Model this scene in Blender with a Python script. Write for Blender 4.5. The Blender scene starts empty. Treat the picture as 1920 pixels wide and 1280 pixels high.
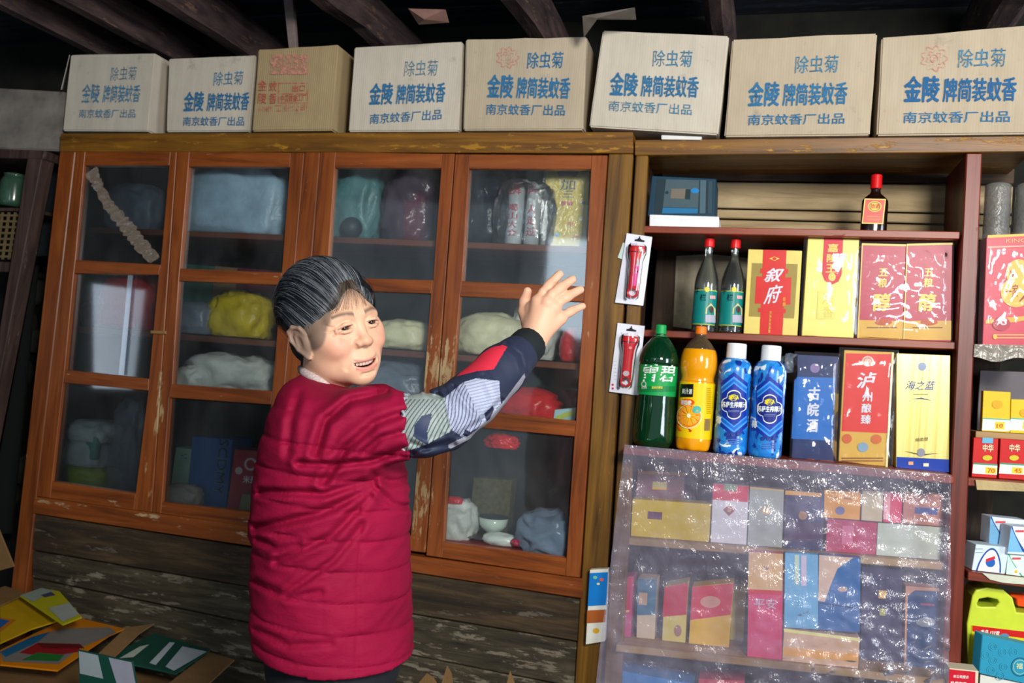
import bpy, bmesh, math, random
import numpy as np
from mathutils import Vector, Matrix, noise as mnoise

sc = bpy.context.scene
COL = sc.collection
random.seed(7)

# ---------------------------------------------------------------- camera
F = 1600.0
D = 2.466
ROLL, PITCH, YAW = 0.0791, 0.03652, 0.28388
CAMZ = 1.33
cy_, sy_, cp_, sp_ = math.cos(YAW), math.sin(YAW), math.cos(PITCH), math.sin(PITCH)
_f = np.array([-sy_*cp_, cy_*cp_, sp_]); _r = np.array([cy_, sy_, 0.0]); _u = np.cross(_r, _f)
_r2 = math.cos(ROLL)*_r + math.sin(ROLL)*_u
_u2 = -math.sin(ROLL)*_r + math.cos(ROLL)*_u
MC = np.array([_r2, _u2, -_f])
CAM = np.array([0.0, -D, CAMZ])
cam = bpy.data.cameras.new('camera'); camo = bpy.data.objects.new('camera', cam); COL.objects.link(camo)
cam.sensor_width = 36.0; cam.lens = F/1920*36.0; cam.clip_start = 0.05
camo.matrix_world = Matrix([[*MC.T[0], CAM[0]], [*MC.T[1], CAM[1]], [*MC.T[2], CAM[2]], [0, 0, 0, 1]])
cam.dof.use_dof = True; cam.dof.focus_distance = 1.62; cam.dof.aperture_fstop = 6.5
sc.camera = camo

# ---------------------------------------------------------------- world, lights, exposure
sc.view_settings.view_transform = 'Standard'; sc.view_settings.look = 'None'
sc.view_settings.exposure = 0.22; sc.view_settings.gamma = 1.0
sc.view_settings.use_curve_mapping = False
w = bpy.data.worlds.new('world'); sc.world = w; w.use_nodes = True
w.node_tree.nodes['Background'].inputs[0].default_value = (0.50, 0.62, 0.74, 1)
w.node_tree.nodes['Background'].inputs[1].default_value = 0.46

def area(name, loc, target, size, size_y, power, color):
    l = bpy.data.lights.new(name, 'AREA'); l.shape = 'RECTANGLE'; l.size = size; l.size_y = size_y
    l.energy = power; l.color = color
    o = bpy.data.objects.new(name, l); COL.objects.link(o); o.location = loc
    o.rotation_euler = (Vector(target)-Vector(loc)).to_track_quat('-Z', 'Y').to_euler()
    return o
area('shop_lamp', (0.95, -3.1, 2.25), (0.35, 0.0, 1.55), 0.6, 0.5, 100, (1.0, 0.96, 0.90))
area('doorway_light', (3.6, -2.6, 1.7), (-0.4, -0.3, 1.3), 1.1, 1.9, 80, (0.86, 0.93, 1.0))
area('rear_window_light', (-1.45, -4.3, 2.05), (-0.3, 0, 1.4), 0.55, 0.8, 7, (0.72, 0.86, 1.0))
area('side_window_light', (-3.66, -1.65, 1.35), (-1.5, -0.6, 1.2), 0.35, 0.6, 0.9, (0.75, 0.85, 1.0))

# ---------------------------------------------------------------- unprojection helpers
def ray(x, y):
    return MC.T @ np.array([(x-960)/F, -(y-640)/F, -1.0])
def P(x, y, Y=0.0):          # pixel -> point on the vertical plane Y
    d = ray(x, y); return CAM + d*((D+Y)/d[1])
def Pz(x, y, z):             # pixel -> point at height z
    d = ray(x, y); return CAM + d*((z-CAMZ)/d[2])
def Pd(x, y, dep):           # pixel -> point at camera depth
    return CAM + ray(x, y)*dep
def proj(v):                 # points (n,3) -> pixels
    c = (np.asarray(v)-CAM) @ MC.T
    return np.stack([960+F*c[..., 0]/-c[..., 2], 640-F*c[..., 1]/-c[..., 2]], -1)

# ---------------------------------------------------------------- object helpers
LOC = {}
def tag(o, label=None, cat=None, group=None, kind=None):
    if label: o['label'] = label
    if cat: o['category'] = cat
    if group: o['group'] = group
    if kind: o['kind'] = kind
    return o
def empty(name, loc):
    o = bpy.data.objects.new(name, None); COL.objects.link(o); o.location = [float(a) for a in loc]
    o.empty_display_size = 0.05
    LOC[o.name] = np.array(loc, float); return o
def obj(name, verts, faces, mats, parent=None, midx=None, smooth=False, bevel=0.0, col=None, seg=1):
    verts = np.asarray(verts, float).reshape(-1, 3)
    if parent is not None: base = LOC[parent.name]
    else:
        mn, mx = verts.min(0), verts.max(0); base = np.array([(mn[0]+mx[0])/2, (mn[1]+mx[1])/2, mn[2]])
    me = bpy.data.meshes.new(name)
    me.from_pydata((verts-base).tolist(), [], [list(map(int, f)) for f in faces] if not isinstance(faces, np.ndarray) else faces.tolist())
    if not isinstance(mats, (list, tuple)): mats = [mats]
    for m in mats: me.materials.append(m)
    if midx is not None: me.polygons.foreach_set('material_index', np.asarray(midx, dtype=np.int32))
    if col is not None:
        a = me.color_attributes.new('Col', 'FLOAT_COLOR', 'POINT')
        c4 = np.ones((len(verts), 4), dtype=np.float32); c4[:, :3] = col
        a.data.foreach_set('color', c4.ravel())
    if bevel > 0:
        bm = bmesh.new(); bm.from_mesh(me)
        es = [e for e in bm.edges if len(e.link_faces) == 2 and e.calc_face_angle(0) > 0.5]
        bmesh.ops.bevel(bm, geom=es, offset=bevel, segments=seg, affect='EDGES', profile=0.5)
        bm.normal_update(); bm.to_mesh(me); bm.free()
    if smooth: me.polygons.foreach_set('use_smooth', [True]*len(me.polygons))
    me.update(); me.validate()
    o = bpy.data.objects.new(name, me); COL.objects.link(o)
    if parent is not None: o.parent = parent; LOC[o.name] = base
    else: o.location = base.tolist(); LOC[o.name] = base
    if parent is not None: pass
    return o

class MB:                    # mesh collector with material indices
    def __init__(s): s.v = []; s.f = []; s.m = []; s.n = 0
    def add(s, v, f, m=0):
        s.v += [tuple(map(float, p)) for p in v]; s.f += [tuple(int(i)+s.n for i in q) for q in f]
        s.m += [m]*len(f); s.n += len(v); return s
    def out(s, name, mats, parent=None, **k):
        return obj(name, s.v, s.f, mats, parent, midx=s.m, **k)

def prism_pts(pts, dvec):
    pts = [np.array(p, float) for p in pts]; n = len(pts); dvec = np.array(dvec, float)
    v = pts + [p+dvec for p in pts]
    f = [tuple(range(n))[::-1], tuple(range(n, 2*n))] + [(i, (i+1) % n, (i+1) % n+n, i+n) for i in range(n)]
    return v, f
def qprism(px, Y, depth):    # pixel polygon on plane Y, extruded backwards
    return prism_pts([P(x, y, Y) for x, y in px], (0, depth, 0))
def box(c, s):
    c = np.array(c, float); h = np.array(s, float)/2
    v = [c+h*np.array(k) for k in ((-1,-1,-1),(1,-1,-1),(1,1,-1),(-1,1,-1),(-1,-1,1),(1,-1,1),(1,1,1),(-1,1,1))]
    return v, [(0,3,2,1),(4,5,6,7),(0,1,5,4),(1,2,6,5),(2,3,7,6),(3,0,4,7)]
def tube(path, r, n=8, cap=True):
    path = [np.array(p, float) for p in path]; m = len(path)
    if not hasattr(r, '__len__'): r = [r]*m
    v = []; f = []; up = None
    for i, p in enumerate(path):
        t = path[min(i+1, m-1)]-path[max(i-1, 0)]; t = t/(np.linalg.norm(t)+1e-12)
        if up is None:
            up = np.array([0, 0, 1.0]) if abs(t[2]) < 0.9 else np.array([1.0, 0, 0])
        a = np.cross(t, up); a /= np.linalg.norm(a)+1e-12; b = np.cross(t, a); up = -b if False else up
        for k in range(n):
            th = 2*math.pi*k/n; v.append(p+r[i]*(math.cos(th)*a+math.sin(th)*b))
    for i in range(m-1):
        for k in range(n):
            f.append((i*n+k, i*n+(k+1) % n, (i+1)*n+(k+1) % n, (i+1)*n+k))
    if cap: f += [tuple(range(n))[::-1], tuple((m-1)*n+k for k in range(n))]
    return v, f
def lathe(c, prof, n=40, sq=None):   # prof: (r, z) from bottom to top
    c = np.array(c, float); v = []; f = []
    for r, z in prof:
        for k in range(n):
            th = 2*math.pi*k/n; v.append(c+np.array([r*math.cos(th), r*math.sin(th), z]))
    m = len(prof)
    for i in range(m-1):
        for k in range(n): f.append((i*n+k, i*n+(k+1) % n, (i+1)*n+(k+1) % n, (i+1)*n+k))
    f += [tuple(range(n))[::-1], tuple((m-1)*n+k for k in range(n))]
    return v, f
def smooth_prof(pts, n=6):
    """Catmull-Rom through (r,z) pts"""
    out = []; p = [pts[0]]+list(pts)+[pts[-1]]
    for i in range(1, len(p)-2):
        for k in range(n):
            t = k/n; q = []
            for d in range(2):
                a, b, c, e = p[i-1][d], p[i][d], p[i+1][d], p[i+2][d]
                q.append(0.5*((2*b)+(-a+c)*t+(2*a-5*b+4*c-e)*t*t+(-a+3*b-3*c+e)*t**3))
            out.append((max(q[0], 0.0005), q[1]))
    out.append(tuple(pts[-1])); return out

# ---------------------------------------------------------------- materials
def lin(h, k=1.0):
    if isinstance(h, (tuple, list)): return tuple(h[:3])
    h = h.lstrip('#'); c = [int(h[i:i+2], 16)/255 for i in (0, 2, 4)]
    return tuple(min(1.0, k*(x/12.92 if x <= 0.04045 else ((x+0.055)/1.055)**2.4)) for x in c)
MATS = {}
class NT:
    def __init__(s, name):
        s.m = bpy.data.materials.new(name); s.m.use_nodes = True; s.t = s.m.node_tree; s.t.nodes.clear()
    def n(s, t, **k):
        o = s.t.nodes.new(t)
        for a, b in k.items():
            if a.startswith('i_'):
                o.inputs[a[2:].replace('_', ' ')].default_value = b
            else: setattr(o, a, b)
        return o
    def l(s, a, b): s.t.links.new(a, b)
    def out(s, sh): o = s.n('ShaderNodeOutputMaterial'); s.l(sh, o.inputs[0]); return s.m
def rampn(T, fac, stops):
    r = T.n('ShaderNodeValToRGB'); cr = r.color_ramp
    while len(cr.elements) < len(stops): cr.elements.new(0.5)
    for e, (p, c) in zip(cr.elements, stops):
        e.position = p; e.color = (*lin(c), 1) if isinstance(c, str) else ((c, c, c, 1) if not hasattr(c, '__len__') else (*c, 1))
    T.l(fac, r.inputs[0]); return r.outputs[0]
def noisen(T, vec, scale, detail=4, rough=0.6, dist=0.0):
    n = T.n('ShaderNodeTexNoise'); n.inputs['Scale'].default_value = scale; n.inputs['Detail'].default_value = detail
    n.inputs['Roughness'].default_value = rough; n.inputs['Distortion'].default_value = dist
    if vec is not None: T.l(vec, n.inputs['Vector'])
    return n.outputs[0]
def posn(T, scale=(1, 1, 1), rot=(0, 0, 0)):
    g = T.n('ShaderNodeNewGeometry'); m = T.n('ShaderNodeMapping'); m.inputs['Scale'].default_value = scale
    m.inputs['Rotation'].default_value = rot; T.l(g.outputs['Position'], m.inputs[0]); return m.outputs[0]
def mixc(T, fac, a, b, mode='MIX'):
    m = T.n('ShaderNodeMix'); m.data_type = 'RGBA'; m.blend_type = mode
    if hasattr(fac, 'is_linked') or hasattr(fac, 'links'): T.l(fac, m.inputs[0])
    else: m.inputs[0].default_value = fac
    for s_, i in ((a, 6), (b, 7)):
        if isinstance(s_, bpy.types.NodeSocket): T.l(s_, m.inputs[i])
        else: m.inputs[i].default_value = (*lin(s_), 1)
    return m.outputs[2]
def mathn(T, op, a, b=None, c=None):
    m = T.n('ShaderNodeMath'); m.operation = op
    for i, s_ in enumerate((a, b, c)):
        if s_ is None: continue
        if isinstance(s_, bpy.types.NodeSocket): T.l(s_, m.inputs[i])
        else: m.inputs[i].default_value = s_
    return m.outputs[0]
def bumpn(T, h, strength=0.3, dist=0.002):
    b = T.n('ShaderNodeBump'); b.inputs['Strength'].default_value = strength; b.inputs['Distance'].default_value = dist
    T.l(h, b.inputs['Height']); return b.outputs[0]
def prin(T, color, rough=0.5, metal=0.0, normal=None, spec=0.5, coat=0.0, sub=0.0, alpha=None, trans=0.0, ior=1.45):
    p = T.n('ShaderNodeBsdfPrincipled')
    if isinstance(color, bpy.types.NodeSocket): T.l(color, p.inputs['Base Color'])
    else: p.inputs['Base Color'].default_value = (*lin(color), 1)
    if isinstance(rough, bpy.types.NodeSocket): T.l(rough, p.inputs['Roughness'])
    else: p.inputs['Roughness'].default_value = rough
    p.inputs['Metallic'].default_value = metal; p.inputs['Specular IOR Level'].default_value = spec
    p.inputs['Coat Weight'].default_value = coat; p.inputs['Coat Roughness'].default_value = 0.08
    p.inputs['Transmission Weight'].default_value = trans; p.inputs['IOR'].default_value = ior
    if sub: p.inputs['Subsurface Weight'].default_value = sub; p.inputs['Subsurface Radius'].default_value = (0.01, 0.004, 0.002); p.inputs['Subsurface Scale'].default_value = 0.6
    if normal is not None: T.l(normal, p.inputs['Normal'])
    return p.outputs[0]
def paint(h, rough=0.5, var=0.12, scale=25, bump=0.0, metal=0.0, coat=0.0, spec=0.5):
    k = ('paint', h, rough, var, scale, bump, metal, coat, spec)
    if k in MATS: return MATS[k]
    T = NT('paint_'+str(h).strip('#')); v = posn(T); n = noisen(T, v, scale, 3)
    c = lin(h); lo = tuple(x*(1-var) for x in c); hi = tuple(min(1, x*(1+var)) for x in c)
    cc = rampn(T, n, [(0.3, lo), (0.7, hi)])
    nb = bumpn(T, noisen(T, v, scale*6, 3), bump, 0.001) if bump else None
    MATS[k] = T.out(prin(T, cc, rough, metal, nb, spec, coat)); return MATS[k]
def wood(name, cols, axis='z', scale=18, stretch=14, wear=None, wamt=0.30, spots=(), rough=0.45, bump=0.35, coat=0.0, scratch=None):
    """grainy wood; cols = (dark, mid, light); wear = colour of bare patches; spots = [(center, radius, strength)]"""
    k = ('wood', name)
    if k in MATS: return MATS[k]
    T = NT(name); s = [1, 1, 1]; s['xyz'.index(axis)] = 1.0/stretch
    v = posn(T, tuple(s)); n1 = noisen(T, v, scale*2.2, 6, 0.65, 0.6)
    n2 = noisen(T, posn(T), 3.1, 3)
    c = rampn(T, n1, [(0.28, cols[0]), (0.5, cols[1]), (0.74, cols[2])])
    c = mixc(T, 0.55, c, rampn(T, n2, [(0.3, (0.5, 0.5, 0.5)), (0.7, (1, 1, 1))]), 'MULTIPLY')
    h = n1
    if wear:
        s2 = [1, 1, 1]; s2['xyz'.index(axis)] = 0.22
        nw = noisen(T, posn(T, tuple(s2)), 42, 6, 0.7)
        g = T.n('ShaderNodeNewGeometry'); acc = None
        for (ctr, rad, st) in spots:
            d = T.n('ShaderNodeVectorMath'); d.operation = 'SUBTRACT'; T.l(g.outputs['Position'], d.inputs[0]); d.inputs[1].default_value = tuple(map(float, ctr))
            sc_ = T.n('ShaderNodeVectorMath'); sc_.operation = 'DIVIDE'; T.l(d.outputs[0], sc_.inputs[0]); sc_.inputs[1].default_value = tuple(rad)
            ln = T.n('ShaderNodeVectorMath'); ln.operation = 'LENGTH'; T.l(sc_.outputs[0], ln.inputs[0])
            q = mathn(T, 'MULTIPLY', mathn(T, 'MAXIMUM', mathn(T, 'SUBTRACT', 1.0, ln.outputs[1]), 0.0), st)
            acc = q if acc is None else mathn(T, 'MAXIMUM', acc, q)
        val = nw if acc is None else mathn(T, 'ADD', nw, acc)
        m = rampn(T, val, [(0.905-wamt, 0.0), (0.955-wamt, 1.0)])
        c = mixc(T, m, c, mixc(T, n1, wear[0], wear[1]))
        h = mathn(T, 'SUBTRACT', n1, mathn(T, 'MULTIPLY', m, 0.8))
    MATS[k] = T.out(prin(T, c, rough, 0, bumpn(T, h, bump, 0.002), 0.5, coat)); return MATS[k]
def clearmat(name, tint=(1, 1, 1), gloss=0.08, rough=0.1, diff=0.05, dcol='#c8d0d8', bump=0.0, scale=60, streak=None, var=0.0, glosscol=(1, 1, 1)):
    """thin clear film or dusty glass: transparent + glossy + a little dust"""
    k = ('clear', name)
    if k in MATS: return MATS[k]
    T = NT(name); tr = T.n('ShaderNodeBsdfTransparent'); tr.inputs[0].default_value = (*tint, 1)
    gl = T.n('ShaderNodeBsdfGlossy'); gl.inputs['Roughness'].default_value = rough; gl.inputs[0].default_value = (*glosscol, 1)
    df = T.n('ShaderNodeBsdfDiffuse'); df.inputs[0].default_value = (*lin(dcol), 1)
    v = posn(T)
    if bump:
        hgt = noisen(T, v, scale, 4, 0.55, 1.2)
        if bump >= 1: r1 = noisen(T, posn(T, (1, 1, .35), (0, .35, 0)), scale*1.6, 3, .6, .8); hgt = mathn(T, 'ADD', mathn(T, 'MULTIPLY', mathn(T, 'ABSOLUTE', mathn(T, 'SUBTRACT', r1, .5)), 2.2), hgt)
        b = bumpn(T, hgt, bump, 0.004); T.l(b, gl.inputs['Normal'])
    fr = T.n('ShaderNodeFresnel'); fr.inputs[0].default_value = 1.45
    gf = mathn(T, 'ADD', fr.outputs[0], gloss-0.035)
    m1 = T.n('ShaderNodeMixShader'); T.l(gf, m1.inputs[0]); T.l(tr.outputs[0], m1.inputs[1]); T.l(gl.outputs[0], m1.inputs[2])
    m2 = T.n('ShaderNodeMixShader')
    if var:
        nf = noisen(T, posn(T, streak or (1, 1, 1)), 5, 4, 0.6, 0.8)
        T.l(rampn(T, nf, [(0.35, diff*(1-var)), (0.68, diff*(1+var))]), m2.inputs[0])
    else: m2.inputs[0].default_value = diff
    T.l(m1.outputs[0], m2.inputs[1]); T.l(df.outputs[0], m2.inputs[2])
    MATS[k] = T.out(m2.outputs[0]); return MATS[k]
def vcol(name, rough=0.5, sub=0.0, bump=0.0, scale=300, spec=0.4, sheen=0.0, var=0.0):
    k = ('vcol', name)
    if k in MATS: return MATS[k]
    T = NT(name); a = T.n('ShaderNodeVertexColor'); a.layer_name = 'Col'; v = posn(T)
    nb = bumpn(T, noisen(T, v, scale, 3), bump, 0.001) if bump else None
    c = a.outputs[0]
    if var: c = mixc(T, var, c, rampn(T, noisen(T, v, 90, 3), [(0.3, 0.3), (0.7, 0.7)]), 'OVERLAY')
    MATS[k] = T.out(prin(T, c, rough, 0, nb, spec, 0, sub)); return MATS[k]

# ---------------------------------------------------------------- lettering and flat print
TC = {}
def glyphs(s, bold=0.0, shear=0.0):
    k = (s, bold, shear)
    if k not in TC:
        c = bpy.data.curves.new('lettering', 'FONT'); c.body = s; c.size = 1; c.resolution_u = 2; c.shear = shear
        o = bpy.data.objects.new('lettering', c); m = o.to_mesh()
        v = np.array([p.co[:2] for p in m.vertices]); f = [tuple(p.vertices) for p in m.polygons]
        o.to_mesh_clear(); bpy.data.objects.remove(o); bpy.data.curves.remove(c)
        if len(v) == 0: v = np.zeros((1, 2))
        elif bold > 0:
            n = len(v); sh = [(0, 0), (bold, 0), (-bold, 0), (0, bold*.6), (0, -bold*.6)]
            f = [tuple(i+n*j for i in q) for j in range(5) for q in f]; v = np.concatenate([v+np.array(d) for d in sh])
        TC[k] = (v, f)
    return TC[k]
class Print:
    """flat print on a surface: planar at Y, or on a round bottle (axis x, y, radius)"""
    def __init__(s, Y, cyl=None): s.Y = Y; s.cyl = cyl; s.mb = MB(); s.mats = []; s.lay = 0
    def _mi(s, m):
        if m not in s.mats: s.mats.append(m)
        return s.mats.index(m)
    def _put(s, pts, faces, m, nc=1):
        s.lay += 1; off0 = 0.0004+0.00025*s.lay; out = []; n_ = len(pts)
        for i_, p in enumerate(pts):
            off = off0+(0.00004*(i_*nc//n_) if nc > 1 else 0)
            p = np.array(p, float)
            if s.cyl:
                p = p.copy(); ax, ay, r = s.cyl; rr = (r(p[2]) if callable(r) else r)+off; dx = max(-rr*0.999, min(rr*0.999, p[0]-ax)); p[0] = ax+dx
                p[1] = ay-math.sqrt(rr*rr-dx*dx)
            else: p[1] = s.Y-off
            out.append(p)
        s.mb.add(out, faces, s._mi(m))
    def text(s, t, a, b, h, m, bold=0.0, shear=0.0):
        """baseline from pixel a to pixel b, height h px"""
        v, f = glyphs(t, bold, shear)
        A = P(a[0], a[1], s.Y); B = P(b[0], b[1], s.Y); H = np.linalg.norm(P(a[0], a[1]-h, s.Y)-A)
        x0, x1 = v[:, 0].min(), v[:, 0].max(); y0, y1 = v[:, 1].min(), v[:, 1].max()
        d = B-A
        pts = [A+d*((q[0]-x0)/(x1-x0+1e-9))+np.array([0, 0, H*(q[1]-y0)/(y1-y0+1e-9)]) for q in v]
        s._put(pts, f, m, 5 if bold > 0 else 1); return s
    def vtext(s, t, x, y0, y1, wpx, m, bold=0.0, x2=None):
        """characters stacked downwards between y0 and y1, centred at x (x2 at the bottom)"""
        n = len(t); x2 = x if x2 is None else x2; st = (y1-y0)/n
        for i, ch in enumerate(t):
            xx = x+(x2-x)*(i+0.5)/n; s.text(ch, (xx-wpx/2, y0+st*(i+0.94)), (xx+wpx/2, y0+st*(i+0.94)), st*0.84, m, bold); s.lay -= 1
        s.lay += 1; return s
    def rtext(s, t, x, y0, y1, wpx, m, bold=0.0, x2=None):
        """a line of text turned 90 degrees, reading downwards"""
        v, f = glyphs(t, bold); x2 = x if x2 is None else x2
        A = P(x, y0, s.Y); B = P(x2, y1, s.Y); W = np.linalg.norm(P(x+wpx, y0, s.Y)-A)
        vx0, vx1, vy0, vy1 = v[:, 0].min(), v[:, 0].max(), v[:, 1].min(), v[:, 1].max()
        pts = [A+(B-A)*((q[0]-vx0)/(vx1-vx0))+np.array([W*((q[1]-vy0)/(vy1-vy0)), 0, 0]) for q in v]
        s._put(pts, f, m); return s
    def poly(s, px, m):
        px = list(px)
        if s.cyl and len(px) == 4:
            n = 12; a, b, c, d = [np.array(P(x, y, s.Y)) for x, y in px]; pts = []
            for i in range(n+1): t = i/n; pts += [a+(b-a)*t, d+(c-d)*t]
            s._put(pts, [(2*i, 2*i+2, 2*i+3, 2*i+1)[::-1] for i in range(n)], m)
        else: s._put([P(x, y, s.Y) for x, y in px], [tuple(range(len(px)))], m)
        return s
    def rect(s, x0, y0, x1, y1, m, lean=0.0, tilt=0.0):
        dx = lean*(y1-y0); dy = tilt*(x1-x0)
        return s.poly([(x0, y0), (x1, y0+dy), (x1+dx, y1+dy), (x0+dx, y1)], m)
    def disc(s, x, y, rx, ry, m, n=20):
        return s.poly([(x+rx*math.cos(2*math.pi*i/n), y+ry*math.sin(2*math.pi*i/n)) for i in range(n)], m)
    def ring(s, x, y, rx, ry, wd, m, n=28, wav=0, amp=0):
        v = []; f = []
        for i in range(n):
            a = 2*math.pi*i/n; k = 1+amp*math.cos(wav*a)
            v += [P(x+rx*k*math.cos(a), y+ry*k*math.sin(a), s.Y), P(x+(rx*k-wd)*math.cos(a), y+(ry*k-wd)*math.sin(a), s.Y)]
            j = (i+1) % n; f.append((2*i, 2*j, 2*j+1, 2*i+1))
        s._put(v, f, m); return s
    def lines(s, x0, y0, x1, y1, n, m, th=1.0, gap=0.25):
        for i in range(n):
            y = y0+(y1-y0)*(i+0.5)/n; s.rect(x0, y-th/2, x1, y+th/2, m); s.lay -= 1
        s.lay += 1; return s
    def done(s, parent, name='printing'):
        if not s.cyl: zb = LOC[parent.name][2]+.0004; s.mb.v = [(a, b, max(c, zb)) for a, b, c in s.mb.v]
        return s.mb.out(name, s.mats, parent)
# ================================================================ THE SETTING
W_RED_V = wood('cabinet_red_wood_vertical', ('#562a10', '#8a461a', '#a05a26'), 'z', 16, 16, ('#c9b08a', '#8a5f22'), 0.235,
   [(P(820, 690), (0.10, 0.3, 0.16), 0.30), (P(798, 940), (0.09, 0.3, 0.24), 0.23), (P(300, 760), (0.035, 0.3, 0.18), 0.30), (P(275, 900), (0.05, 0.3, 0.16), 0.12), (P(1120, 500), (0.05, 0.3, 0.5), 0.05)], 0.38)
W_RED_H = wood('cabinet_red_wood_horizontal', ('#562a10', '#8a461a', '#a05a26'), 'x', 16, 16, ('#c9b08a', '#8a6a4a'), 0.25,
   [(P(100, 940), (0.3, 0.3, 0.06), 0.12), (P(400, 985), (0.6, 0.3, 0.07), 0.10), (P(290, 960), (0.12, 0.3, 0.08), 0.12)], 0.38)
W_OCH_H = wood('ochre_rail_wood', ('#3c240e', '#7a5018', '#9a6c1e'), 'x', 14, 18, ('#c8901c', '#5a3a18'), 0.33, [(P(900, 275), (0.8, 0.3, 0.02), 0.08)], 0.42)
W_OCH_V = wood('ochre_post_wood', ('#3c240e', '#745018', '#92681e'), 'z', 14, 18, ('#c8a060', '#5a3a18'), 0.26, [(P(1165, 270), (0.05, 0.3, 0.06), 0.15)], 0.4)
W_DARKRED_V = wood('dark_red_post_wood', ('#40150c', '#6e2614', '#82341e'), 'z', 14, 18, ('#8a5a40', '#3a1a10'), 0.24, (), 0.42)
W_DARKRED_H = wood('dark_red_shelf_wood', ('#4a1a0e', '#84341a', '#9a4424'), 'x', 14, 18, ('#8a5a40', '#3a1a10'), 0.24, (), 0.42)
W_PLANK = wood('weathered_grey_plank', ('#1c170f', '#3c3424', '#5a503c'), 'x', 20, 10, ('#857c6a', '#5e5442'), 0.36, (), 0.75, 0.8)
W_PLANK2 = wood('old_brown_plank', ('#18110a', '#3a2c1a', '#5c482c'), 'x', 20, 10, ('#6e6454', '#2a2018'), 0.30, (), 0.75, 0.8)
W_BACKB = wood('pale_back_board', ('#86704e', '#b09a74', '#c4b08c'), 'x', 12, 9, None, 0.3, (), 0.8, 0.5)
W_BACKD = wood('dark_back_board', ('#241a14', '#4a3a2c', '#6e5444'), 'x', 10, 7, None, 0.3, (), 0.85, 0.9)
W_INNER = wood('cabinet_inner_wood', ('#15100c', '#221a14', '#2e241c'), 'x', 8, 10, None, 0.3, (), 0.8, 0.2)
W_SHELFIN = wood('cabinet_shelf_wood', ('#4a2412', '#6e3820', '#7e4a30'), 'x', 10, 12, None, 0.3, (), 0.6, 0.2)
W_JOIST = wood('ceiling_joist_wood', ('#1c1414', '#524040', '#7a6058'), 'y', 11, 6, ('#8a6a58', '#5a443a'), 0.33, (), 0.9, 0.9)
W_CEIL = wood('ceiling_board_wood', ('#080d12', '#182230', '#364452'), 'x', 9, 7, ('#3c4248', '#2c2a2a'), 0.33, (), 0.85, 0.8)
W_TAN = wood('tan_shelf_lip', ('#8a6a40', '#b08c58', '#c0a070'), 'x', 10, 12, None, 0.3, (), 0.6, 0.2)
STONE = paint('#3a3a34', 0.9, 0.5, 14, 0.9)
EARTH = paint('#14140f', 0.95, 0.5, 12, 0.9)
GLASS = clearmat('dusty_door_glass', (0.95, 0.98, 0.98), 0.05, 0.05, 0.036, '#949a9e', 0.0, 3, (1, 1, 0.5), 0.75)

def struct(name, v, f, m, **k):
    o = obj(name, v, f, m, **k); o['kind'] = 'structure'; return o
struct('floor', *box((0.2, -1.8, -0.05), (7.4, 5.0, 0.1)), paint('#3a332a', 0.9, 0.3, 8, 0.6))
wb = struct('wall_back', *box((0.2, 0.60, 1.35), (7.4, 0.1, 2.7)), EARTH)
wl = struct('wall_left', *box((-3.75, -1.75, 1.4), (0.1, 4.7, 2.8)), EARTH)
struct('wall_right', *box((4.2, -1.75, 0.35), (0.1, 4.7, 0.7)), EARTH)
# stones of the back wall, visible beside the cabinet
rs = random.Random(3)
STN = [(62, 468, 34, 70), (66, 545, 36, 66), (52, 610, 30, 60), (70, 640, 22, 52), (18, 745, 34, 90), (48, 700, 20, 50), (14, 850, 30, 80), (44, 880, 22, 60), (10, 640, 26, 60), (24, 930, 26, 46), (86, 500, 18, 56), (96, 420, 16, 60)]
for (x, y, w_, h_) in STN:
    c = P(x, y, 0.53); s = (D+0.53)/F
    bm = bmesh.new(); bmesh.ops.create_icosphere(bm, subdivisions=2, radius=1)
    for q in bm.verts:
        k = 1+0.25*mnoise.noise(q.co*1.6+Vector((x, y, 0))); q.co = Vector((q.co.x*w_*s*0.62*k, q.co.y*0.06*k, q.co.z*h_*s*0.6*k))
    v = [np.array(q.co)+c for q in bm.verts]; f = [[q.index for q in p.verts] for p in bm.faces]; bm.free()
    st = obj('stone', v, f, STONE, wb, smooth=True)
# ceiling: boards along X above joists along Y
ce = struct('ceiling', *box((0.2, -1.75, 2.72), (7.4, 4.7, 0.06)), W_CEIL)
yy = 0.56; k = 0
while yy > -2.6:
    wd = 0.17+0.05*rs.random()
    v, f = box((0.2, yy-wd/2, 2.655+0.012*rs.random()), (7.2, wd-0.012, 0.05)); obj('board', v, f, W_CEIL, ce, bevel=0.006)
    yy -= wd; k += 1
for i, (px, py, wd, tl) in enumerate([(40, 30, .10, 0.0), (190, 40, .10, 0.02), (360, 40, .12, 0.03), (650, 40, .12, 0.06), (975, 30, .10, .02), (1345, 40, .075, 0), (1895, 20, .12, 0), (-350, 40, .11, 0)]):
    a = Pz(px, py, 2.47); x0 = a[0]; n = 18; v = []
    for j in range(n+1):
        y = 0.55-3.4*j/n; w2 = wd/2*(1+0.22*mnoise.noise(Vector((i*5, y*3, 0)))); dz = 0.025*mnoise.noise(Vector((i*5, y*2.5, 9)))
        xc = x0+tl*(y-a[1])+0.02*mnoise.noise(Vector((i*3, y*1.5, 4)))
        for th in range(8):
            an = 2*math.pi*(th+0.5)/8; rr = 1+0.10*mnoise.noise(Vector((i, y*8, th)))
            v.append((xc+w2*1.25*math.cos(an)*rr, y, 2.535+dz+0.075*math.sin(an)*rr))
    f = [(j*8+t, j*8+(t+1) % 8, (j+1)*8+(t+1) % 8, (j+1)*8+t) for j in range(n) for t in range(8)]+[tuple(range(8)), tuple(n*8+t for t in range(8))[::-1]]
    obj('joist', v, f, W_JOIST, ce)
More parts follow.
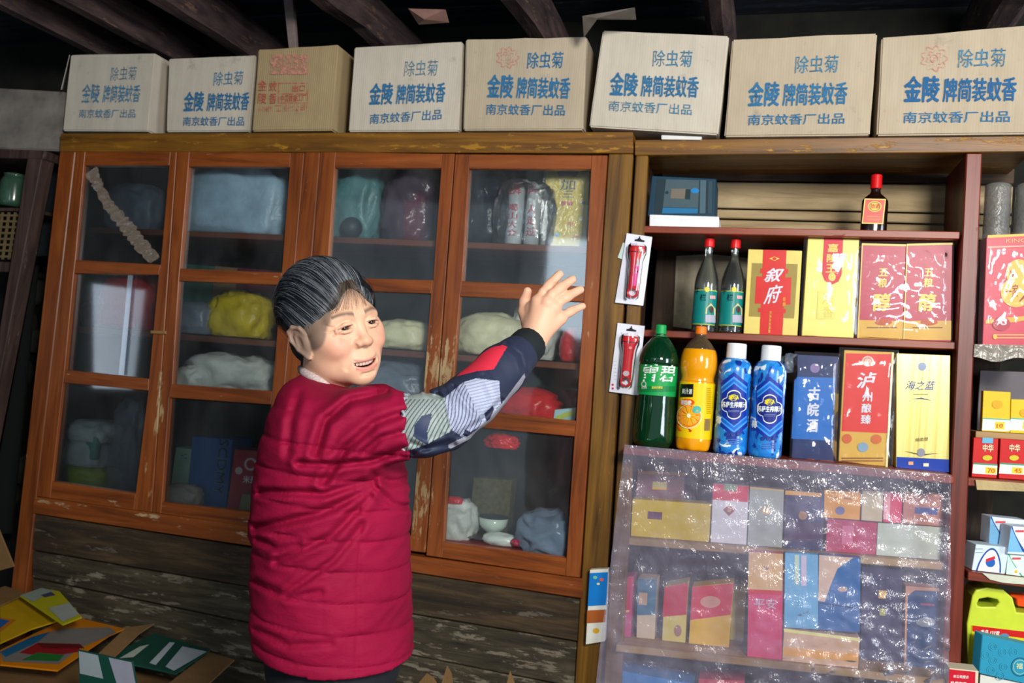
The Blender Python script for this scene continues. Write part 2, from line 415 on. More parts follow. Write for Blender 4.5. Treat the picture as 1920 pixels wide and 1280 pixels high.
# stick and hanging scraps under the ceiling
st = obj('wooden_stick', *prism_pts([P(541, 92, 0.1), P(555, 92, 0.1), P(548, -10, 0.1), P(530, -10, 0.1)], (0, 0.02, 0)), paint('#7a6a66', .8, .2, 30, .4), bevel=.002)
tag(st, 'thin upright wooden stick behind the corrugated tan box', 'stick')
def scrap(px, Y, mat, label, th=0.004):
    return obj('bark_scrap', *prism_pts([P(x, y, Y)+np.array([0, 0.05*(i % 2), 0]) for i, (x, y) in enumerate(px)], (0, th, 0)), mat, ce)
scrap([(1092, 30), (1110, 22), (1190, 14), (1188, 22), (1120, 34), (1088, 56)], -0.15, paint('#5e564e', .8, .2), 'curled grey scrap of bark hanging over the gap between boxes')
scrap([(765, 16), (785, 14), (835, 18), (830, 28), (795, 36), (772, 32)], -0.2, paint('#7a5a50', .8, .2), 'pale pinkish scrap stuck on the dark ceiling')

# ================================================================ LEFT GLASS CABINET
cab = empty('glass_cabinet', (P(640, 900)[0], 0.2, 0))
tag(cab, 'tall red-brown wooden cabinet with four glazed doors behind the woman', 'cabinet')
def member(name, px, Y, dep, m, par, bev=0.002):
    return obj(name, *qprism(px, Y, dep), m, par, bevel=bev)
def ext(a, b, z):           # extend the pixel line a->b on plane Y=0 to height z, returns world point
    A, B = P(*a), P(*b); t = (z-A[2])/(B[2]-A[2]); return A+(B-A)*t
def post(name, l0, l1, r0, r1, zb, m, par, Y=0.0, dep=0.07, zt=None):
    pts = [ext(l0, l1, P(*l0)[2] if zt is None else zt), ext(r0, r1, P(*r0)[2] if zt is None else zt), ext(r0, r1, zb), ext(l0, l1, zb)]
    for p in pts: p[1] = Y
    return obj(name, *prism_pts(pts, (0, dep, 0)), m, par, bevel=0.003)
member('top_rail', [(113, 250), (1187, 247), (1187, 287), (112, 284)], 0.0, 0.06, W_OCH_H, cab)
post('post', (112, 284), (39, 935), (141, 284), (68, 930), 0.0, W_RED_V, cab)
post('post', (571, 285), (510, 985), (600, 285), (545, 990), 0.80, W_RED_V, cab, dep=0.05)
post('post', (1141, 288), (1090, 1085), (1187, 288), (1137, 1085), 0.0, W_OCH_V, cab)
post('post', (1166, 300), (1128, 1085), (1186.5, 300), (1137, 1085), 0.0, W_OCH_V, cab, Y=0.34, dep=.05)
member('bottom_rail', [(64, 931), (470, 986), (771, 1041), (1092, 1085), (1092, 1122), (771, 1072), (475, 1024), (60, 962)], -0.004, 0.06, W_RED_H, cab)
# the weathered planks below the doors
LJ = [(962, 1027, 1122), (1032, 1102, 1205), (1084, 1170, 1292), (1150, 1240, 1375), (1225, 1325, 1465), (1300, 1405, 1550)]
for i in range(5):
    a, b = LJ[i], LJ[i+1]
    dy = 0.004*((i*7) % 3)
    member('plank', [(60, a[0]+1), (475, a[1]+1), (1092, a[2]+1), (1092, b[2]-1.5), (475, b[1]-1.5), (60, b[0]-1.5)], 0.008+dy, 0.03, W_PLANK if i != 0 else W_PLANK2, cab, 0.003)
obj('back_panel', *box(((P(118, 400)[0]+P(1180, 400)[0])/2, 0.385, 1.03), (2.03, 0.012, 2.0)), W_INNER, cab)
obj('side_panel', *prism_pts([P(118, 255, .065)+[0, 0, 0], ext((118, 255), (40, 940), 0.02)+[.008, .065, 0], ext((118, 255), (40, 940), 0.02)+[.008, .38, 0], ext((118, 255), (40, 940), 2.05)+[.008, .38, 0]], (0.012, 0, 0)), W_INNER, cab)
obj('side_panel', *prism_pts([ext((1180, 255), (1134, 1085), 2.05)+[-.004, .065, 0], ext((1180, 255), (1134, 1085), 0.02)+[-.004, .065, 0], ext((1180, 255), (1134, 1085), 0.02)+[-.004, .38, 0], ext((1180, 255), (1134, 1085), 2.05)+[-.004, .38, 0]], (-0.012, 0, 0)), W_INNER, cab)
obj('top_board', *prism_pts([P(115, 250)+[0, .06, 0], P(1186, 247)+[0, .06, 0], P(1186, 247)+[0, .39, 0], P(115, 250)+[0, .39, 0]], (0, 0, -0.018)), W_OCH_H, cab)
SH = {1: ((140, 424), (1118, 463)), 2: ((124, 610), (1098, 682)), 3: ((106, 708), (1090, 806)), 4: ((80, 918), (1080, 1052))}
YS = 0.045
def shelf_z(k, x):           # height of the top of shelf k at world x
    (a, b) = SH[k]; A, B = P(*a, YS), P(*b, YS); return A[2]+(B[2]-A[2])*(x-A[0])/(B[0]-A[0])
for k, (a, b) in SH.items():
    A, B = P(*a, YS), P(*b, YS); t = 0.02
    obj('shelf', *prism_pts([A, B, B+[0, .33, 0], A+[0, .33, 0]], (0, 0, -t)), W_SHELFIN, cab, bevel=.002)
# doors
def bil(q, u, v):
    q = [np.array(p, float) for p in q]; return (q[0]*(1-u)+q[1]*u)*(1-v)+(q[3]*(1-u)+q[2]*u)*v
DOORS = [
 dict(o=[(142, 284), (331, 284), (284, 960), (69, 930)], p=[[(157, 310), (317, 310), (301, 496), (141, 487)], [(138, 512), (297, 515), (279, 710), (121, 693)], [(118, 717), (278, 732), (254, 925), (97, 902)]]),
 dict(o=[(333, 284), (570, 286), (511, 992), (286, 960)], p=[[(353, 312), (543, 313), (528, 511), (337, 503)], [(335, 526), (527, 534), (510, 733), (323, 720)], [(317, 745), (508, 758), (490, 962), (303, 941)]]),
 dict(o=[(601, 285), (852, 288), (797, 1036), (547, 1002)], p=[[(627, 314), (827, 315), (812, 525), (613, 520)], [(612, 542), (808, 550), (791, 766), (597, 748)], [(594, 772), (789, 791), (770, 1004), (575, 978)]]),
 dict(o=[(854, 289), (1139, 291), (1087, 1083), (799, 1041)], p=[[(879, 316), (1108, 317), (1096, 537), (866, 527)], [(862, 555), (1094, 566), (1080, 789), (846, 765)], [(843, 796), (1077, 818), (1062, 1046), (831, 1016)]]),
]
YD = -0.004
for di, dd in enumerate(DOORS):
    o, ps = dd['o'], dd['p']; mb = MB()
    # stiles (vertical) then rails
    Ls = [ps[0][0], ps[0][3], ps[1][0], ps[1][3], ps[2][0], ps[2][3]]; Rs = [ps[0][1], ps[0][2], ps[1][1], ps[1][2], ps[2][1], ps[2][2]]
    dep = 0.026
    def onl(a, b, y): return (a[0]+(b[0]-a[0])*(y-a[1])/(b[1]-a[1]), y)
    stL = [o[0]]+[onl(ps[0][0], ps[2][3], o[0][1])]+Ls+[onl(ps[0][0], ps[2][3], o[3][1]+(ps[2][3][0]-o[3][0])*0.14)]+[o[3]]
    stR = [onl(ps[0][1], ps[2][2], o[1][1]), o[1], o[2], onl(ps[0][1], ps[2][2], o[2][1]-(o[2][0]-ps[2][2][0])*0.14)]+Rs[::-1]
    for q in (stL, stR):
        v, f = qprism(q, YD, dep); mb.add(v, f, 0)
    yT = (stL[1], stR[0]); yB = (stL[-2], stR[3])
    for q in ([yT[0], yT[1], ps[0][1], ps[0][0]], [ps[0][3], ps[0][2], ps[1][1], ps[1][0]], [ps[1][3], ps[1][2], ps[2][1], ps[2][0]], [ps[2][3], ps[2][2], yB[1], yB[0]]):
        v, f = qprism(q, YD+0.001, dep-0.002); mb.add(v, f, 1)
    door = mb.out('door', [W_RED_V, W_RED_H], cab, bevel=0.0015)
    for pi, q in enumerate(ps):
        gl = obj('glass_pane', *qprism([(q[0][0]-3, q[0][1]-3), (q[1][0]+3, q[1][1]-3), (q[2][0]+3, q[2][1]+3), (q[3][0]-3, q[3][1]+3)], 0.008+0.004*((di*3+pi) % 2), 0.003), GLASS, door)
TAPE = clearmat('old_yellow_tape', (0.95, .93, .85), 0.2, 0.15, 0.35, '#a8927a', 0.8, 90)
# broken pane mended with crumpled clear tape, upper left
mb = MB(); rt = random.Random(5)
pa = [(172, 320), (186, 350), (205, 385), (235, 420), (262, 455), (292, 488)]; wdt = [12, 9, 10, 12, 13, 11]
v = []; n = 40
for i in range(n+1):
    t = i/n*(len(pa)-1); k = min(int(t), len(pa)-2); u = t-k
    x = pa[k][0]*(1-u)+pa[k+1][0]*u; y = pa[k][1]*(1-u)+pa[k+1][1]*u; wd = (wdt[k]*(1-u)+wdt[k+1]*u)*(0.8+0.5*rt.random())
    for s_ in (-1, -0.33, 0.33, 1):
        p = P(x+s_*wd*0.8, y-s_*wd*0.55, 0.006); p[1] -= 0.001+0.005*rt.random(); v.append(p)
f = [(i*4+k, i*4+k+1, (i+1)*4+k+1, (i+1)*4+k) for i in range(n) for k in range(3)]
tp = obj('mending_tape', v, f, TAPE, bpy.data.objects['door'] if 'door' in bpy.data.objects else cab)
tp['label'] = 'crumpled clear tape over a diagonal crack'
dn = bpy.data.objects['door']
obj('pane_joint_strip', *qprism([(240, 516), (249, 516), (232, 703), (222, 702)], 0.0055, 0.0012), clearmat('glass_strip', (.9, .95, 1), .2, .1, .25, '#c8d8e8'), dn)
for (x, y, ww, hh) in [(296, 622, 14, 3)]:
    obj('latch', *qprism([(x-ww, y-hh), (x+ww, y-hh+1), (x+ww, y+hh+1), (x-ww, y+hh)], -0.012, 0.009), paint('#8a6a3a', .5), cab, bevel=.001)

# ================================================================ RIGHT OPEN SHELF UNIT
un = empty('open_shelf_unit', (P(1500, 900)[0], 0.18, 0))
tag(un, 'open wooden shelf unit with ochre top rail holding bottles and gift boxes', 'shelf')
member('top_rail', [(1190, 262), (1960, 254), (1960, 284), (1190, 291)], 0.0, 0.06, W_OCH_H, un)
post('post', (1192, 291), (1159, 835), (1215, 291), (1187, 835), 0.0, W_OCH_V, un, dep=0.03)
post('post', (1812, 287), (1786, 830), (1842, 287), (1819, 830), 0.0, W_DARKRED_V, un, dep=0.06)
RS = {1: ((1205, 423), (1800, 434), 13), 2: ((1194, 617), (1796, 641), 14), 3: ((1168, 838), (1790, 892), 15), 4: ((1165, 1007), (1786, 1056), 13), 5: ((1155, 1208), (1786, 1275), 14)}
YF = {1: .004, 2: .022, 3: -.100, 4: .03, 5: -.03}
def rz(k, x):
    a, b, _ = RS[k]; A, B = P(*a, YF[k]), P(*b, YF[k]); return A[2]+(B[2]-A[2])*(x-A[0])/(B[0]-A[0])
for k, (a, b, t) in RS.items():
    A, B = P(*a, YF[k]), P(*b, YF[k]); T = 0.02; dp = .33-YF[k]
    obj('shelf', *prism_pts([A, B, B+[0, dp, 0], A+[0, dp, 0]], (0, 0, -T)), W_DARKRED_H if k < 4 else W_TAN, un, bevel=.002)
RB = {1: ((1838, 646), (1960, 652)), 2: ((1816, 895), (1960, 904)), 3: ((1816, 1072), (1960, 1090)), 4: ((1812, 1306), (1960, 1338))}
def bz(k, x):
    a, b = RB[k]; A, B = P(*a), P(*b); return A[2]+(B[2]-A[2])*(x-A[0])/(B[0]-A[0])
for k, (a, b) in RB.items():
    A, B = P(*a), P(*b); A[1] = B[1] = 0.006
    obj('shelf', *prism_pts([A, B, B+[0, .33, 0], A+[0, .33, 0]], (0, 0, -0.022)), W_DARKRED_H, un, bevel=.002)
def xat(px, py): return P(px, py)[0]
XL, XR = xat(1200, 500), xat(1960, 500)
# back boards (pale in the top bay), side panels
for (y0, y1, m, dy) in [(288, 312, W_BACKD, 0.0), (313, 342, W_BACKD, -.006), (343, 394, W_BACKB, 0), (396, 414, W_BACKB, -.004), (415, 440, W_BACKB, .003)]:
    z0, z1 = P(1500, y0, .35)[2], P(1500, y1, .35)[2]
    obj('back_board', *box(((XL+XR)/2, 0.352+dy, (z0+z1)/2), (XR-XL, 0.016, z0-z1-0.003)), m, un, bevel=.003)
zt = P(1500, 441, .35)[2]; bw = (XR-XL)/9
for i in range(9):
    m = W_BACKD
    obj('back_board', *box((XL+bw*(i+.5), 0.352+.004*(i % 3), zt/2), (bw-0.004, 0.014, zt)), wood('back_board_vertical', ('#150f0b', '#2e221a', '#4a382a'), 'z', 12, 9, None, .3, (), .9, .8), un, bevel=.003)
cp = obj('plaster_patch', *prism_pts([P(1268, 480, .34), P(1330, 476, .34), P(1424, 486, .34), P(1424, 616, .34), P(1340, 622, .34), P(1262, 612, .34)], (0, .006, 0)), paint('#8a8270', .9, .3, 14, .6), un)
for (a, b) in (((1200, 291), (1165, 835)),):
    obj('side_panel', *prism_pts([ext(a, b, 2.02)+[-.014, .03, 0], ext(a, b, 0.02)+[-.014, .03, 0], ext(a, b, 0.02)+[-.014, .35, 0], ext(a, b, 2.02)+[-.014, .35, 0]], (0.012, 0, 0)), wood('side_board', ('#2a1610', '#4a2a1c', '#5e3a28'), 'z', 12, 9, None, .3, (), .8, .5), un)
a, b = (1830, 287), (1804, 830)
obj('divider', *prism_pts([ext(a, b, 2.02)+[-.007, .06, 0], ext(a, b, 0.02)+[-.007, .06, 0], ext(a, b, 0.02)+[-.007, .34, 0], ext(a, b, 2.02)+[-.007, .34, 0]], (0.014, 0, 0)), W_DARKRED_V, un)
obj('top_board', *prism_pts([P(1190, 262)+[0, .06, 0], P(1960, 254)+[0, .06, 0], P(1960, 254)+[0, .36, 0], P(1190, 262)+[0, .36, 0]], (0, 0, -0.016)), W_OCH_H, un)

# ================================================================ FAR LEFT CUPBOARD (only its corner shows)
lc = empty('old_cupboard', (P(-60, 600, -.02)[0], .15, 0))
tag(lc, 'worn dark cupboard with leaning front post at the left edge', 'cupboard')
LW = wood('worn_left_cupboard', ('#241814', '#43302a', '#5c4840'), 'z', 14, 16, ('#7a6a60', '#3a2018'), 0.28, (), .7, .6)
pts = [ext((52, 290), (-5, 640), P(52, 290)[2]), ext((80, 290), (12, 640), P(80, 290)[2]), ext((80, 290), (12, 640), 0.0), ext((52, 290), (-5, 640), 0.0)]
obj('post', *prism_pts(pts, (0, .06, 0)), LW, lc, bevel=.003)
member('top_rail', [(-160, 272), (84, 282), (80, 298), (-160, 292)], -.002, .3, LW, lc)
member('rail', [(-160, 484), (40, 492), (36, 510), (-160, 506)], 0.004, .03, LW, lc)
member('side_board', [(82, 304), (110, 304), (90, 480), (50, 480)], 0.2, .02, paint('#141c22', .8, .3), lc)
# perforated panel: real holes as dark studs in a lattice of bars
mb = MB()
for i in range(14):
    x = -130+i*12; a = [(x, 398), (x+4, 398), (x-8, 486), (x-12, 486)]; mb.add(*qprism(a, .012, .004))
for j in range(8):
    y = 400+j*11; mb.add(*qprism([(-140, y), (45, y+2), (44, y+6), (-140, y+4)], .010, .004))
mb.out('lattice', paint('#6a5a3a', .6), lc)
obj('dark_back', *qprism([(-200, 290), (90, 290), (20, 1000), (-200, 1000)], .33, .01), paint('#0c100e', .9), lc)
gj = obj('glass_jar', *lathe(P(24, 388, .12)+[0, 0, 0], smooth_prof([(.045, 0), (.052, .02), (.05, .09), (.04, .115), (.042, .125)]), 24), paint('#3c5a48', .2, .2, coat=.5), smooth=True)
tag(gj, 'dim green jar inside the far left cupboard', 'jar')
lb = obj('jar_shelf', *qprism([(-160, 388), (60, 390), (58, 396), (-160, 394)], .02, .28), LW, lc)
# ================================================================ CARDBOARD BOXES ALONG THE TOP
def cardmat(name, c1, c2, vert=True, rib=0.5, rough=0.85):
    T = NT(name); v = posn(T); n = noisen(T, v, 5, 5, 0.65); n2 = noisen(T, posn(T, (1, 1, 0.12)), 30, 4, .7)
    c = mixc(T, n, c1, c2); c = mixc(T, 0.5, c, rampn(T, n2, [(0.3, .42), (0.7, .58)]), 'OVERLAY')
    dirt = rampn(T, noisen(T, v, 11, 6, .7), [(0.60, 0.0), (0.75, 0.6)]); c = mixc(T, dirt, c, '#7a7062')
    wv = T.n('ShaderNodeTexWave'); wv.bands_direction = 'X'; wv.inputs['Scale'].default_value = 42; wv.inputs['Distortion'].default_value = 0.4; T.l(v, wv.inputs['Vector'])
    h = mathn(T, 'ADD', mathn(T, 'MULTIPLY', wv.outputs['Fac'], rib), noisen(T, v, 60, 3))
    return T.out(prin(T, c, rough, 0, bumpn(T, h, 0.35, 0.0012), 0.3))
CB_W = cardmat('whitish_carton_board', '#c9c2b4', '#b3a896', rib=.35)
CB_G = cardmat('grey_beige_carton_board', '#b7aa96', '#a4957c', rib=.35)
CB_T = cardmat('corrugated_tan_board', '#ac9874', '#94805c', rib=1.0)
CB_B = cardmat('brown_carton_board', '#8a6a42', '#6e5232', rib=.4)
def inkmat(name, h, fade):
    T = NT(name); n = noisen(T, posn(T), 60, 5, .75)
    al = rampn(T, n, [(fade-0.05, 0.08), (fade+0.07, 0.92)])
    tr = T.n('ShaderNodeBsdfTransparent'); m = T.n('ShaderNodeMixShader'); T.l(al, m.inputs[0]); T.l(tr.outputs[0], m.inputs[1])
    T.l(prin(T, h, 0.8), m.inputs[2]); return T.out(m.outputs[0])
INK = inkmat('blue_stencil_ink', '#2a6c98', 0.42); INKF = inkmat('faded_blue_stencil_ink', '#4a86a8', 0.50); INKV = inkmat('very_faded_blue_ink', '#6a98b0', 0.56)
INKR = inkmat('faded_red_ink', '#c05a48', 0.50); INKP = inkmat('pale_pink_ink', '#c88878', 0.50)
INKD = inkmat('dark_blue_stencil_ink', '#1f5c8c', 0.37)
def topz(x):
    A, B = (P(113, 250), P(1187, 247)) if x < P(1188, 255)[0] else (P(1190, 262), P(1960, 254))
    return A[2]+(B[2]-A[2])*(x-A[0])/(B[0]-A[0]) if x > P(112, 250)[0] else -9
def carton(q, Y, depth, m, label, side_off=0.0, group='cartons along the top of the shelves', flap=None):
    pts = [P(x, y, Y) for x, y in q]
    for i in (2, 3): pts[i][2] = max(pts[i][2], topz(pts[i][0])+.002)+(.004 if q[0][0] == 1130 else 0)
    v, f = prism_pts(pts, (side_off, depth, 0))
    # subdivide slightly and sag for a used look
    bm = bmesh.new(); vs = [bm.verts.new(p) for p in v]
    for a in f: bm.faces.new([vs[i] for i in a])
    bmesh.ops.recalc_face_normals(bm, faces=bm.faces)
    bmesh.ops.bevel(bm, geom=list(bm.edges), offset=0.004, segments=2, affect='EDGES')
    bmesh.ops.subdivide_edges(bm, edges=[e for e in bm.edges if e.calc_length() > .08], cuts=5, use_grid_fill=True)
    for w_ in bm.verts:
        edge = abs(w_.co.y-Y) < 0.001
        n = mnoise.noise(w_.co*7+Vector((q[0][0], 0, 0)))
        top = w_.co.z > max(p[2] for p in pts)-0.02
        w_.co.y += 0.0012*n if edge else 0
        if top: w_.co.z += 0.0025*mnoise.noise(w_.co*14)-0.001
        w_.co.x += 0.002*mnoise.noise(w_.co*9+Vector((3, 1, 4))) if not edge else 0.001*n
    vv = [tuple(p.co) for p in bm.verts]; bm.verts.index_update(); ff = [[p.index for p in a.verts] for a in bm.faces]; bm.free()
    o = obj('cardboard_box', vv, ff, m, smooth=False); tag(o, label, 'box', group); return o
def stencil(o, Y, big, l1, l2, l3, flower=None):
    p = Print(Y-0.0012)
    if l1: p.text('除虫菊', l1[0], l1[1], l1[2], l1[3], 0.012)
    if l2:
        (x0, y0), (x1, y1), h, m = l2; s = (y1-y0)/(x1-x0); xm = x0+(x1-x0)*0.335
        p.text('金陵', (x0, y0), (xm-3, y0+s*(xm-x0)), h*1.12, m, 0.045, 0.0)
        p.text('牌简装蚊香', (xm+3, y0+s*(xm-x0)), (x1, y1), h, m, 0.035)
    if l3: p.text('南京蚊香厂出品', l3[0], l3[1], l3[2], l3[3], 0.012)
    if flower:
        x, y, r = flower; p.ring(x, y, r, r*.95, 3, INKP, 48, 9, .14); p.ring(x, y, r*.62, r*.6, 2.5, INKP, 48, 9, .16); p.ring(x, y, r*.34, r*.34, 2, INKP); p.text('上', (x-r*.2, y+r*.18), (x+r*.2, y+r*.18), r*.4, INKP)
    p.done(o, 'stencil_print')
YB = -0.005
b = carton([(132, 102), (291, 99), (277, 246), (117, 245)], YB+.01, .30, CB_W, 'pale carton with faded blue stencil at left end of row')
stencil(b, YB+.01, 0, ((207, 152), (255, 150), 26, INKV), ((152, 194), (262, 192), 33, INKF), ((148, 221), (254, 221), 16, INKF))
obj('flap', *prism_pts([P(130, 103, YB+.012), P(114, 168, YB-.02), P(118, 168, YB+.08), P(130, 103, YB+.2)], (0.003, 0, 0.0)), CB_W, b)
b = carton([(316, 110), (479, 102), (466, 246), (311, 247)], YB+.02, .28, CB_W, 'grey-white blue-lettered carton left of the tan corrugated box')
stencil(b, YB+.02, 0, ((400, 161), (455, 159), 26, INKF), ((343, 210), (466, 207), 34, INK), ((343, 236), (458, 236), 17, INK))
b = carton([(484, 92), (634, 83), (622, 244), (472, 246)], YB-.005, .30, CB_T, 'tan corrugated box with faded red print', side_off=.0)
p = Print(YB-.0065)
for (x0, y0, x1, y1) in [(522, 155, 577, 157), (522, 175, 577, 177), (522, 192, 577, 194), (522, 155, 524, 194), (576, 155, 578, 194)]: p.rect(x0, y0, x1, y1, INKR)
p.text('出口', (548, 173), (572, 172), 13, INKR, .03); p.text('中国蚊香工厂', (526, 191), (574, 190), 13, INKR, .02); p.text('工业公司', (515, 210), (576, 209), 14, INKR)
p.vtext('金陵', 492, 148, 196, 17, INKR, .02); p.vtext('蚊香', 512, 150, 196, 15, INKR, .02); p.text('小心轻放', (484, 210), (512, 209), 10, INKR)
p.rect(508, 102, 578, 140, INKP)
p.done(b, 'red_print')
b = carton([(664, 88), (867, 77), (860, 246), (653, 247)], YB, .28, CB_W, 'white carton with patchy blue lettering right of the tan box')
stencil(b, YB, 0, ((757, 144), (820, 142), 30, INKV), ((691, 198), (834, 192), 37, INK), ((693, 233), (828, 224), 19, INK))
b = carton([(873, 73), (1100, 68), (1092, 247), (868, 248)], YB-.01, .28, CB_G, 'beige carton with small pink flower emblem above the third and fourth doors')
stencil(b, YB-.01, 0, ((988, 129), (1055, 128), 31, INK), ((912, 184), (1068, 186), 40, INK), ((911, 215), (1059, 217), 20, INK), (953, 108, 20))
b = carton([(1130, 56), (1367, 67), (1346, 256), (1104, 240)], YB-.015, .28, CB_W, 'tilted white carton straddling the gap between cabinet and shelf unit')
stencil(b, YB-.015, 0, ((1223, 125), (1297, 126), 31, INKF), ((1142, 180), (1309, 184), 40, INK), ((1141, 208), (1297, 216), 20, INKF))
b = carton([(1373, 73), (1645, 61), (1631, 259), (1358, 260)], YB-.01, .28, CB_G, 'beige carton with plain blue lettering, second from right in the row')
stencil(b, YB-.01, 0, ((1490, 138), (1571, 136), 33, INKF), ((1401, 201), (1588, 196), 42, INK), ((1402, 235), (1583, 232), 20, INK))
b = carton([(1653, 70), (1950, 44), (1945, 256), (1644, 259)], YB-.005, .28, CB_G, 'large beige carton with worn pink emblem at right end of row')
stencil(b, YB-.005, 0, ((1796, 127), (1885, 125), 35, INKF), ((1693, 193), (1905, 190), 45, INKD), ((1693, 231), (1893, 229), 21, INK), (1752, 110, 24))
fb = obj('foam_block', *qprism([(1240, 253), (1316, 256), (1314, 262), (1240, 261)], -.01, .2), paint('#d8d8d4', .8, .06), bevel=.001)
tag(fb, 'flat white foam block under the tilted carton', 'foam block')
b = carton([(-120, 158), (121, 172), (112, 283), (-130, 273)], 0.03, .28, paint('#7c766e', .9, .35, 9, .5), 'dusty plain grey box on top of the far left cupboard', group=None)

# ================================================================ LUMPY BAGS AND PARCELS
def lumpy(name, c, size, mat, seed=0, crumple=0.12, freq=2.2, flat=0.75, sub=4, knot=None, lean=0.0, parent=None, sq=0.8, fine=0.04):
    bm = bmesh.new(); bmesh.ops.create_icosphere(bm, subdivisions=sub, radius=1.0)
    sx, sy, sz = size; v = []
    for q in bm.verts:
        n = Vector((seed*7.3, seed*3.1, seed*1.7)); p = q.co.copy()
        e = sq; p = Vector([math.copysign(abs(a)**e, a) for a in p])     # squarer than a ball
        k = 1+crumple*(1-2*abs(mnoise.noise(q.co*freq+n)))+fine*(1-2*abs(mnoise.noise(q.co*freq*3.3+n)))
        p = p*k
        if p.z < -flat: p.z = -flat
        if knot and q.co.z > 0.75:
            t = (q.co.z-0.75)/0.25; s_ = 1-0.85*min(1, t*1.6); p.x *= s_; p.y *= s_; p.z += knot*t
        v.append((c[0]+p.x*sx/2+lean*p.z*sz/2, c[1]+p.y*sy/2, c[2]+0.001+(p.z+flat)*sz/(1+flat)))
    f = [[a.index for a in g.verts] for g in bm.faces]; bm.free()
    return obj(name, v, f, mat, parent, smooth=True)
def shpos(k, px, py, Y):      # rest on cabinet shelf k under pixel column px at depth Y
    w_ = P(px, py, Y); return np.array([w_[0], Y, shelf_z(k, w_[0])+.004])
def baggy(name, k, px, py0, py1, wpx, Y, dep, mat, label, cat, seed, group=None, **kw):
    c = shpos(k, px, (py0+py1)/2, Y); top = P(px, py0, Y)[2]; wd = wpx*(P(px+1, py0, Y)[0]-P(px, py0, Y)[0])
    o = lumpy(name, c, (wd, dep, max(0.02, top-c[2])), mat, seed, **kw)
    return tag(o, label, cat, group)
def plasticbag(name, h, rough=0.35, trans=0.25, bump=0.9, scale=30):
    k = ('pbag', name)
    if k in MATS: return MATS[k]
    T = NT(name); v = posn(T); n = noisen(T, v, scale, 4, .55, 1.0)
    c = rampn(T, noisen(T, v, 9, 3), [(0.3, tuple(x*.75 for x in lin(h))), (0.7, tuple(min(1, x*1.15) for x in lin(h)))])
    s1 = prin(T, c, rough, 0, bumpn(T, n, bump, .004), .5)
    tr = T.n('ShaderNodeBsdfTransparent'); m = T.n('ShaderNodeMixShader'); m.inputs[0].default_value = trans; T.l(s1, m.inputs[1]); T.l(tr.outputs[0], m.inputs[2])
    MATS[k] = T.out(m.outputs[0]); return MATS[k]
B_BLUE = plasticbag('pale_blue_bag', '#a9c6dc', .35, .1); B_WHITE = plasticbag('white_bag', '#d6d8d2', .4, .05); B_CREAM = plasticbag('rice_bag', '#d8d2ae', .4, 0, .5, 60)
B_RED = plasticbag('red_bag', '#d8202c', .3, .05); B_YEL = plasticbag('yellow_bag', '#c8b018', .35, .0); B_CLR = plasticbag('clear_bag', '#8a94a0', .2, .55)
B_PUR = plasticbag('purple_clear_bag', '#5c4c5c', .2, .35); B_LIME = plasticbag('lime_bag', '#a8b814', .4, 0); B_DARK = plasticbag('dark_bag', '#2c3440', .25, .3); B_GREY = plasticbag('grey_bag', '#7a8698', .3, .2)
YI = 0.10
# door 1
baggy('plastic_bag', 1, 262, 352, 430, 90, .20, .16, B_GREY, 'greyish plastic bag behind the taped upper left pane', 'bag', 3, sq=.7)
baggy('red_parcel_bag', 2, 245, 517, 603, 74, .12, .15, B_RED, 'bright red knotted bag behind second pane of the first door', 'bag', 4, knot=.25, crumple=.2)
baggy('pink_packet', 2, 192, 560, 606, 52, .20, .12, plasticbag('dull_pink_bag', '#7a3a48', .4, .1), 'dull pink packet left of the bright red bag', 'packet', 5)
c = shpos(4, 172, 880, .14)
lb = lumpy('lime_bag', shpos(4, 168, 880, .14), (.20, .16, P(160, 868, .14)[2]-c[2]), B_LIME, 8, .15); tag(lb, 'lime yellow plastic bag under the white wrapped bundle', 'bag')
z0 = P(172, 872, .13)[2]
wbv = lumpy('white_bundle', (c[0]-.0, .13, z0), (.155, .14, P(172, 820, .13)[2]-z0), B_WHITE, 11, .1, sq=.6); tag(wbv, 'white cloth-like bundle tied in the middle, lower left pane', 'bundle')
obj('bundle_top', *(lambda o: ([tuple(Vector(q.co)+o.location) for q in o.data.vertices], [tuple(p_.vertices) for p_ in o.data.polygons]))(lumpy('tmp', (c[0]+.012, .13, P(172, 826, .13)[2]), (.165, .15, .075), B_WHITE, 13, .12, sq=.7)), B_WHITE, wbv, smooth=True)
bpy.data.objects.remove(bpy.data.objects['tmp'])
tg = lumpy('jade_patch', (c[0]+.055, .075, z0+.03), (.05, .03, .09), plasticbag('jade', '#5a9a86', .4, 0), 4); tag(tg, 'jade green packet tucked beside the white bundle', 'packet')
baggy('clear_bag', 4, 240, 764, 915, 50, .17, .1, B_CLR, 'tall clear crumpled bag right of the white bundle', 'bag', 15, crumple=.25, freq=3)
